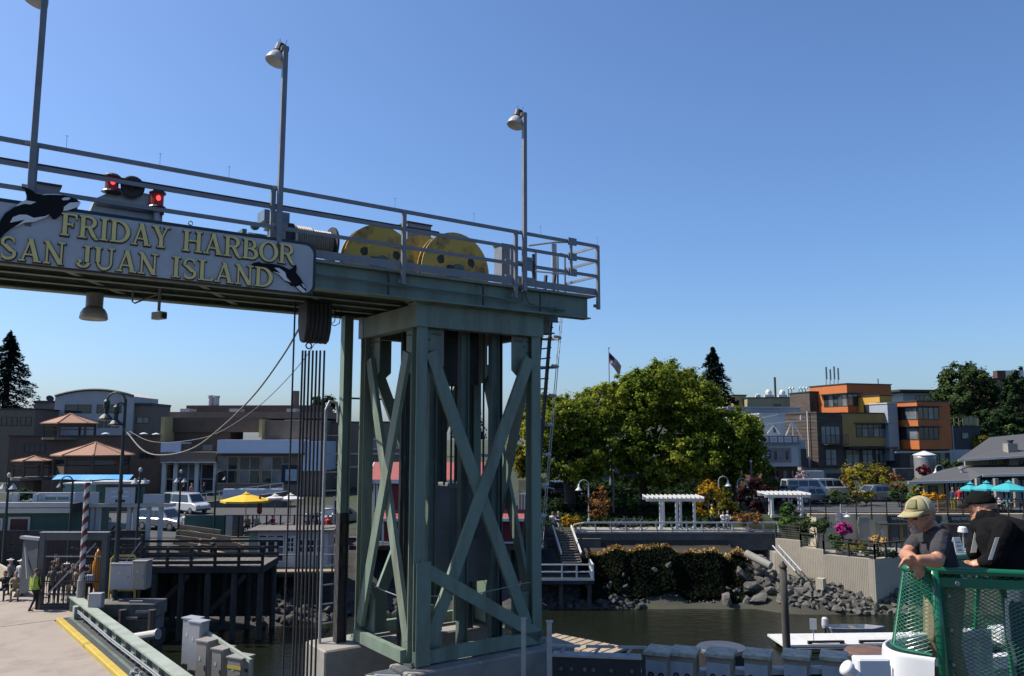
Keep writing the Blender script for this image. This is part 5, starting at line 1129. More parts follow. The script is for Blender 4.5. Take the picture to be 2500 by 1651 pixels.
def wallq(name, matn, px0, px1, pyt, pyb, d0, d1=None, th=.2):
    d1 = d1 or d0; a_, b_ = E(px0, pyt, d0), E(px1, pyt, d1); zb = E(px0, pyb, d0).z; L = rs.location
    m = MB(); m.add([(a_.x, d0, zb)-0*L if False else Vector((a_.x, d0, zb))-L, Vector((b_.x, d1, zb))-L, Vector((b_.x, d1+th, zb))-L, Vector((a_.x, d0+th, zb))-L, Vector((a_.x, d0, a_.z))-L, Vector((b_.x, d1, b_.z))-L, Vector((b_.x, d1+th, b_.z))-L, Vector((a_.x, d0+th, a_.z))-L], [(0, 3, 2, 1), (4, 5, 6, 7), (0, 1, 5, 4), (1, 2, 6, 5), (2, 3, 7, 6), (3, 0, 4, 7)])
    return m.build(name, matn, rs)
wallq('end_wall', 'wall_paleyellow', 2255, 2303, 1172, 1225, 68.5); wallq('clerestory_wall', 'wall_olive', 2355, 2640, 1112, 1142, 75.5)
wallq('back_wall', 'wall_dark', 2303, 2640, 1160, 1222, 70.5)
a_, b_ = E(2265, 1186, 68.5), E(2290, 1206, 68.5); window(rs, a_.x-rs.location.x, b_.x-rs.location.x, b_.z-rs.location.z, a_.z-rs.location.z, 68.5-70, 1, 1)
for i in range(20):
    a_ = E(2308+i*11, 1175, 69.2); b_ = E(2308+i*11+9, 1218, 69.2)
    window(rs, a_.x-rs.location.x, b_.x-rs.location.x, .1, a_.z-rs.location.z+.1, -.8, 1, 1, fr='offwhite', fw=.07)
for px0, px1 in ((2415, 2432), (2452, 2470), (2478, 2500)):
    a_, b_ = E(px0, 1130, 75.4), E(px1, 1138, 75.4); 
    a_, b_ = E(px0, 1125, 75.5), E(px1, 1134, 75.5); window(rs, a_.x-rs.location.x, b_.x-rs.location.x, b_.z-rs.location.z, a_.z-rs.location.z, 5.5, 2, 1)
c = E(2466, 1100, 75.0)-rs.location; B('chimney', 'brick_grey' if 'brick_grey' in MAT else 'concrete', rs, (c.x-.35, c.x+.55, c.y-.3, c.y+.5, -.2+2, E(2466, 1083, 75).z-rs.location.z)); zc = E(2466, 1083, 75).z-rs.location.z
MB().lathe([(.2, zc), (.2, zc+.2), (.3, zc+.22), (.3, zc+.32)], (c.x+.15, c.y+.1, 0), 10).build('chimney_pot', 'trim_dark', rs)
c = E(2348, 1150, 71.5)-rs.location; MB().lathe([(.14, -.4), (.14, .15), (.24, .16), (.24, .32), (.1, .36)], c, 10).build('roof_vent', 'galv', rs)
for px in (2390, 2435, 2482): c = E(px, 1178, 66.3)-rs.location; B('column', 'concrete', rs, (c.x-.15, c.x+.15, -3.65, -3.35, 0, c.z+.3))
# patio umbrellas
def umbrella(name, label, px, pyt, pyr, rpx, d, zf, matn, group=None, seed=0, ribs=8, closed=False):
    p = atd(px, pyt, d); t = thing(name, label, 'umbrella', (p.x, d, zf), 0, group); h = p.z-zf; r = rpx*d/FPX; hr = atd(px, pyr, d).z-zf
    MB().tube([(0, 0, 0), (0, 0, h)], .035, 8).build('pole', 'timber_tan', t)
    if closed:
        MB().lathe([(.03, h), (.14, h-.5), (.2, h-1.3), (.12, h-1.45)], (0, 0, 0), 10).build('folded_canopy', matn, t); return t
    m = MB(); n_ = ribs; vs = [(0, 0, h)]; 
    for k in range(n_):
        a_ = 2*math.pi*(k+.3)/n_; vs.append((r*math.cos(a_), r*math.sin(a_), hr))
    for k in range(n_):
        a_ = 2*math.pi*(k+.3)/n_; vs.append((r*math.cos(a_), r*math.sin(a_), hr-.14))
    m.add(vs, [(0, 1+k, 1+(k+1) % n_) for k in range(n_)]+[(1+k, 1+n_+k, 1+n_+(k+1) % n_, 1+(k+1) % n_) for k in range(n_)]); o = m.build('canopy', matn, t, fix=False); sol = o.modifiers.new('t', 'SOLIDIFY'); sol.thickness = .02
    MB().lathe([(.28, h-.12*0-.02), (.12, h+.05), (.02, h+.16)], (0, 0, 0), 8).build('vent_cap', matn, t)
    for k in range(n_):
        a_ = 2*math.pi*(k+.3)/n_; MB().bar((0, 0, h-.06), (r*.97*math.cos(a_), r*.97*math.sin(a_), hr-.04), .02).build('rib', 'trim_dark', t)
    MB().lathe([(.3, 0), (.3, .08), (.06, .12)], (0, 0, 0), 10).build('base', 'trim_dark', t)
    return t
gu = 'teal patio umbrellas at the restaurant'
umbrella('patio_umbrella', 'leftmost and smallest of the three teal patio umbrellas', 2369, 1181, 1194, 25, 65, 5.28, 'teal_cloth', gu)
umbrella('patio_umbrella', 'middle teal patio umbrella on the restaurant terrace', 2408, 1178, 1193, 30, 64, 5.28, 'teal_cloth', gu)
umbrella('patio_umbrella', 'rightmost and largest teal patio umbrella near the picture edge', 2463, 1177, 1194, 45, 63, 5.28, 'teal_cloth', gu)
a_ = atd(2290, 1225, 61.6); t = thing('slat_screen', 'brown horizontal slat screen behind the upper railing', 'screen', (a_.x, 61.6, 5.28))
for k in range(9): B('slat', 'door_wood', t, (0, 3.4, 0, .03, .08+k*.1, .15+k*.1))
for x in (0.02, 1.7, 3.35): B('post', 'door_wood', t, (x-.04, x+.04, .032, .1, 0, 1.05))
for i, px in enumerate((2425, 2482)):
    p = atd(px, 1230, 62.2); t = thing('dining_table', ('wooden dining table on the terrace behind the capped man in black', 'wooden dining table under the largest teal umbrella')[i], 'table', (p.x, 62.3, 5.28)); B('top', 'timber_tan', t, (-.6, .6, -.4, .4, .70, .75))
    for sx in (-.52, .52):
        for sy in (-.33, .33): B('leg', 'trim_dark', t, (sx-.03, sx+.03, sy-.03, sy+.03, 0, .699))
# street furniture: lamps
def goose_lamp(label, px, pyt, d, side=1, zbase=None, r=.38, shade='white_paint', group='gooseneck street lamps'):
    p = atd(px, pyt, d); g = ground(p.x, d) if zbase is None else zbase; t = thing('street_lamp', label, 'street lamp', (p.x, d, g), 0, group); h = p.z-g
    MB().lathe([(.13, 0), (.13, .4), (.07, .45), (.055, h-r)], (0, 0, 0), 8).build('post', 'wall_bluegrey', t)
    MB().tube([(side*(r-r*math.cos(a_)), 0, h-r+r*math.sin(a_)) for a_ in [math.pi*i/8 for i in range(9)]], .04, 6).build('arm', 'wall_bluegrey', t)
    MB().lathe([(.05, .05), (.07, -.1), (.1, -.2), (.27, -.38), (.28, -.42), (.2, -.42)], (side*2*r, 0, h-r), 12).build('shade', shade, t, smooth=True)
goose_lamp('gooseneck street lamp right of the golden sapling', 1754, 1163, 66, 1)
goose_lamp('gooseneck street lamp above the purple tree', 1800, 1168, 67, 1)
goose_lamp('gooseneck street lamp in front of the leaning maple', 1437, 1172, 63, -1)
goose_lamp('gooseneck street lamp left of the restaurant roof', 2303, 1136, 77, -1, 5.3)
goose_lamp('gooseneck street lamp rising behind the olive maple', 2098, 1136, 82, -1)
for i, px in enumerate((1497, 1834, 1490)):
    if i == 2: continue
    p = atd(px, 1150, 68); g = ground(p.x, 68); t = thing('utility_post', ('grey post standing under the maples by the road', 'string-light post beside the purple tree')[i], 'post', (p.x, 68, g)); MB().lathe([(.1, 0), (.09, 3), (.07, atd(px, (1150, 1128)[i], 68).z-g)], (0, 0, 0), 8).build('shaft', 'timber_grey', t); MB().ball((0, 0, atd(px, (1150, 1128)[i], 68).z-g+.05), .12).build('finial', 'offwhite', t)
# flag
p = atd(1486, 850, 84); g = ground(p.x, 84); t = thing('flag_pole', 'tall flagpole rising above the maples', 'flagpole', (p.x, 84, g)); hp = p.z-g
MB().tube([(0, 0, 0), (0, 0, hp)], [.1, .05], 8).build('pole', 'wall_bluegrey', t); MB().ball((0, 0, hp+.05), .1).build('finial', 'steel_plain', t)
fl = thing('flag', 'dark limp flag with red and white stripes and blue canton on the pole', 'flag', (p.x+.06, 84, p.z-.45))
mat('flag_red', (.30, .02, .03), .8); mat('flag_blue', (.02, .025, .09), .8)
def fp(s, w):                      # s along the hoist (0 top .. 1 foot), w along the fly, drooping
    return Vector((w*1.25*(1-.15*s), .12*math.sin(w*7+s*2), -s*1.15-w*1.1-.35*w*w))
for k in range(13):
    m = MB(); s0, s1 = k/13, (k+1)/13; n_ = 8; w0 = .42 if k < 7 else 0
    for j in range(n_): a0, a1 = w0+(1-w0)*j/n_, w0+(1-w0)*(j+1)/n_; m.quad(fp(s0, a0), fp(s0, a1), fp(s1, a1), fp(s1, a0))
    m.build('stripe', 'flag_red' if k % 2 == 0 else 'white_cloth', fl, fix=False)
m = MB()
for j in range(4): m.quad(fp(0, .42*j/4), fp(0, .42*(j+1)/4), fp(7/13, .42*(j+1)/4), fp(7/13, .42*j/4))
m.build('canton', 'flag_blue', fl, fix=False)
# road through the park with orange kerb
m = MB(); pts = []
for px, py, w in ((1340, 1212, 60), (1420, 1196, 55), (1480, 1180, 40)): pass
for d in (70, 76, 84, 92, 104): pts.append((atd(1430-(d-70)*.5, 1200, d).x, d))
for (xa, da), (xb, db) in zip(pts, pts[1:]): m.quad((xa-2.4, da, ground(xa, da)+.07), (xa+2.2, da, ground(xa, da)+.07), (xb+2.6, db, ground(xb, db)+.07), (xb-2.4, db, ground(xb, db)+.07))
tag(m.build('road', 'concrete', None, fix=False), kind='structure')
m = MB(); (xa, da), (xb, db) = pts[0], pts[2]; m.bar((xa+1.9, da, ground(xa, da)+.15), (xb+2.2, db, ground(xb, db)+.15), .25, .14); tag(m.build('kerb', 'yellow_paint', None), kind='structure')
# ================================================================== people: one continuous skin grown from a posed skeleton
def skin_body(name, prims, voxel, mats, smooth_it=6):
    """prims: ('cap', p, q, r0, r1, mi) tapered limbs or ('ell', c, (rx,ry,rz), mi); fused into one continuous surface"""
    m = MB()
    for g in prims:
        if g[0] == 'cap':
            p, q, r0, r1 = Vector(g[1]), Vector(g[2]), g[3], g[4]; d = (q-p); L = d.length; d = d/L if L > 1e-6 else Z; pts = []; rs = []
            for f in (-.95, -.7, -.35): pts.append(p+d*r0*f); rs.append(r0*math.sqrt(1-f*f))
            for i in range(5): pts.append(p.lerp(q, i/4)); rs.append(r0+(r1-r0)*i/4)
            for f in (.35, .7, .95): pts.append(q+d*r1*f); rs.append(r1*math.sqrt(1-f*f))
            m.tube(pts, rs, 10)
        else: m.ball(g[1], *g[2], n=14, m=10)
    me = m.mesh(name, mats, fix=True); tmp = bpy.data.objects.new('tmp', me); COL.objects.link(tmp)
    rm = tmp.modifiers.new('r', 'REMESH'); rm.mode = 'VOXEL'; rm.voxel_size = voxel
    sm = tmp.modifiers.new('s', 'SMOOTH'); sm.iterations = smooth_it; sm.factor = .5
    dg = bpy.context.evaluated_depsgraph_get(); out = bpy.data.meshes.new_from_object(tmp.evaluated_get(dg)); bpy.data.objects.remove(tmp); bpy.data.meshes.remove(me)
    out.name = name; out.materials.clear()
    for k in mats: out.materials.append(MAT[k])
    n = len(out.polygons); C = np.empty(n*3); out.polygons.foreach_get('center', C); C = C.reshape(-1, 3); best = np.full(n, 1e9); mi = np.zeros(n, np.int32)
    for g in prims:
        if g[0] == 'cap':
            p, q = np.array(g[1]), np.array(g[2]); d = q-p; t = np.clip(((C-p)@d)/max(d@d, 1e-9), 0, 1); D = np.linalg.norm(C-(p+t[:, None]*d), axis=1)-(g[3]+(g[4]-g[3])*t); k = g[5]
        else:
            r = np.array(g[2]); D = (np.linalg.norm((C-np.array(g[1]))/r, axis=1)-1)*r.min(); k = g[3]
        u = D < best; best[u] = D[u]; mi[u] = k
    out.polygons.foreach_set('material_index', mi); out.polygons.foreach_set('use_smooth', [True]*n); out.update(); return out
def person(label, loc, rz=0.0, top='cloth_grey', legs='cloth_denim', hair='cloth_brown', pose='stand', seed=0, sleeves=True, hat=None, scale=1.0, group=None, vest=False):
    rnd = random.Random(seed); j = lambda a: rnd.uniform(-a, a); P = []
    SK, TP, LG, SH = 0, 1, 2, 3
    sit = pose == 'sit'; hz = .50 if sit else .93
    hip = Vector((0, 0, hz)); ch = hip+Vector((0, -.03 if not sit else -.05, .40)); nk = ch+Vector((0, -.01, .17)); hd = nk+Vector((0, -.03, .14))
    P += [('cap', hip, hip+Vector((0, 0, .2)), .145, .14, TP), ('cap', hip+Vector((0, 0, .2)), ch, .14, .155, TP), ('cap', ch+Vector((-.11, 0, .04)), ch+Vector((.11, 0, .04)), .105, .105, TP), ('cap', ch+Vector((0, 0, .1)), nk+Vector((0, 0, .04)), .062, .055, SK), ('ell', hd, (.078, .098, .118), SK), ('ell', hd+Vector((0, -.095, -.015)), (.016, .02, .02), SK)]
    for s in (-1, 1):
        h = hip+Vector((s*.09, 0, -.02))
        if sit: kn = h+Vector((s*.05, -.42, .0)); an = kn+Vector((0, -.02, -.40))
        elif pose == 'walk': kn = h+Vector((0, -.10-s*.12, -.42)); an = kn+Vector((0, .10-s*.10, -.40))
        else: kn = h+Vector((s*.02, -.02+j(.03), -.43)); an = kn+Vector((0, .03, -.40))
        P += [('cap', h, kn, .092, .062, LG), ('cap', kn, an, .062, .043, LG), ('cap', an+Vector((0, .03, -.03)), an+Vector((s*.02, -.15, -.045)), .042, .035, SH)]
        sh = ch+Vector((s*.185, 0, .06))
        if pose == 'lean' or sit: el = sh+Vector((s*.05, -.18, -.2)); wr = el+Vector((-s*.10, -.22, .02+j(.05)))
        elif pose == 'phone': el = sh+Vector((s*.06, -.08, -.25)); wr = el+Vector((-s*.1, -.16, .14))
        else: el = sh+Vector((s*.05+j(.02), .03+j(.04), -.27)); wr = el+Vector((j(.03), -.08+j(.06), -.24))
        P += [('cap', sh, el, .058, .046, TP), ('cap', el, wr, .042, .031, TP if sleeves else SK), ('cap', wr, wr+(wr-el).normalized()*.10, .034, .022, SK)]
    t = thing('person', label, 'person', loc, rz, group)
    me = skin_body('body', P, .026, ['skin', top, legs, 'cloth_black'], 3); o = put('body', me, t)
    m = MB(); m.ball(hd+Vector((0, .018, .035)), .086, .098, .10, 12, 8); m.build('hair' if not hat else 'hat', hat or hair, t, smooth=True)
    if hat: m = MB(); m.lathe([(.16, 0), (.165, .015), (.08, .03)], hd+Vector((0, -.02, .05)), 14); m.build('hat_brim', hat, t)
    if vest:
        mv = MB(); prev = None
        def ring(z, r, y): return [(r*1.42*math.cos(a), y+r*1.05*math.sin(a), z) for a in [2*math.pi*i/18 for i in range(18)]]
        for z0, z1, r, mt in ((.90, .99, .172, 'cloth_hivis'), (.992, 1.055, .176, 'vest_tape'), (1.058, 1.40, .172, 'cloth_hivis')):
            q = MB(); n_ = 18; q.add(ring(z0, r, -.01)+ring(z1, r*(1.0 if z1 < 1.2 else .98), -.03), [(i, (i+1) % n_, (i+1) % n_+n_, i+n_) for i in range(n_)]); q.build('vest', mt, t)
        for s in (-1, 1): MB().bar((s*.12, .165, 1.06), (s*.13, .12, 1.46), .055, .02).build('vest_tape', 'vest_tape', t); MB().bar((s*.12, -.19, 1.06), (s*.13, -.15, 1.46), .055, .02).build('vest_tape', 'vest_tape', t)
    t.scale = (scale,)*3
    return t
mat('vest_tape', (.62, .36, .22), .5)
# ================================================================== left: town buildings, red house, docks, cars
mat('stucco_grey', (.52, .50, .50), .8, 0, .08, .6); mat('brown_wall', (.125, .085, .062), .85, 0, .15, 1.5); mat('brown_mid', (.22, .165, .125), .85, 0, .12, 1.2)
mat('shingle_terracotta', (.40, .215, .14), .85, 0, .2, 9, bump=.3, bscale=10); mat('fascia_blue', (.66, .72, .84), .7, 0, .05, 1)
mat('green_wall', (.045, .115, .095), .7, 0, .12, 1.5); mat('green_pale', (.24, .36, .28), .7, 0, .1, 2); mat('red_wall', (.20, .018, .022), .7, 0, .12, 3, stretch=(1, 1, 4))
mat('lamp_green', (.012, .028, .026), .5, .1, .2, 4); mat('car_white', (.66, .67, .68), .25, 0, .03, 1, coat=.6); mat('car_silver', (.36, .37, .38), .3, .5, .03, 1, coat=.6); mat('car_black', (.015, .016, .02), .25, 0, .1, 1, coat=.8)
mat('tail_red', (.55, .01, .01), .3); mat('stripe_maroon', (.14, .02, .03), .6, 0, .1, 3); mat('poster', (.36, .46, .55), .6, 0, .3, 3); mat('paper', (.50, .54, .58), .7, 0, .05, 2)
ZL = 3.85
m = MB(); m.quad((-60, 58.3, ZL), (-3, 58.3, ZL), (-3, 86, ZL+.3), (-60, 86, ZL+.3)); tag(m.build('parking_lot', 'asphalt', None, fix=False), kind='structure')
# --- arched building and neighbours
c = atd(230, 1085, 106); AF = Frame(c.x, 106, c.z, 2); ab = fthing('arched_building', 'pale grey building with a shallow arched parapet and flat wings', 'building', AF)
a_, b_ = AF.hit(135, 968), AF.hit(327, 970); ap = AF.hit(228, 953).z; n = 14; zb = ground(c.x, 106)-c.z-.5
arc = [(a_.x+(b_.x-a_.x)*i/n, a_.z+(ap-a_.z)*(1-(2*i/n-1)**2)) for i in range(n+1)]
MB().prism([(a_.x, zb)]+arc+[(b_.x, zb)], 0, 8).build('front_wall', 'stucco_grey', ab)
m = MB(); m.tube([(x, -.1, z+.08) for x, z in arc], .16, 6); m.build('parapet_cap', 'trim_dark', ab)
for x0_, x1_ in ((159, 222), (237, 296)): q, r_ = AF.hit(x0_, 988), AF.hit(x1_, 1009); window(ab, q.x, r_.x, r_.z, q.z, 0, 2, 1)
for x0_, x1_ in ((240, 252), (256, 270), (275, 290)): q, r_ = AF.hit(x0_, 1028), AF.hit(x1_, 1044); window(ab, q.x, r_.x, r_.z, q.z, 0, 1, 1)
for x0_, x1_, yt in ((85, 134, 984), (328, 370, 990)):
    q, r_ = AF.hit(x0_, yt, .5), AF.hit(x1_, yt, .5); B('wing', 'brown_mid', ab, (q.x, r_.x, .5, 7, zb, q.z)); B('wing_cap', 'trim_dark', ab, (q.x-.1, r_.x+.1, .35, 7, q.z+.003, q.z+.3)); q2, r2 = AF.hit(x0_+6, 1018, .5), AF.hit(x1_-6, 1034, .5); window(ab, q2.x, r2.x, r2.z, q2.z, .5, 2, 1, gl='glass_pale')
q = AF.hit(121, 975, 2); MB().lathe([(.05, 0), (.45, .12), (.5, .2), (.1, .1)], (q.x, 2, q.z), 12, axis=(.6, -.6, .5)).build('satellite_dish', 'trim_dark', ab)
back('office_building', 'long dark brown building at the left edge below the fir tree', 100, 3, -40, 84, 1000, 1080, 8, 'brown_mid', ((4, 42, 1018, 1040, 3, 1), (50, 76, 1018, 1040, 2, 1)))
t, fr, e = back('terrace_block', 'dark terraced dining block stepping down behind the gazebos', 90, 2, 20, 400, 1066, 1150, 6, 'brown_wall', ((60, 110, 1085, 1105, 4, 1), (340, 380, 1100, 1120, 3, 1)))
m = MB()
# --- gazebos
def gazebo(label, px, apy, ex0, ex1, ey, d, by, sides=6, wall=False):
    c = atd((ex0+ex1)/2, ey, d); zb_ = atd(px, by, d).z; t = thing('gazebo', label, 'gazebo', (c.x, d, zb_), 0, 'gazebos with terracotta roofs'); r = (ex1-ex0)/2*d/FPX; he = c.z-zb_; ha = atd(px, apy, d).z-zb_; dx = atd(px, apy, d).x-c.x
    for k in range(sides):
        a0, a1 = 2*math.pi*(k+.5)/sides, 2*math.pi*(k+1.5)/sides; m = MB()
        P0, P1 = Vector((r*math.cos(a0), r*.8*math.sin(a0), he)), Vector((r*math.cos(a1), r*.8*math.sin(a1), he)); T = Vector((dx, 0, ha)); dn = Vector((0, 0, -.12))
        m.add([P0, P1, T, P0+dn, P1+dn, T+dn], [(0, 1, 2), (5, 4, 3), (0, 3, 4, 1), (1, 4, 5, 2), (2, 5, 3, 0)]); m.build('roof_panel', 'shingle_terracotta', t)
        MB().bar(P0+Vector((0, 0, .03)), T+Vector((0, 0, .04)), .14, .08).build('hip_cap', 'shingle_terracotta', t)
        rp = r*.86; p = Vector((rp*math.cos(a0), rp*.8*math.sin(a0), 0)); q = Vector((rp*math.cos(a1), rp*.8*math.sin(a1), 0))
        MB().box(p.x-.1, p.x+.1, p.y-.1, p.y+.1, 0, he-.1).build('post', 'brown_wall', t); MB().bar(p+Vector((0, 0, he-.3)), q+Vector((0, 0, he-.3)), .12, .3).build('beam', 'brown_wall', t); MB().bar(p+Vector((0, 0, .9)), q+Vector((0, 0, .9)), .06, .08).build('rail', 'brown_wall', t)
        if wall:
            n_ = (q-p).normalized(); w_ = MB(); 
            for f0, f1, z0, z1, mt in ((.03, .97, .0, .95, 'brown_wall'),): w_.bar(p.lerp(q, f0)+Vector((0, 0, .48)), p.lerp(q, f1)+Vector((0, 0, .48)), .08, .9)
            w_.build('wall_panel', 'brown_wall', t); MB().bar(p.lerp(q, .06)+Vector((0, 0, (he+.5)/2)), p.lerp(q, .94)+Vector((0, 0, (he+.5)/2)), .03, he-1.5).build('pane', 'glass', t)
    MB().lathe([(r*.95, -.25), (r*.95, 0)], (0, 0, 0), 12).build('floor', 'timber_grey', t); MB().lathe([(r*.5, -3), (r*.5, -.26)], (0, 0, 0), 8).build('base', 'brown_wall', t)
    return t
gazebo('upper gazebo with terracotta hip roof before the arched building', 172, 1010, 104, 238, 1033, 92, 1068)
gazebo('largest gazebo with ribbed terracotta roof above the blue awning', 233, 1080, 132, 323, 1110, 82, 1158, 8, True)
gazebo('small low terracotta roofed gazebo at the left', 82, 1114, 32, 126, 1124, 80, 1165)
a_, b_ = atd(136, 1160, 76), atd(322, 1168, 76); t = thing('awning', 'bright blue awning strip under the largest gazebo', 'awning', (a_.x, 76, b_.z-.1)); w = b_.x-a_.x
m = MB(); n = 12
for k in range(n): x0_, x1_ = w*k/n, w*(k+1)/n; s0, s1 = .06*math.sin(k*.9), .06*math.sin((k+1)*.9); m.quad((x0_, -.6, .0+s0), (x1_, -.6, .0+s1), (x1_, .3, .42), (x0_, .3, .42))
o = m.build('cloth', 'blue_tarp', t, fix=False); o.modifiers.new('t', 'SOLIDIFY').thickness = .02
for x in (.1, w/2, w-.1): MB().tube([(x, -.55, -2.2), (x, -.55, .02)], .04, 6).build('pole', 'trim_dark', t)
B('lower_screen', 'brown_wall', t, (0, w, .5, .6, -3, 0))
for i, (px, py) in enumerate(((258, 1058), (351, 1058), (381, 1059))):
    p = atd(px, py, 89); t = thing('patio_heater', ('leftmost white topped patio heater on the upper terrace', 'middle white topped patio heater on the upper terrace', 'right white topped patio heater on the upper terrace')[i], 'heater', (p.x, 89, p.z-1.7), 0, 'patio heaters on the terrace'); MB().tube([(0, 0, 0), (0, 0, 1.6)], .06, 8).build('stand', 'trim_dark', t); MB().lathe([(.42, 1.6), (.4, 1.66), (.06, 1.78)], (0, 0, 0), 14).build('reflector', 'white_paint', t)
# --- brown shop building
c = atd(560, 1200, 88); KF = Frame(c.x, 88, ground(c.x, 88)-.2, -2); kb = fthing('shop_building', 'large brown shop building with pale blue fascia and wide windows', 'building', KF)
def kbox(name, mt, x0_, x1_, yt, yb, v, dep, p=kb):
    q, r_ = KF.hit(x0_, yt, v), KF.hit(x1_, yb, v); return B(name, mt, p, (q.x, r_.x, v, v+dep, r_.z, q.z))
def kwin(x0_, x1_, yt, yb, v, nx, ny, **k):
    q, r_ = KF.hit(x0_, yt, v), KF.hit(x1_, yb, v); return window(kb, q.x, r_.x, r_.z, q.z, v, nx, ny, **k)
kbox('upper_wall', 'brown_wall', 399, 640, 1020, 1055, 3, 8); kbox('upper_wall', 'brown_mid', 640, 786, 1026, 1080, 2.6, 8)
kbox('parapet', 'brown_mid', 413, 800, 1006, 1022, 4.5, 8); kbox('rear_wall', 'brown_wall', 455, 786, 990, 1008, 9, 5); kbox('balcony_back', 'brown_wall', 412, 560, 1055, 1112, 3.4, 4)
kbox('fin', 'wall_paleyellow', 394, 400, 1018, 1078, 1.0, 4); kbox('fin', 'wall_paleyellow', 633, 639, 1024, 1068, 1.6, 3); kbox('balcony_front', 'brown_mid', 392, 525, 1104, 1129, .4, 4.5); kbox('blue_panel', 'fascia_blue', 393, 440, 1080, 1104, .6, 4)
kwin(440, 520, 1084, 1102, .9, 3, 1); kbox('parapet_cap', 'offwhite', 392, 527, 1128, 1131, .2, .6)
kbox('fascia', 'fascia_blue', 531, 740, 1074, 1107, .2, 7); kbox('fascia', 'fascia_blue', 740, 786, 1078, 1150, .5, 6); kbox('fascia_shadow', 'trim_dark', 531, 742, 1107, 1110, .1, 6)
kbox('shop_wall', 'brown_mid', 525, 786, 1110, 1215, .9, 6)
for i in range(3): kwin(531+i*54, 581+i*54, 1114, 1182, .9, 2, 2, fr='timber_tan', fw=.12, split=.5)
kbox('poster_board', 'cloth_navy', 688, 736, 1136, 1182, .8, .09); kbox('poster', 'poster', 697, 724, 1146, 1174, .75, .045); kwin(690, 712, 1115, 1134, .9, 1, 1, fr='timber_tan')
kbox('left_wall', 'wall_dark', 392, 525, 1131, 1215, 1.6, 5)
for i in range(4): kwin(397+i*32, 426+i*32, 1133, 1200, 1.6, 1, 2, fr='offwhite', split=.45, gl='glass')
for x in (396, 424, 476, 522): kbox('pillar', 'white_paint', x, x+6, 1131, 1205, .9, .3)
for x0_ in (440, 560, 700): kbox('roof_unit', 'offwhite', x0_, x0_+22, 998, 1007, 6.5, 2)
for px, h in ((515, 2.6), (528, 2.5)): q = KF.hit(px, 985, 9.5); MB().lathe([(.35, 0), (.35, h*.5), (.42, h*.52), (.42, h*.6)], (q.x, 9.5, q.z-.6), 10).build('flue', 'offwhite', kb)
q = KF.hit(720, 995, 10); MB().lathe([(.5, 0), (.5, 2.4)], (q.x, 10, q.z-.4), 10).build('flue', 'brown_mid', kb)
t, fr, e = back('brick_building', 'brown two storey building behind the tower with white framed windows', 94, 0, 770, 1020, 1032, 1190, 8, 'brown_mid', ((828, 848, 1071, 1095, 1, 1), (812, 842, 1128, 1167, 1, 1), (905, 928, 1070, 1098, 1, 1), (1000, 1014, 1068, 1096, 1, 1), (960, 985, 1070, 1096, 1, 1), (905, 930, 1130, 1160, 1, 1), (965, 990, 1130, 1160, 1, 1)), fr='offwhite', fw=.18, gl='glass_pale')
for py in (1108, 1140): q, r_ = fr.hit(770, py), fr.hit(1020, py); B('band', 'stucco_grey', t, (q.x, r_.x, -.12, -.003, q.z-.1, q.z+.1))
p = atd(826, 1003, 100); t = thing('roof_tent', 'pale yellow pyramid roof behind the brown building', 'roof', (p.x, 100, atd(826, 1018, 100).z)); r_ = 1.4; m = MB(); m.add([(-1.5, -1.5, 0), (1.5, -1.5, 0), (1.5, 1.5, 0), (-1.5, 1.5, 0), (0, 0, .8)], [(3, 2, 1, 0), (0, 1, 4), (1, 2, 4), (2, 3, 4), (3, 0, 4)]); m.build('roof', 'wall_paleyellow', t); B('base', 'brown_mid', t, (-1.3, 1.3, -1.3, 1.3, -4, -.005))
# retaining ramp in front of the shop with white pipe rails
a_, b_ = atd(440, 1235, 80), atd(690, 1202, 80); rp = thing('ramp_wall', 'sloping grey ramp wall with white pipe rails before the brown shop', 'ramp', (a_.x, 80, ZL)); w = b_.x-a_.x; z0_, z1_ = a_.z-ZL, b_.z-ZL
MB().prism([(0, 0), (w, 0), (w, z1_), (0, max(.05, z0_))], 0, 2.2).build('wall', 'concrete_dark', rp)
for k, h in ((0, .9), (1, .5)): MB().bar((0, .05, z0_+h), (w, .05, z1_+h), .07).build('rail', 'white_paint', rp)
for i in range(9): f = i/8; x = w*f; z = z0_+(z1_-z0_)*f; MB().bar((x, .05, max(.05, z)), (x, .05, z+.92), .06).build('rail_post', 'white_paint', rp)
a_, b_ = atd(545, 1180, 84), atd(690, 1203, 84); tag(B('planter_wall', 'fascia_blue', None, (a_.x, b_.x, 84, 84.5, ZL, a_.z-.6)), 'pale low wall below the brown shop windows', 'wall')
# --- red house on piles
c = atd(1100, 1330, 56); HF = Frame(c.x, 56, 0, 0); rh = thing('red_house', 'red clapboard house on piles with pink roofs, seen through the tower', 'house', HF.O)
H = lambda px, py, v=0: HF.hit(px, py, v)
xl, xr = H(900, 1200).x, H(1316, 1200).x; zf, zm, ze, zr = H(1000, 1322).z, H(1000, 1252).z, H(1000, 1170).z, H(1000, 1148, 2.2).z
B('lower_wall', 'red_wall', rh, (xl+.8, xr, 0, 6, zf, zm)); xm = H(1235, 1200).x; B('upper_wall', 'red_wall', rh, (xl+.3, xm, .6, 6, zm+.003, ze))
for k, zz in enumerate(np.arange(zm+.1, ze-.05, .16)): B('clapboard', 'red_wall', rh, (xl+.3, xm, .57, .599, zz, zz+.13))
for k, zz in enumerate(np.arange(zf+.1, zm-.05, .16)): B('clapboard', 'red_wall', rh, (xl+.8, xr, -.03, -.001, zz, zz+.13))
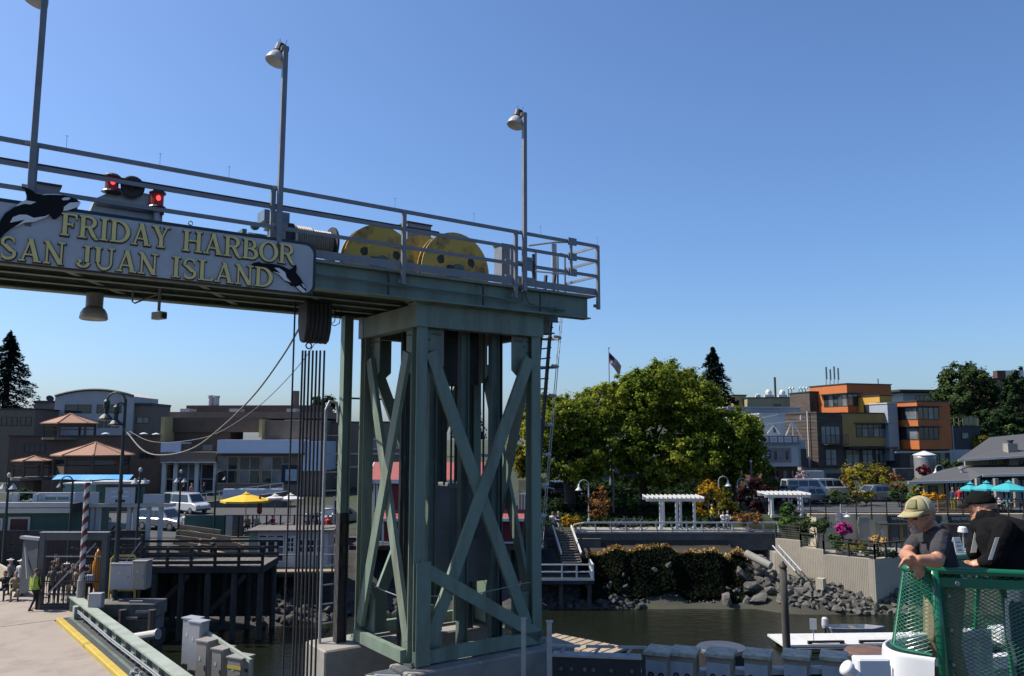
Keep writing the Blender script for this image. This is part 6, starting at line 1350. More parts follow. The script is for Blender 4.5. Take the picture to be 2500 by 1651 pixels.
m = MB(); m.add([(xl-.1, .1, ze-.02), (xm+.2, .1, ze-.02), (xm+.2, 3.0, zr+.55), (xl-.1, 3.0, zr+.55), (xl-.1, 6.4, ze-.02), (xm+.2, 6.4, ze-.02)], [(0, 1, 2, 3), (3, 2, 5, 4)]); o = m.build('upper_roof', 'roof_red', rh, fix=False); o.modifiers.new('t', 'SOLIDIFY').thickness = .12
B('eave_trim', 'white_paint', rh, (xl-.12, xm+.22, .02, .09, ze-.3, ze-.02)); MB().bar((xl-.15, .05, ze-.12), (xl-.15, 3.0, zr+.45), .08, .22).build('barge_board', 'white_paint', rh)
m = MB(); m.add([(xl+.6, -1.2, zm-.25), (xr+.1, -1.2, zm-.25), (xr+.1, .55, zm+.15), (xl+.6, .55, zm+.15)], [(0, 1, 2, 3)]); o = m.build('porch_roof', 'roof_red', rh, fix=False); o.modifiers.new('t', 'SOLIDIFY').thickness = .1
B('eave_trim', 'white_paint', rh, (xl+.58, xr+.12, -1.28, -1.2, zm-.45, zm-.25))
for x0_, x1_ in ((976, 996), (998, 1018), (1068, 1082), (1120, 1134), (1180, 1210)): q, r_ = H(x0_, 1178, .57), H(x1_, 1216, .57); window(rh, q.x, r_.x, r_.z, q.z, .57, 2, 3, fr='white_paint', fw=.08)
for x0_, x1_ in ((950, 960), (996, 1010), (1080, 1100), (1180, 1200), (1305, 1312)): q, r_ = H(x0_, 1266, -.03), H(x1_, 1309, -.03); window(rh, q.x, r_.x, r_.z, q.z, -.03, 1, 3, fr='white_paint', fw=.08)
for px in (914, 921): q = H(px, 1200, .57); B('corner_trim', 'white_paint', rh, (q.x-.06, q.x+.06, .5, .569, zm+.1, ze-.3))
B('sill_beam', 'white_paint', rh, (xl, xr, -.16, -.05, zf-.12, zf-.01)); B('floor', 'timber_dark', rh, (xl-1, xr+.5, -1.3, 6.2, zf-.4, zf-.13))
q = H(893, 1170, -.3); B('hanging_sign', 'trim_dark', rh, (q.x-.35, q.x+.35, -.35, -.27, q.z-.22, q.z+.22))
for x in (xl+.2, xl+1.2): B('porch_post', 'white_paint', rh, (x-.06, x+.06, -1.1, -.98, zf-.1, zm-.3))
a_, b_ = H(1266, 1172, .4), H(1302, 1240, .4); B('deck_wall', 'wall_paleyellow', rh, (a_.x, b_.x, .4, .5, zm+.2, a_.z)); 
for k in range(6): x = a_.x+(b_.x-a_.x)*k/5; B('baluster', 'white_paint', rh, (x-.035, x+.035, .2, .27, zm+.2, zm+1.2))
B('deck_rail', 'white_paint', rh, (a_.x, b_.x+.2, .18, .3, zm+1.2, zm+1.3))
for i in range(7):
    for y in (-.9, 3): x = xl+.3+(xr-xl-.5)*i/6; MB().tube([(x, y, -1.5), (x, y, zf-.4)], .16, 8).build('pile', 'pile_wood', rh)
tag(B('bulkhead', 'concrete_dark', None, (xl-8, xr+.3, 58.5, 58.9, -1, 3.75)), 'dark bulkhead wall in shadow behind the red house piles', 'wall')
# --- dock level: white shed, plank walkway, landing deck
c = atd(690, 1385, 53); DF = Frame(c.x, 53, c.z, 3); sh = fthing('dock_shed', 'low white and grey dock shed with french windows and flat roof', 'shed', DF)
q = lambda px, py, v=0: DF.hit(px, py, v)
x0_, x1_ = q(606, 1340).x, q(800, 1340).x; zt_ = q(700, 1298).z
B('wall', 'wall_white', sh, (q(628, 1340).x, x1_, 0, 2.5, 0, zt_)); B('side_wall', 'green_pale', sh, (x0_, q(627, 1340).x, .1, 2.4, 0, zt_-.05)); B('roof', 'timber_grey', sh, (x0_-.1, x1_+.4, -.3, 2.7, zt_+.003, zt_+.12))
for i in range(3): a_, b_ = q(632+i*21, 1316), q(651+i*21, 1372); window(sh, a_.x, b_.x, max(b_.z, .1), a_.z, 0, 1, 3, fr='white_paint', gl='glass')
for i in range(3): a_, b_ = q(632+i*21, 1306), q(651+i*21, 1314); window(sh, a_.x, b_.x, b_.z, a_.z, 0, 1, 1, fr='white_paint', fw=.04)
a_, b_ = q(697, 1308), q(722, 1378); d_ = B('door', 'white_paint', sh, (a_.x, b_.x, -.05, -.003, .02, a_.z)); window(sh, a_.x+.12, b_.x-.12, .95, a_.z-.1, -.05, 2, 3, fr='white_paint', fw=.05)
for i in range(3): a_, b_ = q(728+i*22, 1316), q(746+i*22, 1350); window(sh, a_.x, b_.x, b_.z, a_.z, 0, 1, 2, fr='white_paint')
dk = fthing('landing_deck', 'small plank deck with wire railing in front of the white shed', 'deck', DF)
for k in range(7): B('plank', 'timber_tan', dk, (x0_+.6, x1_+1.2, -1.6+k*.22, -1.6+k*.22+.2, -.12, -.02))
for px in (652, 672, 740, 775, 812): x = q(px, 1380, -1.5).x; B('rail_post', 'timber_grey', dk, (x-.05, x+.05, -1.66, -1.56, -.1, .95))
B('top_rail', 'galv', dk, (x0_+1.0, x1_+1.2, -1.67, -1.55, .96, 1.02))
for z in (.25, .5, .75): MB().bar((x0_+1.0, -1.61, z), (x1_+1.2, -1.61, z), .014).build('wire', 'galv', dk)
for i in range(6): x = x0_+.8+i*.95; MB().tube([(x, -1.3, -4), (x, -1.3, -.13)], .11, 8).build('pile', 'pile_wood', dk)
B('joist', 'timber_dark', dk, (x0_+.5, x1_+1.3, -1.62, .2, -.36, -.13))
# dark trestle walkway with rail boards
c = atd(345, 1384, 45); TF = Frame(c.x, 45, c.z, 2); tr = fthing('trestle_walkway', 'dark timber trestle walkway with plank rails over the water', 'walkway', TF)
L_ = TF.hit(644, 1384).x; B('deck', 'timber_dark', tr, (-4, L_, 0, 3.2, -.35, -.02))
for i in range(24): x = -3.9+(L_+3.9)*i/24; B('plank', 'timber_grey', tr, (x+.01, x+(L_+3.9)/24-.01, .05, 3.15, -.018, .03))
for k, (z0_, z1_) in enumerate(((.12, .30), (.50, .68), (.88, 1.02))):
    B('rail_board', 'timber_dark', tr, (-4, L_, -.06, -.005, z0_, z1_)); B('rail_board', 'timber_dark', tr, (-4, L_, 3.2, 3.26, z0_, z1_))
for i in range(9): x = -3.8+(L_+3.7)*i/8; B('rail_post', 'timber_dark', tr, (x-.07, x+.07, .001, .14, 0, 1.05))
for i in range(8):
    for y in (.2, 3.0): x = -3.6+(L_+3.4)*i/7; MB().tube([(x, y, -5.5), (x, y, -.35)], .17, 8).build('pile', 'pile_wood', tr)
for i in range(3): x = -3.6+i*3.1; MB().bar((x, .2, -3.6), (x+3.0, .2, -.5), .1, .25).build('brace', 'timber_dark', tr)
for i in range(14): MB().bar((-3.6+i*.75, 3.1, -.4), (-3.6+i*.75, 3.1, -3.3), .72, .1, up=(0, 1, 0)).build('backing_plank', 'timber_dark', tr)
# tan plank ramp / bench tiers
c = atd(490, 1345, 53.5); t = thing('timber_ramp', 'sunlit tan timber ramp sloping down behind the trestle', 'ramp', (c.x, 53.5, c.z))
for k in range(5):
    z = 1.45-.28*k; MB().bar((-1.8+.02*k, .9-.35*k, z-.02*k), (1.2+.55*k-.3*(k == 0), .9-.35*k, z-.34-.1*k), .07, .25).build('plank', 'timber_tan', t)
MB().bar((-1.8, -.6, .35), (2.4, -.6, -.25), .4, .06).build('tread', 'timber_tan', t); MB().bar((.2, -.95, .3), (2.3, -.95, -.1), .5, .05).build('tread', 'timber_tan', t)
for x in (-1.7, -.4, .9, 2.1): B('post', 'timber_tan', t, (x-.08, x+.08, 1.0, 1.16, -1.5, 1.3-.25*(x+1.7)))
MB().prism([(-1.8, -.4), (2.5, -.6), (2.5, .2), (1.0, .75), (-1.8, 1.35)], .93, .99).build('back_panel', 'timber_tan', t)
for i, px in enumerate((430, 690)):
    pass
# restaurant deck with railing, tables, umbrellas
ZD = 3.9; DY = 58.5; a_, b_ = atd(548, 1290, DY), atd(820, 1290, DY); rd = thing('restaurant_deck', 'timber dining deck with cable railing above the dock shed', 'deck', (a_.x, DY, ZD)); w = b_.x-a_.x
B('floor', 'timber_grey', rd, (0, w, 0, 4, -.2, .0)); B('fascia', 'brown_wall', rd, (0, w, -.06, -.005, -.5, -.02)); hz = atd(600, 1259, DY).z-ZD
for i in range(9): x = w*i/8; B('rail_post', 'timber_dark', rd, (x-.05, x+.05, -.02, .07, 0, hz))
B('top_rail', 'timber_grey', rd, (0, w, -.05, .1, hz+.003, hz+.07))
for k in range(4): MB().bar((0, .02, .2+k*.2), (w, .02, .2+k*.2), .014).build('wire', 'steel_plain', rd)
for i in range(5):
    for y in (.3, 3): MB().tube([(.5+i*(w-1)/4, y, -3.5), (.5+i*(w-1)/4, y, -.2)], .14, 8).build('pile', 'pile_wood', rd)
umbrella('patio_umbrella', 'wide yellow patio umbrella on the dining deck', 602, 1205, 1221, 60, 60.5, ZD, 'yellow_cloth', None, 0, 8)
umbrella('patio_umbrella', 'folded maroon patio umbrella beside the yellow one', 635, 1206, 1221, 10, 60, ZD, 'stripe_maroon', None, closed=True)
umbrella('patio_umbrella', 'white canvas umbrella right of the folded maroon one', 672, 1209, 1215, 22, 61, ZD, 'white_cloth'); umbrella('patio_umbrella', 'grey white canvas umbrella by the hoist cables', 710, 1208, 1217, 30, 61.5, ZD, 'white_cloth')
for i, px in enumerate((575, 620, 660, 700)):
    p = atd(px, 1290, 60.2); t = thing('dining_table', ('leftmost deck table under the yellow umbrella', 'deck table below the folded umbrella', 'deck table under the white canvas umbrella', 'deck table nearest the hoist cables')[i], 'table', (p.x, 60.2, ZD), 0, 'tables on the dining deck'); B('top', 'timber_tan', t, (-.5, .5, -.35, .35, .72, .76)); [B('leg', 'trim_dark', t, (sx-.025, sx+.025, sy-.025, sy+.025, 0, .719)) for sx in (-.4, .4) for sy in (-.28, .28)]
a_, b_ = atd(452, 1258, 57.2), atd(546, 1290, 57.2); tag(B('deck_screen', 'green_wall', None, (a_.x, b_.x, 57.2, 57.3, b_.z-.8, a_.z)), 'dark green canvas screen left of the dining deck', 'screen'); 
a_, b_ = atd(458, 1274, 57), atd(466, 1290, 57)
t = thing('trash_bin', 'pale lidded bin in front of the green screen', 'bin', (atd(455, 1285, 56.6).x, 56.6, 3.4)); B('body', 'offwhite', t, (-.3, .3, -.3, .3, 0, 1.0)); B('lid', 'offwhite', t, (-.34, .34, -.34, .34, 1.003, 1.1))
for i, (x0_, x1_) in enumerate(((553, 568), (570, 590))): a_, b_ = atd(x0_, 1257, 59), atd(x1_, 1290, 59); tag(B('planter_box', 'offwhite' if i == 0 else 'timber_grey', None, (a_.x, b_.x, 58.9, 59.4, ZD, a_.z-.05)), ('white box at the left end of the dining deck', 'grey planter box beside the white one on the dining deck')[i], 'planter')
a_ = atd(850, 1200, 62); t = thing('chalk_sign', 'dark chalkboard sign on a white post behind the slotted column', 'sign', (atd(815, 1240, 62).x, 62, ZL)); B('post', 'white_paint', t, (-.05, .05, 0, .1, 0, 2.6)); B('board', 'trim_dark', t, (.06, 1.1, 0, .06, 1.2, 2.3))
# --- cars
def car(label, x, y, z, rz, paint, kind='suv', s=1.0):
    L, W, H_ = dict(suv=(4.6, 1.8, 1.7), van=(5.4, 1.95, 2.1), sedan=(4.5, 1.75, 1.42))[kind]; t = thing('parked_car' if kind != 'van' else 'parked_van', label, 'van' if kind == 'van' else 'car', (x, y, z), rz, 'vehicles parked in town'); t.scale = (s, s, s); hw = W/2
    belt = dict(suv=.98, van=1.15, sedan=.85)[kind]; f, r_ = L/2, -L/2
    body = [(r_, .35), (r_-.02, .6), (r_+.03, belt), (f-1.25 if kind != 'van' else f-.75, belt), (f-.25, belt-.16), (f, belt-.32), (f+.02, .5), (f-.05, .33)]
    MB().prism(body, -hw, hw).build('body', paint, t, bevel=.06)
    if kind == 'van': cab = [(r_+.06, belt), (r_+.12, H_-.06), (r_+.4, H_), (f-1.75, H_), (f-1.5, H_-.05), (f-.75, belt)]
    elif kind == 'suv': cab = [(r_+.05, belt), (r_+.28, H_-.08), (r_+.6, H_), (f-2.2, H_), (f-1.95, H_-.05), (f-1.25, belt)]
    else: cab = [(r_+.55, belt), (r_+1.15, H_-.04), (r_+1.5, H_), (f-2.1, H_), (f-1.9, H_-.04), (f-1.15, belt)]
    n_ = len(cab); m = MB(); tu = .16
    vs = [(x_, -(hw-.06-tu*(z_-belt)/(H_-belt)), z_) for x_, z_ in cab]+[(x_, hw-.06-tu*(z_-belt)/(H_-belt), z_) for x_, z_ in cab]
    m.add(vs, [tuple(range(n_)), tuple(range(2*n_-1, n_-1, -1))]+[(i, i+n_, (i+1) % n_+n_, (i+1) % n_) for i in range(n_)]); m.build('cabin', paint, t)
    x0_, x1_ = cab[1][0]+.15, cab[-2][0]-.1; k = {'van': 3, 'suv': 3, 'sedan': 2}[kind]; zt_ = H_-.14
    for sgn in (-1, 1):
        yb, yt = sgn*(hw-.06+.012), sgn*(hw-.06-tu*(zt_-belt)/(H_-belt)+.012)
        for i in range(k):
            a0 = x0_+(x1_-x0_)*i/k+.04; a1 = x0_+(x1_-x0_)*(i+1)/k-.04; b1 = a1+(.32 if i == k-1 else 0); b0 = a0-(.1 if i == 0 else 0)
            m = MB(); m.quad((b0, yb, belt+.05), (b1, yb, belt+.05), (a1, yt, zt_), (a0, yt, zt_)); m.build('side_window', 'glass', t, fix=False)
    for (p0, p1), nm in (((cab[-1], cab[-2]), 'windscreen'), ((cab[0], cab[1]), 'rear_window')):
        sg = 1 if nm == 'windscreen' else -1; q0 = (p0[0]+(p1[0]-p0[0])*.12+sg*.015, p0[1]+(p1[1]-p0[1])*.12); q1 = (p0[0]+(p1[0]-p0[0])*.9+sg*.015, p0[1]+(p1[1]-p0[1])*.9)
        MB().quad((q0[0], -(hw-.2), q0[1]), (q0[0], hw-.2, q0[1]), (q1[0], hw-.3, q1[1]), (q1[0], -(hw-.3), q1[1])).build(nm, 'glass', t, fix=False)
    for x_ in (r_+.9, f-.9):
        for sgn in (-1, 1):
            w_ = MB().lathe([(.33, -.11), (.34, -.05), (.34, .05), (.33, .11)], (x_, sgn*(hw-.1), .34), 16, axis=(0, 1, 0)).build('tyre', 'black_rubber', t); MB().lathe([(.2, .12*sgn), (.19, .125*sgn)], (x_, sgn*(hw-.1), .34), 12, axis=(0, 1, 0)).build('rim', 'steel_plain', w_)
    for sgn in (-1, 1): B('headlight', 'lamp_glass', t, (f-.06, f+.03, sgn*hw*.72-.16, sgn*hw*.72+.16, belt-.38, belt-.22)); B('tail_light', 'tail_red', t, (r_-.04, r_+.04, sgn*hw*.85-.1, sgn*hw*.85+.1, belt-.35, belt-.02))
    B('bumper', 'trim_dark', t, (f-.02, f+.07, -hw*.9, hw*.9, .36, .52)); B('bumper', 'trim_dark', t, (r_-.07, r_+.02, -hw*.9, hw*.9, .36, .52))
    return t
def cr(px, d): return atd(px, 1200, d).x
car('white passenger van parked before the sloping ramp wall', cr(456, 75), 75, ZL+.2, -.5, 'car_white', 'van', .86)
car('silver estate car in front of the white van', cr(405, 63), 63, ZL+.05, -.35, 'car_silver', 'suv', .95)
car('silver hatchback with red tail lamp behind the striped pole', cr(238, 60), 60, ZL+.03, .45, 'car_silver', 'suv', 1.0)
car('silver car at the right end of the dining deck', cr(835, 66), 66, ZL+.06, .9, 'car_silver', 'sedan')
car('black suv on the park road beside the leaning maple', cr(1352, 80), 80, ground(cr(1352, 80), 80)+.07, 1.9, 'car_black', 'suv', .85)
car('white van roof showing behind the second pergola', cr(1968, 77), 77, 5.28, .1, 'car_white', 'van', .82); car('white car behind the upper railing hedge', cr(2036, 78), 78, 5.28, .1, 'car_white', 'suv'); car('dark sedan parked under the second pergola', cr(1945, 72), 72, 5.28, .3, 'car_black', 'sedan'); car('silver car half hidden behind the olive maple', cr(2150, 73), 73, 5.28, .2, 'car_silver', 'sedan'); car('silver car between pergola and hedge', cr(1990, 70), 70, 5.28, .15, 'car_silver', 'sedan')
# --- ferry terminal buildings at the far left
c = atd(90, 1310, 47); NF = Frame(c.x, 47, 3.3, 1.5); nb = fthing('ferry_terminal', 'low green terminal building with broad white fascia at the left', 'terminal', NF)
q = lambda px, py, v=0: NF.hit(px, py, v)
xl, xr = q(-40, 1260).x, q(180, 1260).x; z1_, z2_ = q(90, 1253, -.5).z, q(90, 1227, -.5).z
B('wall', 'green_wall', nb, (xl, xr-.3, 0, 5, -.6, z1_)); B('fascia', 'offwhite', nb, (xl, xr, -.5, -.3, z1_, (z1_+z2_)/2-.02)); B('fascia', 'offwhite', nb, (xl, xr, -.56, -.3, (z1_+z2_)/2+.02, z2_)); B('roof', 'trim_dark', nb, (xl, xr, -.298, 5.3, z1_-.02, z2_-.1))
a_, b_ = q(22, 1262), q(72, 1312); window(nb, a_.x, b_.x, b_.z, a_.z, 0, 1, 1, fr='offwhite', fw=.12, gl='brick_dark'); a_, b_ = q(-30, 1265), q(5, 1312); window(nb, a_.x, b_.x, b_.z, a_.z, 0, 1, 1, fr='offwhite', fw=.12)
z3_ = q(90, 1203, 1).z; B('roof_parapet', 'white_paint', nb, (q(88, 1220, 1).x, xr, 1, 1.2, z2_-.1, z3_)); a_, b_ = q(108, 1211, 1), q(172, 1224, 1); window(nb, a_.x, b_.x, b_.z, a_.z, 1, 2, 1, fr='white_paint', gl='green_pale'); a_ = q(155, 1183, 2.5); B('roof_box', 'green_pale', nb, (a_.x, q(235, 1183, 2.5).x, 2.5, 4, z2_-.1, a_.z)); B('roof_box_cap', 'white_paint', nb, (a_.x-.05, q(235, 1183, 2.5).x+.05, 2.45, 4.05, a_.z+.003, a_.z+.08))
for px in (22, 40, 88): a_ = q(px, 1206, .8); B('roof_post', 'white_paint', nb, (a_.x-.12, a_.x+.12, .7, .95, z2_-.1, a_.z))
B('roof_rail', 'white_paint', nb, (xl, q(88, 1204, .8).x, .78, .86, q(40, 1202, .8).z-.05, q(40, 1202, .8).z)); lc, _ = leafcloud('roof_plants', [(q(62, 1212, 1.5).x, 1.5, z2_+.3, 1.0, .5, .35)], 15, 900, .14, 'leaf_chestnut', nb, 9)
tl = fthing('toll_canopy', 'white toll canopy with three pale notice boards on posts', 'canopy', NF)
zb_ = q(300, 1235, 1).z; B('beam', 'offwhite', tl, (q(178, 1235, 1).x, q(420, 1235, 1).x, 1, 1.6, zb_-.08, zb_+.12))
for x0_, x1_, yt, mt, nm in ((184, 240, 1202, 'paper', 'notice_board'), (258, 328, 1190, 'paper', 'notice_board'), (350, 400, 1207, 'paper', 'notice_board')):
    a_, b_ = q(x0_, yt, .9), q(x1_, 1230, .9); o = B(nm, mt, tl, (a_.x, b_.x, .9, .96, zb_+.13, a_.z))
    if x0_ == 258:
        for k in range(2): B('text_bar', 'fascia_blue', o, (a_.x+.35, b_.x-.35, .885, .899, a_.z-.32-.26*k, a_.z-.22-.26*k))
        B('emblem', 'cloth_navy', o, ((a_.x+b_.x)/2-.25, (a_.x+b_.x)/2+.3, .885, .899, zb_+.22, zb_+.36))
for x0_, x1_, yt in ((235, 262, 1182), (328, 348, 1190), (400, 412, 1205)): a_, b_ = q(x0_, yt, 1.2), q(x1_, 1230, 1.2); B('infill', 'green_wall', tl, (a_.x, b_.x, 1.2, 1.4, zb_+.13, a_.z))
a_ = q(236, 1181, 1.3); B('roof', 'offwhite', tl, (a_.x, q(350, 1181, 1.3).x, .7, 2.2, a_.z, a_.z+.15))
for px in (183, 226, 240, 315, 330, 362, 392): a_ = q(px, 1240, 1.2); B('post', 'offwhite', tl, (a_.x-.11, a_.x+.11, 1.2, 1.42, -.5, zb_-.085))
# dark fence boards below the terminal
a_, b_ = atd(-30, 1302, 46), atd(345, 1350, 46); t = thing('board_fence', 'dark board wall below the terminal building', 'fence', (a_.x, 46, b_.z-1.2))
for k in range(6): B('board', 'timber_dark', t, (0, b_.x-a_.x, 0, .06, .05+k*.4, .43+k*.4))
for k in range(8): x = (b_.x-a_.x)*k/7; B('post', 'timber_dark', t, (x-.08, x+.08, .062, .2, -1, 2.4))
# lamp posts along the landing
def green_lamp(label, px, pyt, d, zb, hook=0):
    p = atd(px, pyt, d); t = thing('street_lamp', label, 'street lamp', (p.x, d, zb), 0, 'dark green landing lamps'); h = p.z-zb
    MB().lathe([(.14, 0), (.14, .5), (.08, .6), (.06, h-.4), (.1, h-.38), (.06, h-.3), (.05, h)], (0, 0, 0), 10).build('post', 'lamp_green', t)
    if hook:
        r = .32; MB().tube([(hook*(r-r*math.cos(a)), 0, h-.05+r*math.sin(a)) for a in [math.pi*i/8 for i in range(9)]], .035, 6).build('arm', 'lamp_green', t); MB().lathe([(.05, .05), (.09, -.08), (.22, -.26), (.23, -.3)], (hook*2*r, 0, h-.05), 12).build('shade', 'lamp_green', t)
    else:
        MB().ball((0, 0, h+.1), .1, .1, .14).build('finial', 'lamp_glass', t)
        for s_ in (-1, 1): MB().lathe([(.04, .2), (.09, .1), (.2, -.06), (.21, -.1)], (s_*.26, 0, h-.55), 10).build('shade', 'lamp_glass', t); MB().bar((0, 0, h-.4), (s_*.26, 0, h-.36), .03).build('arm', 'lamp_green', t)
green_lamp('dark hooked lamp in front of the green terminal', 178, 1175, 44, 3.3, -1); green_lamp('dark lamp with pale shades right of the toll boards', 343, 1152, 45, 3.3); green_lamp('thin lamp at the far left by the terminal', 22, 1165, 44, 3.3); green_lamp('dark lamp with pale shades before the brown shop windows', 442, 1155, 58, ZL); green_lamp('dark lamp beside the yellow umbrella', 528, 1160, 57, 3.6, 1)
# people about town
def at_feet(px, py, z): p = atz(px, py, z); return (p.x, p.y, z)
PL = [('two deck diners: one in tan by the yellow umbrella pole', 606, 60.6, ZD, 'cloth_tan', 'cloth_denim', 'sit', 0), ('seated diner in white cap under the folded umbrella', 627, 60.9, ZD, 'cloth_white', 'cloth_black', 'sit', .3), ('diner with red shirt seated at the deck rail', 668, 60.7, ZD, 'cloth_red', 'cloth_denim', 'sit', -.5), ('person in white shirt by the hoist cables on the deck', 752, 60.2, ZD, 'cloth_white', 'cloth_denim', 'stand', .4), ('person in black at the right end of the deck', 772, 60.5, ZD, 'cloth_black', 'cloth_black', 'stand', -.3), ('diner in bright red at the right end of the deck', 800, 60.3, ZD, 'cloth_red', 'cloth_brown', 'sit', 2.8), ('pedestrian in dark jacket on the shop ramp', 445, 81, 4.6, 'cloth_black', 'cloth_denim', 'walk', 1.2), ('pedestrian in pale pink on the shop ramp', 464, 81, 4.6, 'cloth_pink', 'cloth_khaki', 'walk', 1.3), ('pedestrian in navy on the shop ramp', 494, 81, 4.7, 'cloth_navy', 'cloth_navy', 'walk', 1.3), ('person in white resting left of the green screen', 453, 58.6, ZL, 'cloth_white', 'cloth_denim', 'stand', 0), ('person in black behind the toll canopy posts', 277, 51, 3.5, 'cloth_black', 'cloth_black', 'stand', .5), ('person in bright yellow jacket on the promenade', 1737, 61.2, 4.2, 'cloth_yellow', 'cloth_navy', 'walk', 1.5), ('person in white seated at the stair head', 1349, 60, 4.2, 'cloth_white', 'cloth_grey', 'sit', 0), ('person in grey seated beside the one in white at the stair head', 1362, 60.1, 4.2, 'cloth_grey', 'cloth_white', 'sit', .4), ('left of two people in white seated by the brown shrub', 1764, 60.6, 4.2, 'cloth_white', 'cloth_white', 'sit', .2), ('right of two people in white seated by the brown shrub', 1776, 60.7, 4.2, 'cloth_white', 'cloth_grey', 'sit', -.2), ('person in red under the second pergola', 1930, 67, 5.0, 'cloth_red', 'cloth_white', 'stand', 0), ('standing person in navy by the restaurant entrance', 2328, 63.5, 5.28, 'cloth_navy', 'cloth_yellow', 'stand', 2), ('person in red shirt by the restaurant entrance', 2345, 64, 5.28, 'cloth_red', 'cloth_white', 'stand', 2.5), ('diner in pale blue seated on the restaurant terrace', 2462, 62.4, 5.28, 'cloth_teal', 'cloth_tan', 'sit', -1), ('diner in tan seated on the restaurant terrace', 2424, 62.8, 5.28, 'cloth_tan', 'cloth_brown', 'sit', 1), ('diner in white seated at the far right table', 2442, 63, 5.28, 'cloth_white', 'cloth_grey', 'sit', .5)]
for i, (lab, px, d, z, tp, lg, ps, rz) in enumerate(PL):
    person(lab.replace('two deck diners: one in tan', 'seated deck diner in tan'), (atd(px, 1250, d).x, d, z), rz, tp, lg, ('cloth_brown', 'hair_grey', 'cloth_black', 'cloth_tan')[i % 4], ps, i, sleeves=i % 2 == 0)
c = atd(517, 1330, 50.5); person('man in straw hat and black shirt on the tan ramp', (c.x, 50.6, 3.05), 2.6, 'cloth_black', 'cloth_khaki', hat='cloth_tan', seed=50); c = atd(484, 1330, 50.8); person('woman in patterned blouse beside the straw hatted man', (c.x, 51.0, 2.9), 2.2, 'cloth_grey', 'cloth_navy', hair='cloth_tan', seed=51)
tag(B('ramp_deck', 'timber_grey', None, (atd(420, 1300, 51).x, atd(600, 1300, 51).x, 49.9, 53.9, 2.7, 2.88)), 'low timber deck behind the trestle walkway', 'deck')
# ================================================================== transfer span at lower left
SP = Frame(-19.2066, 35.018, 3.3, 39)
m = MB(); m.box(-14, -.06, -40, .08, -.7, 0); tag(m.build('span_deck', 'deck_tan', None, loc=SP.O, rz=SP.a), kind='structure')
m = MB(); m.box(-14, 3.2, .36, 24, -.7, -.01); tag(m.build('landing_road', 'deck_tan', None, loc=SP.O, rz=SP.a), kind='structure')
m = MB(); m.box(-14, 0.3, .085, .355, -.5, .012); tag(m.build('expansion_plate', 'deck_tan', None, loc=SP.O, rz=SP.a), kind='structure')
ky = fthing('yellow_kerb', 'yellow painted steel kerb along the edge of the transfer span', 'kerb', SP)
for i in range(7): MB().box(-.05, .2, -38+i*5.4+.0, -38+i*5.4+5.38, -.3, .14).build('kerb_section', 'yellow_paint', ky, bevel=.02)
gd = fthing('span_girder', 'pale green edge girder of the transfer span with cables and access holes', 'girder', SP)
mat('gate_grey', (.095, .10, .105), .6, .1, .15, 2)
mat('girder_pale', (.38, .43, .36), .6, 0, .1, 1.2, stain=(.16, .16, .12), stain_amt=.5, stain_scale=1.1, bump=.03)
B('gutter', 'asphalt', gd, (.202, .93, -40, .3, -.55, -.02)); m = MB(); m.box(.50, .62, -40, .2, -.019, .03); m.build('gutter_rail', 'green_dark', gd)
B('web', 'girder_pale', gd, (.96, 1.02, -40, 2.35, -1.4, .54)); B('top_flange', 'girder_pale', gd, (.78, 1.22, -40, 2.45, .545, .61)); B('bottom_flange', 'girder_pale', gd, (.78, 1.22, -40, 2.35, -1.45, -1.402)); B('end_plate', 'girder_pale', gd, (.80, 1.2, 2.352, 2.42, -1.3, .54))
for i in range(13): y = 1.6-i*1.35; B('stiffener', 'girder_pale', gd, (.80, .958, y, y+.03, -.45, .543))
for i in range(9): y = .9-i*1.35; MB().prismx([(y+.26*math.cos(a), .02+.2*math.sin(a)) for a in [2*math.pi*k/10 for k in range(10)]], .945, .958).build('access_hole', 'black_paint', gd)
for z in (.36, .28): MB().tube([(.74, -.2, z), (.70, -6, z-.04), (.72, -14, z), (.72, -30, z)], .028, 6).build('cable', 'galv', gd)
MB().box(.62, .80, -.25, .1, .0, .5).build('cable_bracket', 'girder_pale', gd)
for y in (-10.5, -11.1): MB().lathe([(.16, 0), (.16, .1), (.07, .13), (.07, .22)], (.45, y, .03), 10, axis=(.3, 0, 1)).build('valve', 'galv', gd)
B('underside_beam', 'dark_steel', gd, (-13, -.3, -40, .0, -1.3, -.72))
def sbox(name, label, cat, px0, px1, pyt, pyb, d, dep, mt, door=True, group=None, rz=.0):
    a_, b_ = atd(px0, pyt, d), atd(px1, pyb, d); t = thing(name, label, cat, ((a_.x+b_.x)/2, d, b_.z), rz, group); w = (b_.x-a_.x)/2; h = a_.z-b_.z
    MB().box(-w, w, 0, dep, 0, h).build('body', mt, t, bevel=.012)
    if door:
        B('door', mt, t, (-w+.05, w-.05, -.022, -.002, .05, h-.06)); B('label_plate', 'offwhite', t, (-w*.35, -w*.05, -.03, -.0225, h*.62, h*.7)); B('handle', 'steel_plain', t, (w*.55, w*.65, -.05, -.0225, h*.45, h*.55))
        B('top_cap', mt, t, (-w-.03, w+.03, -.05, dep+.03, h+.002, h+.04))
    return t
gc_ = 'electrical cabinets beside the span'
mat('cabinet_tan', (.36, .335, .30), .5, .2, .08, 2, stain=(.26, .24, .21), stain_amt=.4); mat('cabinet_grey', (.40, .41, .44), .5, .2, .08, 2)
sbox('electrical_cabinet', 'tall slim grey cabinet, leftmost of the group by the water', 'cabinet', 441, 478, 1512, 1625, 28.2, .35, 'cabinet_grey', True, gc_, -.45); sbox('electrical_cabinet', 'second tall slim grey cabinet overlapping the leftmost one', 'cabinet', 456, 492, 1520, 1640, 27.6, .35, 'cabinet_grey', True, gc_, -.45)
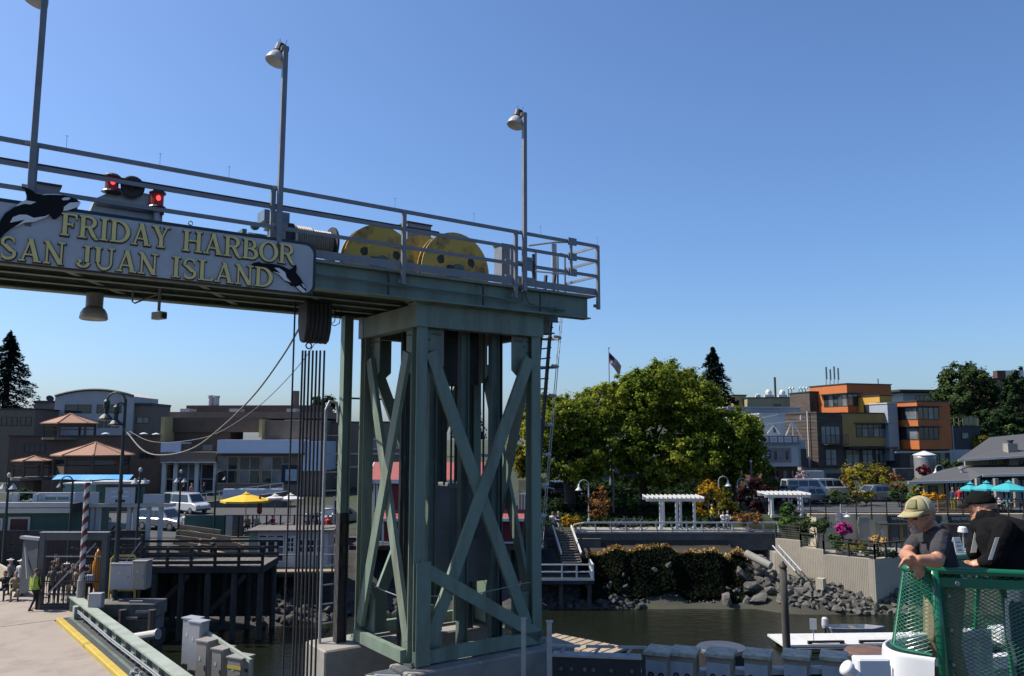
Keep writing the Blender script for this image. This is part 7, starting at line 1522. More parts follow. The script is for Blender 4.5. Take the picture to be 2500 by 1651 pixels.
sbox('electrical_cabinet', 'left of three wide tan cabinets under the handrail', 'cabinet', 474, 508, 1567, 1690, 26.9, .5, 'cabinet_tan', True, gc_, -.45); sbox('electrical_cabinet', 'middle of three wide tan cabinets under the handrail', 'cabinet', 513, 545, 1587, 1690, 26.4, .5, 'cabinet_tan', True, gc_, -.45)
t = sbox('electrical_cabinet', 'right tan cabinet with a yellow stripe at its foot', 'cabinet', 550, 594, 1608, 1690, 25.8, .5, 'cabinet_tan', True, gc_, -.45); B('yellow_stripe', 'yellow_paint', t, (-.28, .28, -.036, -.031, .68, .78))
t = thing('cabinet_handrail', 'green steel handrail frame behind the tan cabinets', 'railing', (0, 0, 0)); a_, b_ = atd(496, 1538, 28.0), atd(612, 1614, 25.6)
MB().bar(a_, b_, .1, .1).build('top_rail', 'girder_pale', t); MB().bar(a_-Vector((0, 0, .35)), b_-Vector((0, 0, .35)), .06, .06).build('mid_rail', 'dark_steel', t)
for f in (0, .33, .66, 1): p = a_.lerp(b_, f); MB().bar(p+Vector((0, 0, -.05)), p+Vector((0, 0, -2.4)), .09).build('post', 'girder_pale', t)
p = atd(520, 1651, 27); tag(MB().cbox((0, 0, 0), 4.2, 2.0, .25, -.75).build('service_platform', 'concrete_dark', None, loc=(p.x+.2, 27.2, 1.95)), 'concrete service platform under the electrical cabinets', 'platform'); 
for dx, dy in ((-1.2, .9), (1.1, -.9)): tag(MB().tube([(0, 0, -2), (0, 0, 1.83)], .25, 10).build('platform_pile', 'pile_wood', None, loc=(p.x+.2+dx, 27.2+dy, 0)), ('left pile under the service platform' if dx < 0 else 'right pile under the service platform'), 'pile', 'piles under the service platform')
# --- portal gate, fences, barrier
gt = thing('portal_gate', 'grey steel portal gate with diagonal brace across the landing', 'gate', (0, 0, 0)); D = 37.3
a_, b_ = atd(108, 1300, D), atd(260, 1298, D); zt_ = a_.z
for p, w in ((a_, .24), (b_, .24)): MB().box(p.x-w/2, p.x+w/2, D-.12, D+.12, 3.3, zt_-.002).build('post', 'gate_grey', gt)
MB().box(a_.x-.15, b_.x+.15, D-.14, D+.14, zt_, zt_+.02).build('cap', 'galv', gt); MB().box(a_.x+.121, b_.x-.121, D-.1, D+.1, zt_-.34, zt_-.003).build('lintel', 'gate_grey', gt)
x0_, x1_ = a_.x+.14, b_.x-.14
for i in range(26): x = x0_+(x1_-x0_)*(i+.5)/26; MB().bar((x, D, 3.52), (x, D, zt_-.36), .018).build('picket', 'dark_steel', gt)
for z in (3.5, 3.95, 4.5, 5.6): MB().bar((x0_, D, z), (x1_, D, z), .05).build('rail', 'galv' if z > 5 else 'dark_steel', gt)
p, q_ = atd(113, 1455, D-.1), atd(234, 1327, D-.1); MB().bar(p, q_, .05, .06).build('diagonal_brace', 'galv', gt); MB().box(x0_, x1_, D-.1, D-.03, 3.32, 3.5).build('kick_plate', 'dark_steel', gt)
t = thing('gate_wing', 'grey triangular steel wing plate left of the portal gate', 'plate', (0, 0, 0)); P0 = [atd(60, 1314, 37.9), atd(96, 1318, 37.6), atd(88, 1440, 37.4), atd(48, 1450, 37.6)]
m = MB(); m.add([p-Vector((0, .06, 0)) for p in P0]+[p+Vector((0, .06, 0)) for p in P0], [(0, 1, 2, 3), (7, 6, 5, 4), (0, 4, 5, 1), (1, 5, 6, 2), (2, 6, 7, 3), (3, 7, 4, 0)]); m.build('plate', 'gate_grey', t); MB().bar(P0[0]+Vector((-.1, 0, .05)), P0[1]+Vector((.1, 0, .03)), .3, .12).build('cap', 'galv', t); MB().bar(P0[0]+Vector((.15, -.1, -.4)), P0[2]+Vector((-.35, -.1, .5)), .1, .05).build('lit_strut', 'offwhite', t)
t = thing('picket_fence', 'dark metal picket fence right of the portal gate', 'fence', (0, 0, 0)); a_, b_ = atd(268, 1316, 38.2), atd(346, 1316, 38.2)
for z in (a_.z, a_.z-.9): MB().bar((a_.x, 38.2, z), (b_.x, 38.2, z), .05).build('rail', 'galv', t)
for i in range(16): x = a_.x+(b_.x-a_.x)*(i+.5)/16; MB().bar((x, 38.2, 3.3), (x, 38.2, a_.z+.15), .02).build('picket', 'dark_steel', t)
for x in (a_.x, b_.x): MB().bar((x, 38.2, 3.3), (x, 38.2, a_.z+.2), .1).build('post', 'dark_steel', t)
p, q_ = atd(343, 1325, 38.0), atd(305, 1375, 38.0); MB().bar(p, q_, .05).build('stay', 'galv', t)
t = thing('concrete_barrier', 'pale concrete road barrier leading to the gate at the left edge', 'barrier', (0, 0, 0)); p, q_ = atz(-60, 1395, 3.3), atz(49, 1456, 3.3)
p, q_ = Vector((p.x, p.y, 3.3)), Vector((q_.x, q_.y, 3.3)); nrm = Vector((-(q_-p).y, (q_-p).x, 0)).normalized(); n = 4
for i in range(n):
    s0, s1 = p.lerp(q_, i/n+.002), p.lerp(q_, (i+1)/n-.002); m = MB(); pr = [(-.3, 0), (.3, 0), (.25, .12), (.1, .4), (.08, 1.0), (-.08, 1.0), (-.1, .4), (-.25, .12)]
    vs = [s0+nrm*a+Vector((0, 0, z)) for a, z in pr]+[s1+nrm*a+Vector((0, 0, z)) for a, z in pr]; k = len(pr); m.add(vs, [tuple(range(k)), tuple(range(2*k-1, k-1, -1))]+[(j, j+k, (j+1) % k+k, (j+1) % k) for j in range(k)]); m.build('barrier_section', 'concrete_pale', t)
# striped pole
p = atz(198, 1468, 3.3); t = thing('striped_pole', 'slim pole wrapped in slanting maroon and white stripes', 'pole', (atd(200, 1400, 36.8).x, 36.8, 3.3)); h0, h1 = 1.35, atd(212, 1178, 36.8).z-3.3
MB().lathe([(.17, 0), (.17, h0)], (0, 0, 0), 10).build('base_post', 'concrete', t); n = 16; r_ = .12; m = MB()
for k in range(16):
    q = MB(); z0_, z1_ = h0+(h1-h0)*k/16, h0+(h1-h0)*(k+1)/16; vs = []; ns = 12
    for zz in (z0_, z1_):
        for j in range(ns): a = 2*math.pi*j/ns; vs.append((r_*math.cos(a), r_*math.sin(a), min(h1, max(h0, zz+.14*math.cos(a)))))
    q.add(vs, [(j, (j+1) % ns, (j+1) % ns+ns, j+ns) for j in range(ns)]); q.build('stripe', 'stripe_maroon' if k % 2 else 'offwhite', t, fix=False)
MB().lathe([(.1, h0), (.1, h1)], (0, 0, 0), 10).build('core', 'offwhite', t)
t.rotation_euler = (0, 0, 0)
# tall double lamp pole holding the long rope
LP = atd(278, 1470, 36.2); t = thing('lamp_pole', 'tall dark pole with two hooked bell lamps holding the long rope', 'lamp post', (LP.x, 36.2, 3.3)); h = atd(312, 975, 36.2).z-3.3
MB().lathe([(.2, 0), (.2, .6), (.12, .7), (.085, h*.55), (.12, h*.56), (.08, h*.58), (.065, h)], (0, 0, 0), 12).build('post', 'lamp_green', t)
for k, (rx, off) in enumerate(((.42, 0), (.18, .25))):
    MB().tube([(-(rx-rx*math.cos(a)), -.05*k, h-.1-off+rx*math.sin(a)) for a in [math.pi*i/8 for i in range(9)]], .045, 6).build('arm', 'lamp_green', t); x = -2*rx; z = h-.1-off
    MB().lathe([(.06, .1), (.14, 0), (.14, -.25), (.09, -.32), (.09, -.55), (.16, -.6), (.3, -.75), (.32, -.82), (.2, -.82)], (x, -.05*k, z), 14).build('bell_lamp', 'lamp_green', t)
    MB().lathe([(.19, -.825), (.1, -.86)], (x, -.05*k, z), 12).build('diffuser', 'lamp_glass', t)
# long ropes from that pole to the hoist block
e0 = Vector((LP.x+.1, 36.1, atd(310, 1050, 36.1).z)); e1 = G.wor((p0.x+p1.x)/2-.3, 1.75, GB-.45)
def rope(name, label, A, Bq, lows, r):
    pts = [A]+[Vector(l) for l in lows]+[Bq]; P = [pts[0]+(pts[0]-pts[1])]+pts+[pts[-1]+(pts[-1]-pts[-2])*.4]; out = []
    for i in range(1, len(P)-2):
        for k in range(8):
            t_ = k/8; a, b, c, d = P[i-1], P[i], P[i+1], P[i+2]; out.append(.5*((2*b)+(c-a)*t_+(2*a-5*b+4*c-d)*t_*t_+(3*b-a-3*c+d)*t_**3))
    out.append(pts[-1]); return tag(MB().tube(out, r, 6).build(name, 'rope_grey', None), label, 'rope')
rope('mooring_rope', 'thick pale rope sagging from the lamp pole up to the hoist block', e0, e1, [atd(350, 1100, 34.5), atd(400, 1111, 33.4), atd(470, 1095, 31.8), atd(540, 1044, 30), atd(620, 965, 27.5), atd(690, 870, 25)], .028)
rope('guy_wire', 'thin grey wire crossing from the lamp pole to the tower head', e0+Vector((0, 0, .05)), G.wor(-.9, 3.3, GB+.05), [atd(370, 1078, 35), atd(460, 1076, 33.8), atd(540, 1053, 32), atd(640, 985, 29), atd(740, 880, 26.5)], .014)
# --- bulkhead under the landing, cabinets on it, yellow hoop
bk = thing('timber_bulkhead', 'dark timber and concrete bulkhead under the landing edge', 'bulkhead', (0, 0, 0)); a_, b_ = atd(240, 1440, 35.4), atd(382, 1440, 35.4)
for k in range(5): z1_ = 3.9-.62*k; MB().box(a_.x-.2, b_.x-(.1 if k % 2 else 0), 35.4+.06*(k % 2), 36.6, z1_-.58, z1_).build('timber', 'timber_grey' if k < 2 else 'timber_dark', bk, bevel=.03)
MB().box(a_.x+.3, b_.x-.25, 35.6, 36.5, -1, .78).build('concrete_base', 'concrete_dark', bk)
for px in (300, 372): x = atd(px, 1480, 35.2).x; MB().tube([(x, 35.2, -1.5), (x, 35.2, 3.7)], .16, 8).build('pile', 'pile_wood', bk)
for i, (px, py) in enumerate(((330, 1470), (345, 1495), (318, 1510))): p = atd(px, py, 35.3); B('chain_plate', 'galv', bk, (p.x-.25, p.x+.3, 35.28, 35.38, p.z-.05, p.z+.05))
p, q_ = atd(325, 1558, 34.9), atd(386, 1548, 34.6); t = thing('drain_pipe', 'pale drain pipe sticking out below the bulkhead', 'pipe', p); MB().tube([(0, .6, -.05), (0, 0, 0), tuple(q_-p)], .19, 12).build('pipe', 'offwhite', t); MB().tube([tuple((q_-p)*.93), tuple((q_-p)*1.0)], .215, 12).build('collar', 'offwhite', t)
sbox('utility_cabinet', 'wide pale grey cabinet on the bulkhead behind the lamp pole', 'cabinet', 270, 322, 1378, 1440, 35.9, .5, 'cabinet_grey', True, None); sbox('utility_cabinet', 'narrow tall pale cabinet at the right end of the bulkhead', 'cabinet', 324, 354, 1372, 1440, 35.6, .6, 'cabinet_tan', True, None); sbox('utility_cabinet', 'blue grey box on the end of the span girder', 'cabinet', 216, 246, 1449, 1486, 34.6, .3, 'cabinet_grey', False, None)
p = atd(303, 1360, 36.5); t = thing('yellow_hoop', 'yellow pipe hoop barrier on the bulkhead', 'barrier', (p.x, 36.5, 3.9)); w = 30*36.5/FPX; MB().tube([(-w, 0, 0), (-w, 0, p.z-3.9-.1), (-w+.1, 0, p.z-3.9+.05), (w-.1, 0, p.z-3.9+.05), (w, 0, p.z-3.9-.1), (w, 0, 0)], .05, 8).build('hoop', 'yellow_paint', t); MB().bar((-w, 0, .35), (w, 0, .35), .05).build('cross_bar', 'yellow_paint', t)
p = atd(233, 1380, 38.4); t = thing('kayak', 'bright orange kayak stood on end behind the gate', 'kayak', (p.x, 38.6, 3.3)); mat('kayak_orange', (.75, .26, .015), .35); MB().lathe([(.04, .5), (.16, .8), (.23, 1.3), (.22, 1.7), (.12, 2.25), (.03, 2.45)], (0, 0, 0), 12).build('hull', 'kayak_orange', t, smooth=True); MB().lathe([(.1, 0), (.06, .52)], (0, 0, 0), 8).build('stand', 'dark_steel', t)
# crew member in the hi-vis vest and the waiting crowd
p = atz(80, 1491, 3.3); mat('hair_olive', (.10, .10, .05), .9); person('dock worker in green and orange safety vest walking beside the gate', (p.x, p.y, 3.3), 2.7, 'cloth_black', 'cloth_black', hair='hair_olive', pose='walk', seed=200, vest=True, scale=1.03)
CR = [(12, 39.5, 'cloth_black', 'man in dark jacket sitting behind the concrete barrier', 'sit', 1), (25, 40.5, 'cloth_grey', 'person in grey with white cap behind the barrier', 'stand', 1), (38, 39.4, 'cloth_tan', 'person in tan behind the barrier end', 'sit', 0), (50, 40.2, 'cloth_white', 'person in white cap nearest the gate wing', 'stand', 1), (128, 38.6, 'cloth_grey', 'traveller with white cap at the left inside the gate', 'stand', 1), (140, 40.5, 'cloth_navy', 'tall traveller in navy behind the gate', 'stand', 0), (150, 38.5, 'cloth_grey', 'traveller in grey shirt behind the gate', 'stand', 0), (162, 39.3, 'cloth_black', 'traveller with bright white cap behind the gate', 'stand', 1), (176, 38.8, 'cloth_grey', 'traveller in grey near the diagonal brace', 'stand', 0), (188, 38.3, 'cloth_tan', 'traveller just left of the striped pole', 'stand', 0), (218, 38.6, 'cloth_black', 'traveller with dark hair and pale bag right of the striped pole', 'stand', 0), (244, 38.8, 'cloth_white', 'traveller half hidden behind the right gate post', 'stand', 1), (133, 41.8, 'cloth_brown', 'traveller at the back of the gate crowd', 'stand', 1)]
for i, (px, d, tp, lab, ps, hat) in enumerate(CR): person(lab, (atd(px, 1430, d).x, d, 3.29), (.2, -.4, .5, 0)[i % 4], tp, ('cloth_denim', 'cloth_black', 'cloth_khaki')[i % 3], ('cloth_brown', 'cloth_black', 'hair_grey')[i % 3], ps, 300+i, sleeves=i % 2 == 0, hat='cloth_white' if hat and i % 2 else None, group='travellers waiting behind the gate')
p = atd(218, 1410, 38.2); t = thing('tote_bag', 'pale tote bag carried by the dark haired traveller', 'bag', (p.x, 38.25, p.z)); MB().box(-.17, .17, -.08, .08, -.25, .12).build('bag', 'paper', t, bevel=.03); MB().tube([(-.1, 0, .12), (-.05, 0, .35), (.05, 0, .35), (.1, 0, .12)], .012, 5).build('strap', 'cloth_grey', t)
# ================================================================== rocks, piles, floats and fenders
rnd = random.Random(8)
def rockmesh(seed):
    bm = bmesh.new(); bmesh.ops.create_icosphere(bm, subdivisions=2, radius=1); r = random.Random(seed); pl = [(Vector((r.gauss(0, 1), r.gauss(0, 1), r.gauss(0, 1))).normalized(), r.uniform(.35, .72)) for _ in range(13)]
    for v in bm.verts:
        for n_, d in pl:
            e = v.co.dot(n_)-d
            if e > 0: v.co -= n_*e
        v.co *= 1+r.uniform(-.02, .02)
    me = bpy.data.meshes.new('rock'); bm.to_mesh(me); bm.free(); return me
ROCKS = [rockmesh(i) for i in range(10)]; ROCKD = [m_.copy() for m_ in ROCKS[:5]]
for m_ in ROCKS: m_.materials.append(MAT['rock'])
for m_ in ROCKD: m_.materials.append(MAT['rock_dark'])
def groundhit(px, py, d0=44, d1=60):
    d = d0
    while d < d1:
        p = atd(px, py, d)
        if p.z <= ground(p.x, d): return p
        d += .12
    return None
def inside(x, y, P):
    c = False; j = len(P)-1
    for i in range(len(P)):
        if (P[i][1] > y) != (P[j][1] > y) and x < (P[j][0]-P[i][0])*(y-P[i][1])/(P[j][1]-P[i][1])+P[i][0]: c = not c
        j = i
    return c
def scatter(name, poly, n, size, seed, meshes, sink=.25):
    o = bpy.data.objects.new(name, None); COL.objects.link(o); tag(o, kind='structure'); r = random.Random(seed); X = [p[0] for p in poly]; Y = [p[1] for p in poly]; k = 0; tries = 0; pts = []
    while k < n and tries < n*40:
        tries += 1; px, py = r.uniform(min(X), max(X)), r.uniform(min(Y), max(Y))
        if not inside(px, py, poly): continue
        p = groundhit(px, py)
        if p is None: continue
        s = size(px, py, r)
        if any((p-q).length < (s+t_)*.55 for q, t_ in pts): continue
        pts.append((p, s)); ob = put('rock', meshes[r.randrange(len(meshes))], o); ob.location = (p.x, p.y, max(p.z, -.1)+s*sink); ob.scale = (s*r.uniform(.85, 1.3), s*r.uniform(.8, 1.15), s*r.uniform(.6, .95)); ob.rotation_euler = (r.uniform(-.5, .5), r.uniform(-.5, .5), r.uniform(0, 6.28)); k += 1
    return k
A1 = [(1800, 1440), (1812, 1395), (1850, 1378), (1905, 1380), (1960, 1398), (2010, 1425), (2135, 1450), (2210, 1445), (2330, 1470), (2330, 1505), (2200, 1505), (2100, 1500), (1980, 1484), (1900, 1476), (1800, 1474), (1740, 1468), (1770, 1450)]
n1 = scatter('riprap_bank', A1, 290, lambda x, y, r: (.85 if x < 1900 else .40)*r.uniform(.5, 1.25), 3, ROCKS)
n2 = scatter('shore_rocks', [(1470, 1435), (1530, 1437), (1585, 1470), (1560, 1490), (1480, 1488), (1460, 1470)], 46, lambda x, y, r: .4*r.uniform(.5, 1.5), 4, ROCKD)
n3 = scatter('bank_rocks', [(545, 1400), (690, 1405), (700, 1440), (700, 1530), (620, 1530), (560, 1480)], 80, lambda x, y, r: .38*r.uniform(.5, 1.5), 5, ROCKD)
n3 = scatter('bank_rocks', [(690, 1450), (830, 1470), (1010, 1480), (1010, 1520), (700, 1530)], 60, lambda x, y, r: .35*r.uniform(.5, 1.4), 15, ROCKD)
scatter('bank_rocks', [(1280, 1420), (1460, 1440), (1470, 1480), (1280, 1490)], 60, lambda x, y, r: .36*r.uniform(.5, 1.4), 16, ROCKD)
scatter('beach_stones', [(1560, 1462), (1700, 1440), (1790, 1445), (1760, 1472), (1600, 1474)], 70, lambda x, y, r: .10*r.uniform(.6, 1.8), 6, ROCKS)
# stones showing in the ivy bank
o = bpy.data.objects.new('ivy_bank_stones', None); COL.objects.link(o); tag(o, kind='structure')
for i in range(10):
    x = rnd.uniform(5.5, 15.5); y = rnd.uniform(54.7, 55.6); s = rnd.uniform(.2, .42); ob = put('rock', ROCKD[i % 5], o); ob.location = (x, y-.3, ground(x, y)+.35); ob.scale = (s, s*.8, s*.8); ob.rotation_euler = (rnd.random(), rnd.random(), rnd.random()*6)
p, q = atd(1822, 1352, 56), atd(1882, 1382, 54.5); t = thing('drift_log', 'pale weathered drainage pipe lying on the rocks', 'pipe', p); MB().tube([(0, 0, 0), tuple((q-p)*.5), tuple(q-p)], [.27, .26, .25], 14).build('pipe', 'concrete', t, smooth=False)
p, q = atd(1893, 1332, 57), atd(1949, 1394, 54.6); t = thing('boarding_ladder', 'thin white ladder leaning down the sea wall to the rocks', 'ladder', p)
for s_ in (-.2, .2): MB().bar((s_, 0, 0), (q.x-p.x+s_, q.y-p.y, q.z-p.z), .06).build('stile', 'white_paint', t)
for i in range(12): f = (i+.5)/12; MB().bar(((q-p)*f)+Vector((-.2, 0, 0)), ((q-p)*f)+Vector((.2, 0, 0)), .04).build('rung', 'white_paint', t)
def pile(label, px, pyt, pyw, r, tilt=0.0, mt='pile_wood', cone=True):
    b = atz(px, pyw, 0); d = b.y; zt_ = atd(px, pyt, d).z; t = thing('timber_pile', label, 'pile', (b.x, d, 0)); MB().tube([(tilt*-1.2, 0, -2), (0, 0, 0), (tilt*zt_*.5, 0, zt_*.5), (tilt*zt_, 0, zt_)], [r*1.05, r*1.05, r, r*.95], 12).build('shaft', mt, t, smooth=True)
    if cone: MB().lathe([(r*1.15, 0), (r*1.1, .05), (.03, .3)], (tilt*zt_, 0, zt_), 12).build('cone_cap', 'black_rubber', t)
    return t
pile('tall dark timber pile with conical cap standing in the harbour', 1922, 1385, 1608, .19, -.008)
# floating dock
fd = thing('floating_dock', 'long white topped floating dock on the water at the right', 'dock', (0, 0, 0)); a_, b_ = atz(1932, 1572, .45), atz(2240, 1568, .45); zt_ = .5
u_ = (b_-a_).normalized(); v_ = Vector((-u_.y, u_.x, 0)); L_ = 11.0
def fdb(name, mt, s0, s1, t0, t1, z0, z1, **k):
    m = MB(); P = [a_+u_*s+v_*t_ for s, t_ in ((s0, t0), (s1, t0), (s1, t1), (s0, t1))]; m.prismz([(p.x, p.y) for p in P], z0, z1); return m.build(name, mt, fd, **k)
fdb('hull', 'timber_dark', 0, L_, 0, 2.2, -.3, .28); 
for k in range(7): fdb('deck_panel', 'white_paint', -.4+k*1.6, -.4+k*1.6+1.57, -.05, 2.3, .282, .40)
fdb('fender_board', 'timber_grey', .2, L_, -.16, -.052, .05, .24)
for s in (.9, 3.6, 6.5, 9): fdb('bull_rail', 'timber_dark', s, s+1.9, .02, .16, .46, .56); fdb('rail_block', 'timber_dark', s, s+.2, .02, .16, .402, .459); fdb('rail_block', 'timber_dark', s+1.7, s+1.9, .02, .16, .402, .459)
p = a_+u_*1.3+v_*.3; MB().bar((p.x, p.y, .4), (p.x, p.y, 1.3), .04).build('sign_post', 'white_paint', fd); MB().cbox((p.x, p.y-.03, 1.35), .34, .03, .55, -.3).build('sign_board', 'white_paint', fd)
p = a_+u_*6.2+v_*2.0; t = thing('dinghy', 'small dark rowing boat with outboard behind the floating dock', 'boat', (p.x-1.2, p.y+1.6, 0)); 
m = MB(); hull = [(-1.6, .0), (-1.5, .45), (-.6, .55), (.8, .55), (1.7, .0), (.8, -.55), (-.6, -.55), (-1.5, -.45)]; m.add([(x*.85, y*.7, -.1) for x, y in hull]+[(x, y, .42) for x, y in hull], [tuple(range(7, -1, -1))]+[(i, (i+1) % 8, (i+1) % 8+8, i+8) for i in range(8)]); o = m.build('hull', 'galv', t); o.modifiers.new('s', 'SOLIDIFY').thickness = .04; B('thwart', 'timber_grey', t, (-.2, .1, -.5, .5, .3, .34)); MB().lathe([(.16, .35), (.19, .5), (.17, .85), (.1, .92)], (-1.65, 0, 0), 12).build('outboard_cowl', 'offwhite', t); MB().bar((-1.65, 0, -.3), (-1.65, 0, .4), .1).build('outboard_leg', 'dark_steel', t)
# round dolphins
def dolphin(label, px, pyt, rpx, d, mt):
    c = atd(px, pyt, d); r = rpx*d/FPX; t = thing('mooring_dolphin', label, 'dolphin', (c.x, d, 0), 0, 'round mooring dolphins'); MB().lathe([(r*.96, -1), (r*.96, c.z-.5), (r, c.z-.48), (r, c.z-.05), (r*.95, c.z)], (0, 0, 0), 28).build('drum', 'black_rubber', t, smooth=False); MB().lathe([(r*.93, c.z+.002), (r*.9, c.z+.04), (.05, c.z+.07)], (0, 0, 0), 28).build('lid', mt, t)
    for k in range(8): a = 2*math.pi*k/8; MB().cbox(((r+.08)*math.cos(a), (r+.08)*math.sin(a), c.z*.5-.3), .2, .2, c.z-.4, a).build('fender_strip', 'black_rubber', t)
mat('rust_lid', (.16, .085, .06), .7, 0, .25, 3); mat('slate_lid', (.065, .075, .10), .5, 0, .15, 2)
dolphin('round black dolphin with slate lid behind the wing wall posts', 1762, 1582, 62, 27, 'slate_lid'); dolphin('round dolphin with rusty brown lid beside the white bulwark', 2122, 1592, 58, 24, 'rust_lid')
# wing wall posts with bolted facing
mat('facing_grey', (.46, .48, .52), .5, 0, .1, 1.5, stain=(.14, .14, .15), stain_amt=.4); mat('cap_weathered', (.55, .51, .42), .85, 0, .2, 5, stain=(.16, .15, .11), stain_amt=.7, stain_scale=4)
for i, (x0_, x1_, yt) in enumerate(((1577, 1628, 1601), (1638, 1692, 1603), (1727, 1782, 1606), (1820, 1873, 1609), (1916, 1968, 1611), (2009, 2060, 1614))):
    d = 21.6; a_, b_ = atd(x0_, yt, d), atd(x1_, yt, d); w = (b_.x-a_.x)/2/math.cos(.42); t = thing('wing_wall_post', ('leftmost', 'second from left', 'third from left', 'third from right', 'second from right', 'rightmost')[i]+' grey wing wall post with weathered cap and two bolts', 'post', ((a_.x+b_.x)/2, d, 0), -.42, 'bolted wing wall posts'); h = a_.z
    B('timber', 'timber_tan', t, (-w, w, 0, .62, -1, h-.01)); B('facing', 'facing_grey', t, (-w+.01, w-.03, -.07, -.003, -1, h-.12)); MB().box(-w-.04, w+.05, -.1, .68, h, h+.12).build('cap', 'cap_weathered', t, bevel=.02)
    for s_ in (-.45, .45):
        MB().lathe([(.075, -.005), (.075, -.02), (.05, -.021)], (s_*w, -.07, h-.46), 12, axis=(0, 1, 0)).build('bolt', 'black_paint', t); MB().lathe([(.035, -.022), (.03, -.05)], (s_*w, -.07, h-.46), 8, axis=(0, 1, 0)).build('nut', 'steel_plain', t)
a_, b_ = atd(1560, 1640, 22.6), atd(2080, 1640, 22.2); tag(MB().bar((a_.x, 22.6, a_.z-.1), (b_.x, 22.2, b_.z-.1), .3, .35).build('waler_beam', 'timber_dark', None), 'dark timber beam joining the wing wall posts', 'beam')
a_, b_ = atd(1560, 1648, 21.9), atd(2120, 1640, 21.3); tag(MB().bar((a_.x, 22.2, a_.z-.02), (b_.x, 21.9, b_.z-.1), .4, .12).build('white_board', 'offwhite', None), 'white board low between the wing wall posts', 'board')
# black fender panel
t = thing('fender_panel', 'big black fender panel with pale top edge right of the tower', 'fender', (0, 0, 0)); d = 20.5; a_, b_ = atd(1352, 1594, d), atd(1566, 1602, d-.4)
MB().bar((a_.x, d, a_.z-1.6), (b_.x, d-.4, b_.z-1.6), .3, 3.1).build('panel', 'black_rubber', t); MB().bar((a_.x-.02, d, a_.z-.02), (b_.x+.02, d-.4, b_.z-.02), .36, .05).build('top_edge', 'galv', t); MB().bar((b_.x+.04, d-.45, b_.z-3), (b_.x+.04, d-.45, b_.z+.05), .09).build('edge_post', 'dark_steel', t)
for f in (.08, .2, .35, .45, .65, .88): p = a_.lerp(b_, f); MB().lathe([(.05, 0), (.04, -.04)], (p.x, d-.4*f-.165, p.z-.32), 8, axis=(0, 1, 0)).build('bolt', 'timber_grey', t)
for f in (.15, .55, .92):
    p = a_.lerp(b_, f); MB().bar((p.x-.35, d-.3*f+.2, p.z+.13), (p.x+.35, d-.3*f+.2, p.z+.12), .06).build('bracket', 'galv', t); MB().bar((p.x, d-.3*f+.2, p.z+.12), (p.x-.15, d-.3*f+.05, p.z), .05).build('bracket', 'galv', t)
for i, (px, yt, w) in enumerate(((1278, 1512, 11), (1341, 1520, 12))):
    a_ = atd(px, yt, 19.3); b_ = atd(px, yt, 19.3); k = w*19.3/FPX/2; t = thing('steel_stanchion', ('left flat galvanised stanchion standing before the tower base', 'right flat galvanised stanchion beside the fender panel')[i], 'post', (a_.x, 19.3, 0)); B('plate', 'galv', t, (-k, k, 0, .05, -1, a_.z)); B('cap', 'galv', t, (-k-.01, k+.03, -.02, .12, a_.z+.002, a_.z+.03))
# sunlit timber float behind the panel
t = thing('timber_float', 'sunlit slatted timber float beside the tower pier', 'float', (0, 0, 0)); d = 31
A_, B_ = atz(1330, 1556, 1.4), atz(1510, 1592, 1.4); u_ = (B_-A_).normalized(); v_ = Vector((-u_.y, u_.x, 0)); L_ = (B_-A_).length
for k in range(9): s0 = A_+u_*(L_*k/9); s1 = A_+u_*(L_*(k+.8)/9); MB().prismz([(p.x, p.y) for p in (s0-v_*.9, s1-v_*.9, s1+v_*.9, s0+v_*.9)], 1.3, 1.42).build('plank', 'timber_tan', t)
MB().bar(A_+v_*-.95+Vector((0, 0, -.3)), B_+v_*-.95+Vector((0, 0, -.3)), .15, .5).build('side_beam', 'timber_grey', t); MB().bar(A_+v_*.8+Vector((0, 0, -.35)), B_+v_*.8+Vector((0, 0, -.35)), .15, .5).build('side_beam', 'timber_grey', t); MB().bar(A_+Vector((0, 0, -.9)), B_+Vector((0, 0, -.9)), 1.5, .9).build('hull', 'timber_dark', t)
# hooped ladder on the slotted column
t = fthing('hooped_ladder', 'tall galvanised ladder with hooped top left of the slotted column', 'ladder', G); u0_ = G.hitu(790, 1300, -.45).y
q = G.hit(796, 1000, W_V+.1); q2 = G.hit(815, 1000, W_V+.1)
MB().tube([(q.x, W_V+.1, -6.5), (q.x, W_V+.1, q.z), (q.x+.1, W_V+.1, q.z+.22), (q.x+.3, W_V+.1, q.z+.2), (q.x+.36, W_V+.1, q.z-.1), (q.x+.36, W_V+.1, q.z-.35)], .045, 8).build('stile', 'galv', t)
for k in range(24): z = -6.0+k*.5; MB().tube([(q.x, W_V+.1, z), (-.6, W_V+.1, z)], .018, 6).build('rung', 'galv', t)
# ================================================================== ferry bow corner with two passengers
mat('ferry_green', (.008, .155, .072), .3, 0, .08, 3, coat=.4); mat('ferry_white', (.74, .75, .76), .35, 0, .03, 2, stain=(.6, .6, .58), stain_amt=.25); mat('deck_grey', (.26, .30, .28), .7, 0, .1, 2, stain=(.16, .18, .17), stain_amt=.4)
ZR, ZB, ZK = 9.985, 9.45, 8.93
fe = thing('ferry_bow', 'ferry bow corner with green mesh railing over a white bulwark', 'ferry', (0, 0, 0))
def smoothpath(pts, n=6):
    P = [pts[0]]+list(pts)+[pts[-1]]; out = []
    for i in range(1, len(P)-2):
        for k in range(n):
            t_ = k/n; a, b, c, d = P[i-1], P[i], P[i+1], P[i+2]; out.append(.5*((2*b)+(c-a)*t_+(2*a-5*b+4*c-d)*t_*t_+(3*b-a-3*c+d)*t_**3))
    return out+[pts[-1]]
TOPF = smoothpath([atz(2212, 1377, ZR), atz(2204, 1382, ZR), atz(2222, 1389, ZR), atz(2280, 1392, ZR)])
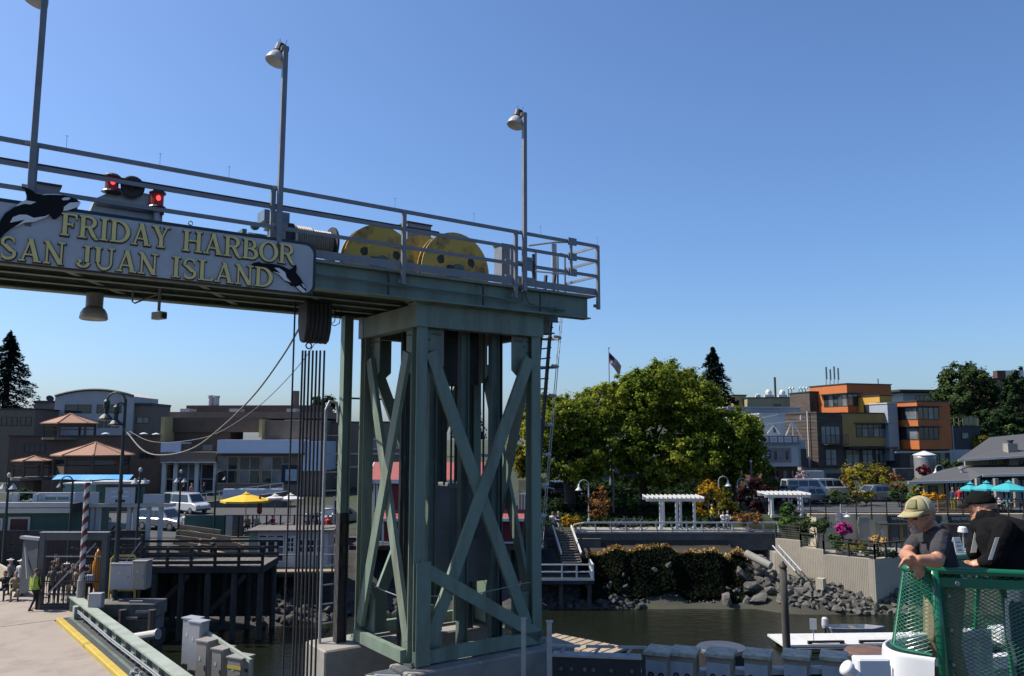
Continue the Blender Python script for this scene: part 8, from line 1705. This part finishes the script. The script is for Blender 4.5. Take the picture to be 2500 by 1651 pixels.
TOPN = [atz(2280, 1392, ZR), atz(2500, 1401, ZR), atz(2760, 1412, ZR)]
BACK = smoothpath([atz(2212, 1377, ZR), atz(2240, 1371, ZR), atz(2331, 1362, ZR), atz(2388, 1358, ZR), atz(2480, 1356, ZR), atz(2700, 1352, ZR)])
MB().tube(TOPF[:-1]+TOPN, .027, 12).build('top_rail', 'ferry_green', fe, smooth=True); MB().tube(BACK, .026, 12).build('top_rail', 'ferry_green', fe, smooth=True)
dn = Vector((0, 0, -1)); m = MB()
for a_, b_ in zip(BACK, BACK[1:]): m.quad(a_+dn*.03, b_+dn*.03, b_+dn*.12, a_+dn*.12)
o = m.build('rail_plate', 'ferry_green', fe, fix=False); o.modifiers.new('s', 'SOLIDIFY').thickness = .012
m = MB(); a_, b_ = TOPN[0], TOPN[2]
m.quad(a_+dn*.05, b_+dn*.05, b_+dn*.12, a_+dn*.12); o = m.build('rail_plate', 'ferry_green', fe, fix=False); o.modifiers.new('s', 'SOLIDIFY').thickness = .012
BOTF = smoothpath([atz(2188, 1562, ZB), atz(2177, 1571, ZB), atz(2205, 1586, ZB), atz(2277, 1600, ZB)])
def strands(top, bot, cell_w, cell_h, r, name, mt='ferry_green', tmin=0.0):
    """expanded-metal mesh between two edge curves"""
    def samp(P, s):
        L = [0]
        for a, b in zip(P, P[1:]): L.append(L[-1]+(b-a).length)
        x = s*L[-1]
        for i in range(len(P)-1):
            if x <= L[i+1]+1e-9: return P[i].lerp(P[i+1], (x-L[i])/max(L[i+1]-L[i], 1e-9))
        return P[-1]
    W_ = sum((b-a).length for a, b in zip(top, top[1:])); H_ = sum(((b-a).length for a, b in ((samp(top, .5), samp(bot, .5)),)))
    f = lambda x, y: samp(top, x/W_).lerp(samp(bot, x/W_), y/H_); m = MB(); sl = cell_w/cell_h
    nlines = int((W_+H_*sl)/cell_w)+1
    for sg in (1, -1):
        for k in range(nlines):
            x0 = k*cell_w-(H_*sl if sg > 0 else 0); pts = []; n = max(3, int(H_/.05))
            ys_ = np.linspace(0, H_, n*3)
            for y in ys_:
                x = x0+sg*y*sl if sg > 0 else x0-y*sl
                if -1e-6 <= x <= W_+1e-6: pts.append(f(min(max(x, 0), W_), y))
                elif len(pts) > 1: break
            if len(pts) > 1: m.tube(pts, r, 4, caps=False)
    return m.build(name, mt, fe, fix=False)
o = strands(TOPF, BOTF, .052, .030, .0024, 'mesh_panel'); o['kind'] = 'stuff'
PZ = TOPN[0]; RB = [Vector((p.x, p.y, ZK)) for p in TOPN]
o = strands(TOPN, RB, .056, .029, .0026, 'mesh_panel'); o['kind'] = 'stuff'
BB = [Vector((p.x, p.y, ZK+.3)) for p in BACK]
o = strands(BACK, BB, .056, .03, .0026, 'mesh_panel'); o['kind'] = 'stuff'
# posts
p = TOPN[0]; MB().tube([p+Vector((0, .0, 0)), Vector((p.x+.02, p.y, 9.5)), Vector((p.x+.045, p.y-.01, ZK-.2))], .036, 12).build('corner_post', 'ferry_green', fe, smooth=True)
MB().bar(p+Vector((.045, .02, -.05)), Vector((p.x+.09, p.y+.01, ZK)), .05, .03, up=(1, 0, 0)).build('post_flange', 'ferry_green', fe)
for z in (9.8, 9.55, 9.3): MB().lathe([(.012, 0), (.012, -.012)], (p.x+.085, p.y-.03, z), 8, axis=(0, 1, 0)).build('bolt', 'steel_plain', fe)
MB().lathe([(.018, -.01), (.018, -.02), (.009, -.021)], TOPN[0].lerp(TOPN[1], .24)+Vector((0, -.01, -.09)), 12, axis=(0, 1, 0)).build('grommet', 'steel_plain', fe)
for f, lean in ((.62, .12), (.74, -.05), (.93, 0)):
    q = BACK[int(f*(len(BACK)-1))]; MB().tube([q+dn*.1, Vector((q.x-lean, q.y, ZK))], .022, 8).build('stanchion', 'ferry_green', fe)
MB().tube(BOTF, .012, 8).build('mesh_edge', 'ferry_green', fe); MB().tube([TOPF[3]+dn*.02, BOTF[3]], .010, 6).build('mesh_edge', 'ferry_green', fe); MB().tube([TOPF[8]+dn*.02, BOTF[8]], .007, 6).build('mesh_edge', 'ferry_green', fe)
# corner gusset under the rail
m = MB(); g0, g1, g2 = TOPF[-1]+dn*.03, TOPF[-7]+dn*.03, TOPF[-1]+dn*.30; m.poly([g0, g1, g1+dn*.03, g2]); o = m.build('gusset', 'ferry_green', fe, fix=False); o.modifiers.new('s', 'SOLIDIFY').thickness = .012
# white bulwark: outer skin with rolled top
OUT = smoothpath([atz(2420, 1535, ZB), atz(2230, 1548, ZB), atz(2172, 1560, ZB), atz(2158, 1574, ZB), atz(2190, 1592, ZB), atz(2284, 1607, ZB)], 6)
OUT = [Vector((p.x, p.y, ZB)) for p in OUT]; m = MB(); n = len(OUT); cen = Vector((3.6, 6.2, 0)); rows = []
for off, z in ((-.02, ZB-.06), (-.02, ZB-.012), (-.012, ZB), (.0, ZB), (.010, ZB-.01), (.014, ZB-.03), (.05, ZB-.4), (.10, 8.0)):
    row = []
    for p in OUT:
        d = Vector((p.x-cen.x, p.y-cen.y, 0)).normalized(); row.append((p.x+d.x*off, p.y+d.y*off, z))
    rows.append(row)
vs = [q for r_ in rows for q in r_]; fs = [(i*n+j, i*n+j+1, (i+1)*n+j+1, (i+1)*n+j) for i in range(len(rows)-1) for j in range(n-1)]
m.add(vs, fs); m.build('bulwark', 'ferry_white', fe, smooth=True)
k_ = OUT[22]; MB().tube([(k_.x-.03, k_.y-.05, ZB-.1), (k_.x-.07, k_.y-.10, 8.2)], .006, 6).build('weld_seam', 'offwhite', fe)
p = atd(2126, 1600, 5.75); MB().box(p.x-.10, p.x+.12, 5.72, 5.84, 8.3, p.z-.02).build('fender_box', 'ferry_white', fe, bevel=.01)
p = atd(2078, 1640, 5.6); MB().lathe([(.03, .25), (.035, .0), (.05, -.02), (.055, -.05), (.03, -.065)], p, 16, axis=(.75, .1, -.6)).build('bitt_stem', 'ferry_white', fe, smooth=True); MB().ball(p+Vector((.03, 0, -.03)), .03, .04, .045).build('bitt_head', 'ferry_white', fe, smooth=True)
# deck and fittings behind the mesh
m = MB(); pts = [(q.x, q.y) for q in OUT[8:]]+[(6.5, 9.5)]; m.prismz([(3.05, 6.05), (3.25, 5.75), (6.2, 4.6), (7.5, 7.2), (4.2, 7.05), (3.4, 6.65)], ZK-.1, ZK); m.build('deck', 'deck_grey', fe)
for i, (px, py, sx, sy, sz) in enumerate(((2375, 1530, .18, .12, .10), (2450, 1540, .22, .2, .16), (2372, 1575, .14, .1, .08))):
    p = atz(px, py+30, ZK); MB().cbox((p.x, p.y, ZK+sz/2), sx, sy, sz, .3).build('deck_fitting', 'ferry_white', fe, bevel=.02)
p, q = atz(2380, 1620, ZK+.12), atz(2520, 1605, ZK+.12); MB().bar(p, q, .10, .10).build('coaming', 'ferry_white', fe)
p, q = atz(2190, 1562, ZB+.02), atz(2262, 1552, ZB+.02); MB().bar(p, q, .02, .02).build('cap_strip', 'ferry_white', fe)
# ------------------------------------------------------------------ passengers
mat('shirt_charcoal', (.055, .055, .062), .9, 0, .15, 20, bump=.6, bscale=9, spec=.15); mat('cap_khaki', (.42, .36, .18), .85, 0, .12, 25); mat('cap_mesh', (.50, .45, .30), .8, 0, .1, 40); mat('cap_print', (.22, .21, .09), .85, 0, .4, 60); mat('pants_khaki', (.34, .27, .17), .85, 0, .12, 12); mat('jacket_black', (.009, .009, .010), .9, 0, .2, 10, bump=.6, bscale=9, spec=.08); mat('skin_tan', (.52, .25, .15), .5, 0, .12, 20, bump=.05); mat('beard_grey', (.36, .31, .28), .9, 0, .3, 90, bump=.3); mat('lens_black', (.01, .008, .008), .08)
def V(px, py, d): return atd(px, py, d)
# --- man in the cap
H0 = V(2246, 1259, 6.34); hf = Vector((-.93, -.33, -.16)).normalized(); hs = hf.cross(Z).normalized(); hu = hs.cross(hf).normalized()
if hs.y > 0: hs = -hs                       # side of the head turned to the camera
hp = lambda a, b, c: H0+hf*a+hs*b+hu*c
nk = V(2280, 1298, 6.40); sN, sF = V(2299, 1312, 6.25), V(2250, 1312, 6.54); hip = V(2303, 1425, 6.50); ch = V(2284, 1335, 6.41); bl = V(2297, 1382, 6.46)
eN, hN = V(2288, 1371, 6.10), V(2244, 1366, 6.06); eF, hF = V(2211, 1356, 6.36), V(2236, 1366, 6.12)
SK, SH, PT, BK = 0, 1, 2, 3
P = [('cap', hp(-.045, 0, .03), hp(.03, 0, .03), .088, .082, SK), ('cap', hp(.035, 0, -.045), hp(.045, 0, -.085), .062, .045, SK), ('cap', hp(-.02, 0, -.03), hp(.03, 0, -.05), .072, .062, SK), ('cap', hp(.098, 0, .012), hp(.112, 0, -.018), .012, .017, SK), ('ell', hp(.09, 0, -.055), (.02, .028, .014), SK), ('cap', hp(-.02, .078, .012), hp(-.022, .08, -.03), .014, .010, SK), ('cap', hp(-.045, 0, -.05), nk, .062, .068, SK),
     ('cap', nk+Vector((.03, 0, -.03)), ch, .09, .13, SH), ('cap', sN.lerp(sF, .12), sN.lerp(sF, .88), .08, .08, SH), ('cap', ch, bl, .13, .132, SH), ('cap', bl, hip, .132, .13, SH), ('cap', ch+Vector((-.05, -.02, -.05)), bl+Vector((-.04, 0, 0)), .10, .11, SH),
     ('cap', sN, sN.lerp(eN, .62), .074, .068, SH), ('cap', sN.lerp(eN, .6), eN, .054, .048, SK), ('cap', eN, eN.lerp(hN, .35), .050, .052, SK), ('cap', eN.lerp(hN, .35), hN, .050, .034, SK),
     ('cap', sF, sF.lerp(eF, .6), .076, .066, SH), ('cap', sF.lerp(eF, .58), eF, .052, .048, SK), ('cap', eF, eF.lerp(hF, .4), .048, .048, SK), ('cap', eF.lerp(hF, .4), hF, .046, .033, SK)]
# near hand: palm hanging over the rail with curled fingers
def hand(w, dirv, side, curl, scale=1.0):
    out = []; d = dirv.normalized(); s = side.normalized(); n = d.cross(s).normalized()
    pc = w+d*.045*scale; out.append(('cap', w, pc+d*.02*scale, .030*scale, .030*scale, SK)); out.append(('cap', pc-s*.02*scale, pc+s*.022*scale, .022*scale, .022*scale, SK))
    for k, (o_, L_) in enumerate(((-.032, .062), (-.011, .075), (.011, .07), (.031, .055))):
        a = pc+s*o_*scale+d*.02*scale; b = a+(d+n*curl*.4).normalized()*L_*.5*scale; c = b+(d*.6+n*curl).normalized()*L_*.5*scale; out += [('cap', a, b, .0105*scale, .0098*scale, SK), ('cap', b, c, .0098*scale, .0082*scale, SK)]
    a = w+d*.02*scale-s*.028*scale; b = a+(d*.6-s*.8).normalized()*.035*scale; out += [('cap', a, b, .0125*scale, .0110*scale, SK), ('cap', b, b+(d*.9-s*.2+n*curl*.4).normalized()*.03*scale, .0108*scale, .009*scale, SK)]
    return out
P += hand(hF, Vector((.12, -.35, -1)), Vector((1, .1, 0)), -.6, 1.05) + hand(hN+Vector((-.02, .02, .0)), Vector((-1, .25, -.25)), Vector((0, .6, -.5)), .7, 1.0)
foot = Vector((hip.x+.03, hip.y+.05, ZK))
for s_, dy in ((-1, -.10), (1, .10)):
    h = hip+Vector((.0, dy, -.04)); kn = Vector((hip.x-.04, hip.y+dy*1.2, ZK+.50)); an = Vector((hip.x+.06, hip.y+dy*1.3, ZK+.08)); P += [('cap', h, kn, .105, .078, PT), ('cap', kn, an, .074, .055, PT), ('cap', an+Vector((.03, 0, -.03)), an+Vector((-.16, -.03, -.04)), .045, .036, BK)]
t = thing('person', 'bearded man in khaki cap, sunglasses and charcoal shirt leaning on green rail', 'person', foot)
P = [(g[0], Vector(g[1])-foot, Vector(g[2])-foot, *g[3:]) if g[0] == 'cap' else (g[0], Vector(g[1])-foot, *g[2:]) for g in P]
put('body', skin_body('body', P, .0085, ['skin_tan', 'shirt_charcoal', 'pants_khaki', 'cloth_black'], 4), t)
L = lambda v: v-foot
def shell(fn, nu, nv, mt, name, smooth=True, th=.004):
    m = MB(); vs = [fn(i/nu, j/nv) for j in range(nv+1) for i in range(nu+1)]; m.add(vs, [(j*(nu+1)+i, j*(nu+1)+i+1, (j+1)*(nu+1)+i+1, (j+1)*(nu+1)+i) for j in range(nv) for i in range(nu)]); o = m.build(name, mt, t, smooth=smooth, fix=False); o.modifiers.new('s', 'SOLIDIFY').thickness = th; return o
def capf(a0, a1):
    def f(u, v):
        a = a0+(a1-a0)*u; e = v*math.pi/2*.98; rx, ry, rz = .118, .098, .105
        return L(hp(-.012+rx*math.cos(a)*math.cos(e), ry*math.sin(a)*math.cos(e), .045+rz*math.sin(e)*(1 if v else 1)))
    return f
cp = shell(capf(-1.45, 1.45), 14, 8, 'cap_khaki', 'cap'); shell(capf(1.45, 2*math.pi-1.45), 18, 8, 'cap_mesh', 'cap_back')
def printf(u, v):
    a = -.25+.95*u; e = .25+.75*v; return L(hp(-.012+.1205*math.cos(a)*math.cos(e), .1*math.sin(a)*math.cos(e), .045+.1075*math.sin(e)))
o = shell(printf, 6, 5, 'cap_print', 'cap_print', th=.001)
def brim(u, v):
    a = -1.15+2.3*u; r = v; return L(hp(-.012+.116*math.cos(a)*(1+.0*r)+.095*r*(math.cos(a)**.6 if math.cos(a) > 0 else 0), .097*math.sin(a)*(1-.05*r), .048-.022*r-.018*(abs(math.sin(a))**2)*r))
shell(brim, 12, 4, 'cap_khaki', 'brim')
for b in (.045, -.045):
    m = MB(); m.ball(L(hp(.088, b, .005)), .014, .024, .022, 10, 6) if False else m.cbox(L(hp(.092, b*.85, .006)), .05, .014, .038, math.atan2(hs.y, hs.x)); m.build('sunglass_lens', 'lens_black', t, bevel=.006)
MB().bar(L(hp(.085, .075, .012)), L(hp(-.03, .085, .014)), .006, .008).build('sunglass_temple', 'lens_black', t); MB().bar(L(hp(.105, -.03, .012)), L(hp(.105, .03, .012)), .006, .008).build('sunglass_bridge', 'lens_black', t)
m = MB(); m.ball(L(hp(.072, 0, -.092)), .038, .036, .035, 12, 8); m.ball(L(hp(.098, .022, -.062)), .012, .02, .011, 8, 6); m.ball(L(hp(.098, -.022, -.062)), .012, .02, .011, 8, 6); m.build('goatee', 'beard_grey', t, smooth=True); o.parent = cp
m = MB(); m.ball(L(hp(-.06, 0, -.02)), .06, .074, .055, 12, 8); m.build('hair', 'hair_grey', t, smooth=True)
m = MB(); m.add([L(sF.lerp(ch, .3)+Vector((-.16, -.10, .03))), L(nk+Vector((-.10, -.06, -.05))), L(nk+Vector((-.085, .0, -.04))), L(ch+Vector((-.155, -.06, .02)))], [(0, 1, 2, 3)])
for e in ((nk+Vector((-.03, -.075, -.035)), nk+Vector((-.11, -.02, -.075))),): MB().tube([L(e[0]), L(e[0].lerp(e[1], .5)+Vector((-.01, -.02, .0))), L(e[1])], .014, 6).build('collar', 'shirt_charcoal', t)
# --- man in the black jacket
H0 = V(2394, 1243, 6.80); hf = Vector((-.62, .78, -.1)).normalized(); hs = hf.cross(Z).normalized(); hu = hs.cross(hf).normalized()
if hs.x > 0: hs = -hs
hp = lambda a, b, c: H0+hf*a+hs*b+hu*c
nk = V(2413, 1272, 6.70); sL, sR = V(2393, 1288, 6.82), V(2455, 1292, 6.42); ch = V(2440, 1320, 6.60); bl = V(2470, 1370, 6.52); hip = V(2490, 1425, 6.48); eL, wL = V(2380, 1348, 6.80), V(2420, 1368, 6.78); eR, wR = V(2428, 1368, 6.42), V(2400, 1372, 6.66)
P = [('cap', hp(-.045, 0, .03), hp(.03, 0, .03), .086, .08, SK), ('cap', hp(.03, 0, -.045), hp(.045, 0, -.085), .06, .044, SK), ('cap', hp(-.02, 0, -.03), hp(.03, 0, -.05), .072, .06, SK), ('cap', hp(.098, 0, .01), hp(.112, 0, -.02), .012, .016, SK), ('cap', hp(-.02, .078, .01), hp(-.022, .08, -.03), .014, .010, SK), ('cap', hp(-.03, 0, -.05), nk, .060, .068, SK),
     ('cap', nk+Vector((.02, 0, -.01)), ch, .095, .17, SH), ('cap', sL.lerp(sR, .1), sL.lerp(sR, .9), .095, .095, SH), ('cap', ch, bl, .175, .18, SH), ('cap', bl, hip, .18, .165, SH), ('cap', nk+Vector((.03, -.02, -.01)), nk+Vector((-.02, .02, .02)), .072, .068, SH), ('cap', nk+Vector((.05, -.03, -.02)), ch+Vector((.1, -.08, .04)), .09, .15, SH),
     ('cap', sL, eL, .085, .068, SH), ('cap', eL, wL, .066, .048, SH), ('cap', sR, eR, .085, .068, SH), ('cap', eR, wR, .066, .046, SH)]
P += hand(wL, Vector((.6, .2, -.3)), Vector((0, .8, .3)), .6) + hand(wR, Vector((-.8, .6, -.3)), Vector((.4, .6, .2)), -.6)
foot = Vector((hip.x+.03, hip.y, ZK))
for dy in (-.10, .10):
    h = hip+Vector((dy*.5, dy, -.04)); kn = Vector((hip.x-.03+dy*.5, hip.y+dy*1.2, ZK+.50)); an = Vector((hip.x+.04+dy*.5, hip.y+dy*1.3, ZK+.08)); P += [('cap', h, kn, .105, .078, PT), ('cap', kn, an, .074, .055, PT), ('cap', an+Vector((.03, 0, -.03)), an+Vector((-.14, .07, -.04)), .045, .036, BK)]
t = thing('person', 'man in black jacket with white sleeve stripes and black cap facing away', 'person', foot)
L = lambda v: v-foot
P = [(g[0], Vector(g[1])-foot, Vector(g[2])-foot, *g[3:]) if g[0] == 'cap' else (g[0], Vector(g[1])-foot, *g[2:]) for g in P]
put('body', skin_body('body', P, .0085, ['skin_tan', 'jacket_black', 'cloth_denim', 'cloth_black'], 4), t)
shell(capf(-math.pi, math.pi), 24, 8, 'jacket_black', 'cap'); shell(brim, 12, 4, 'jacket_black', 'brim')
m = MB(); m.ball(L(hp(-.06, 0, -.02)), .06, .074, .055, 12, 8); m.build('hair', 'cloth_black', t, smooth=True)
def stripe(pts, r, w):
    m = MB(); q = [L(p) for p in pts]; n = len(q)
    for i in range(n-1):
        a, b = q[i], q[i+1]; s_ = Vector((1, -.2, .1)).normalized()*w; m.quad(a-s_, a+s_, b+s_, b-s_)
    o = m.build('sleeve_stripe', 'white_cloth', t, fix=False); o.modifiers.new('s', 'SOLIDIFY').thickness = .004
def onarm(a, b, ra, rb, f, off): p = a.lerp(b, f); return p+off.normalized()*((ra+(rb-ra)*f)+.006)
off = Vector((-.62, -.80, .1)); stripe([onarm(sL, eL, .085, .068, f, off) for f in (-.12, .1, .3, .5, .7, .9, 1.02)], 0, .022); off = Vector((-.75, -.6, .3)); stripe([onarm(sR, eR, .085, .068, f, off) for f in (.35, .5, .65, .8, .95, 1.05)], 0, .014)
MB().tube([L(nk+Vector((-.06, .05, .03))), L(nk+Vector((-.02, -.07, .035))), L(nk+Vector((.06, -.06, .02)))], .022, 8).build('collar', 'jacket_black', t, smooth=True)
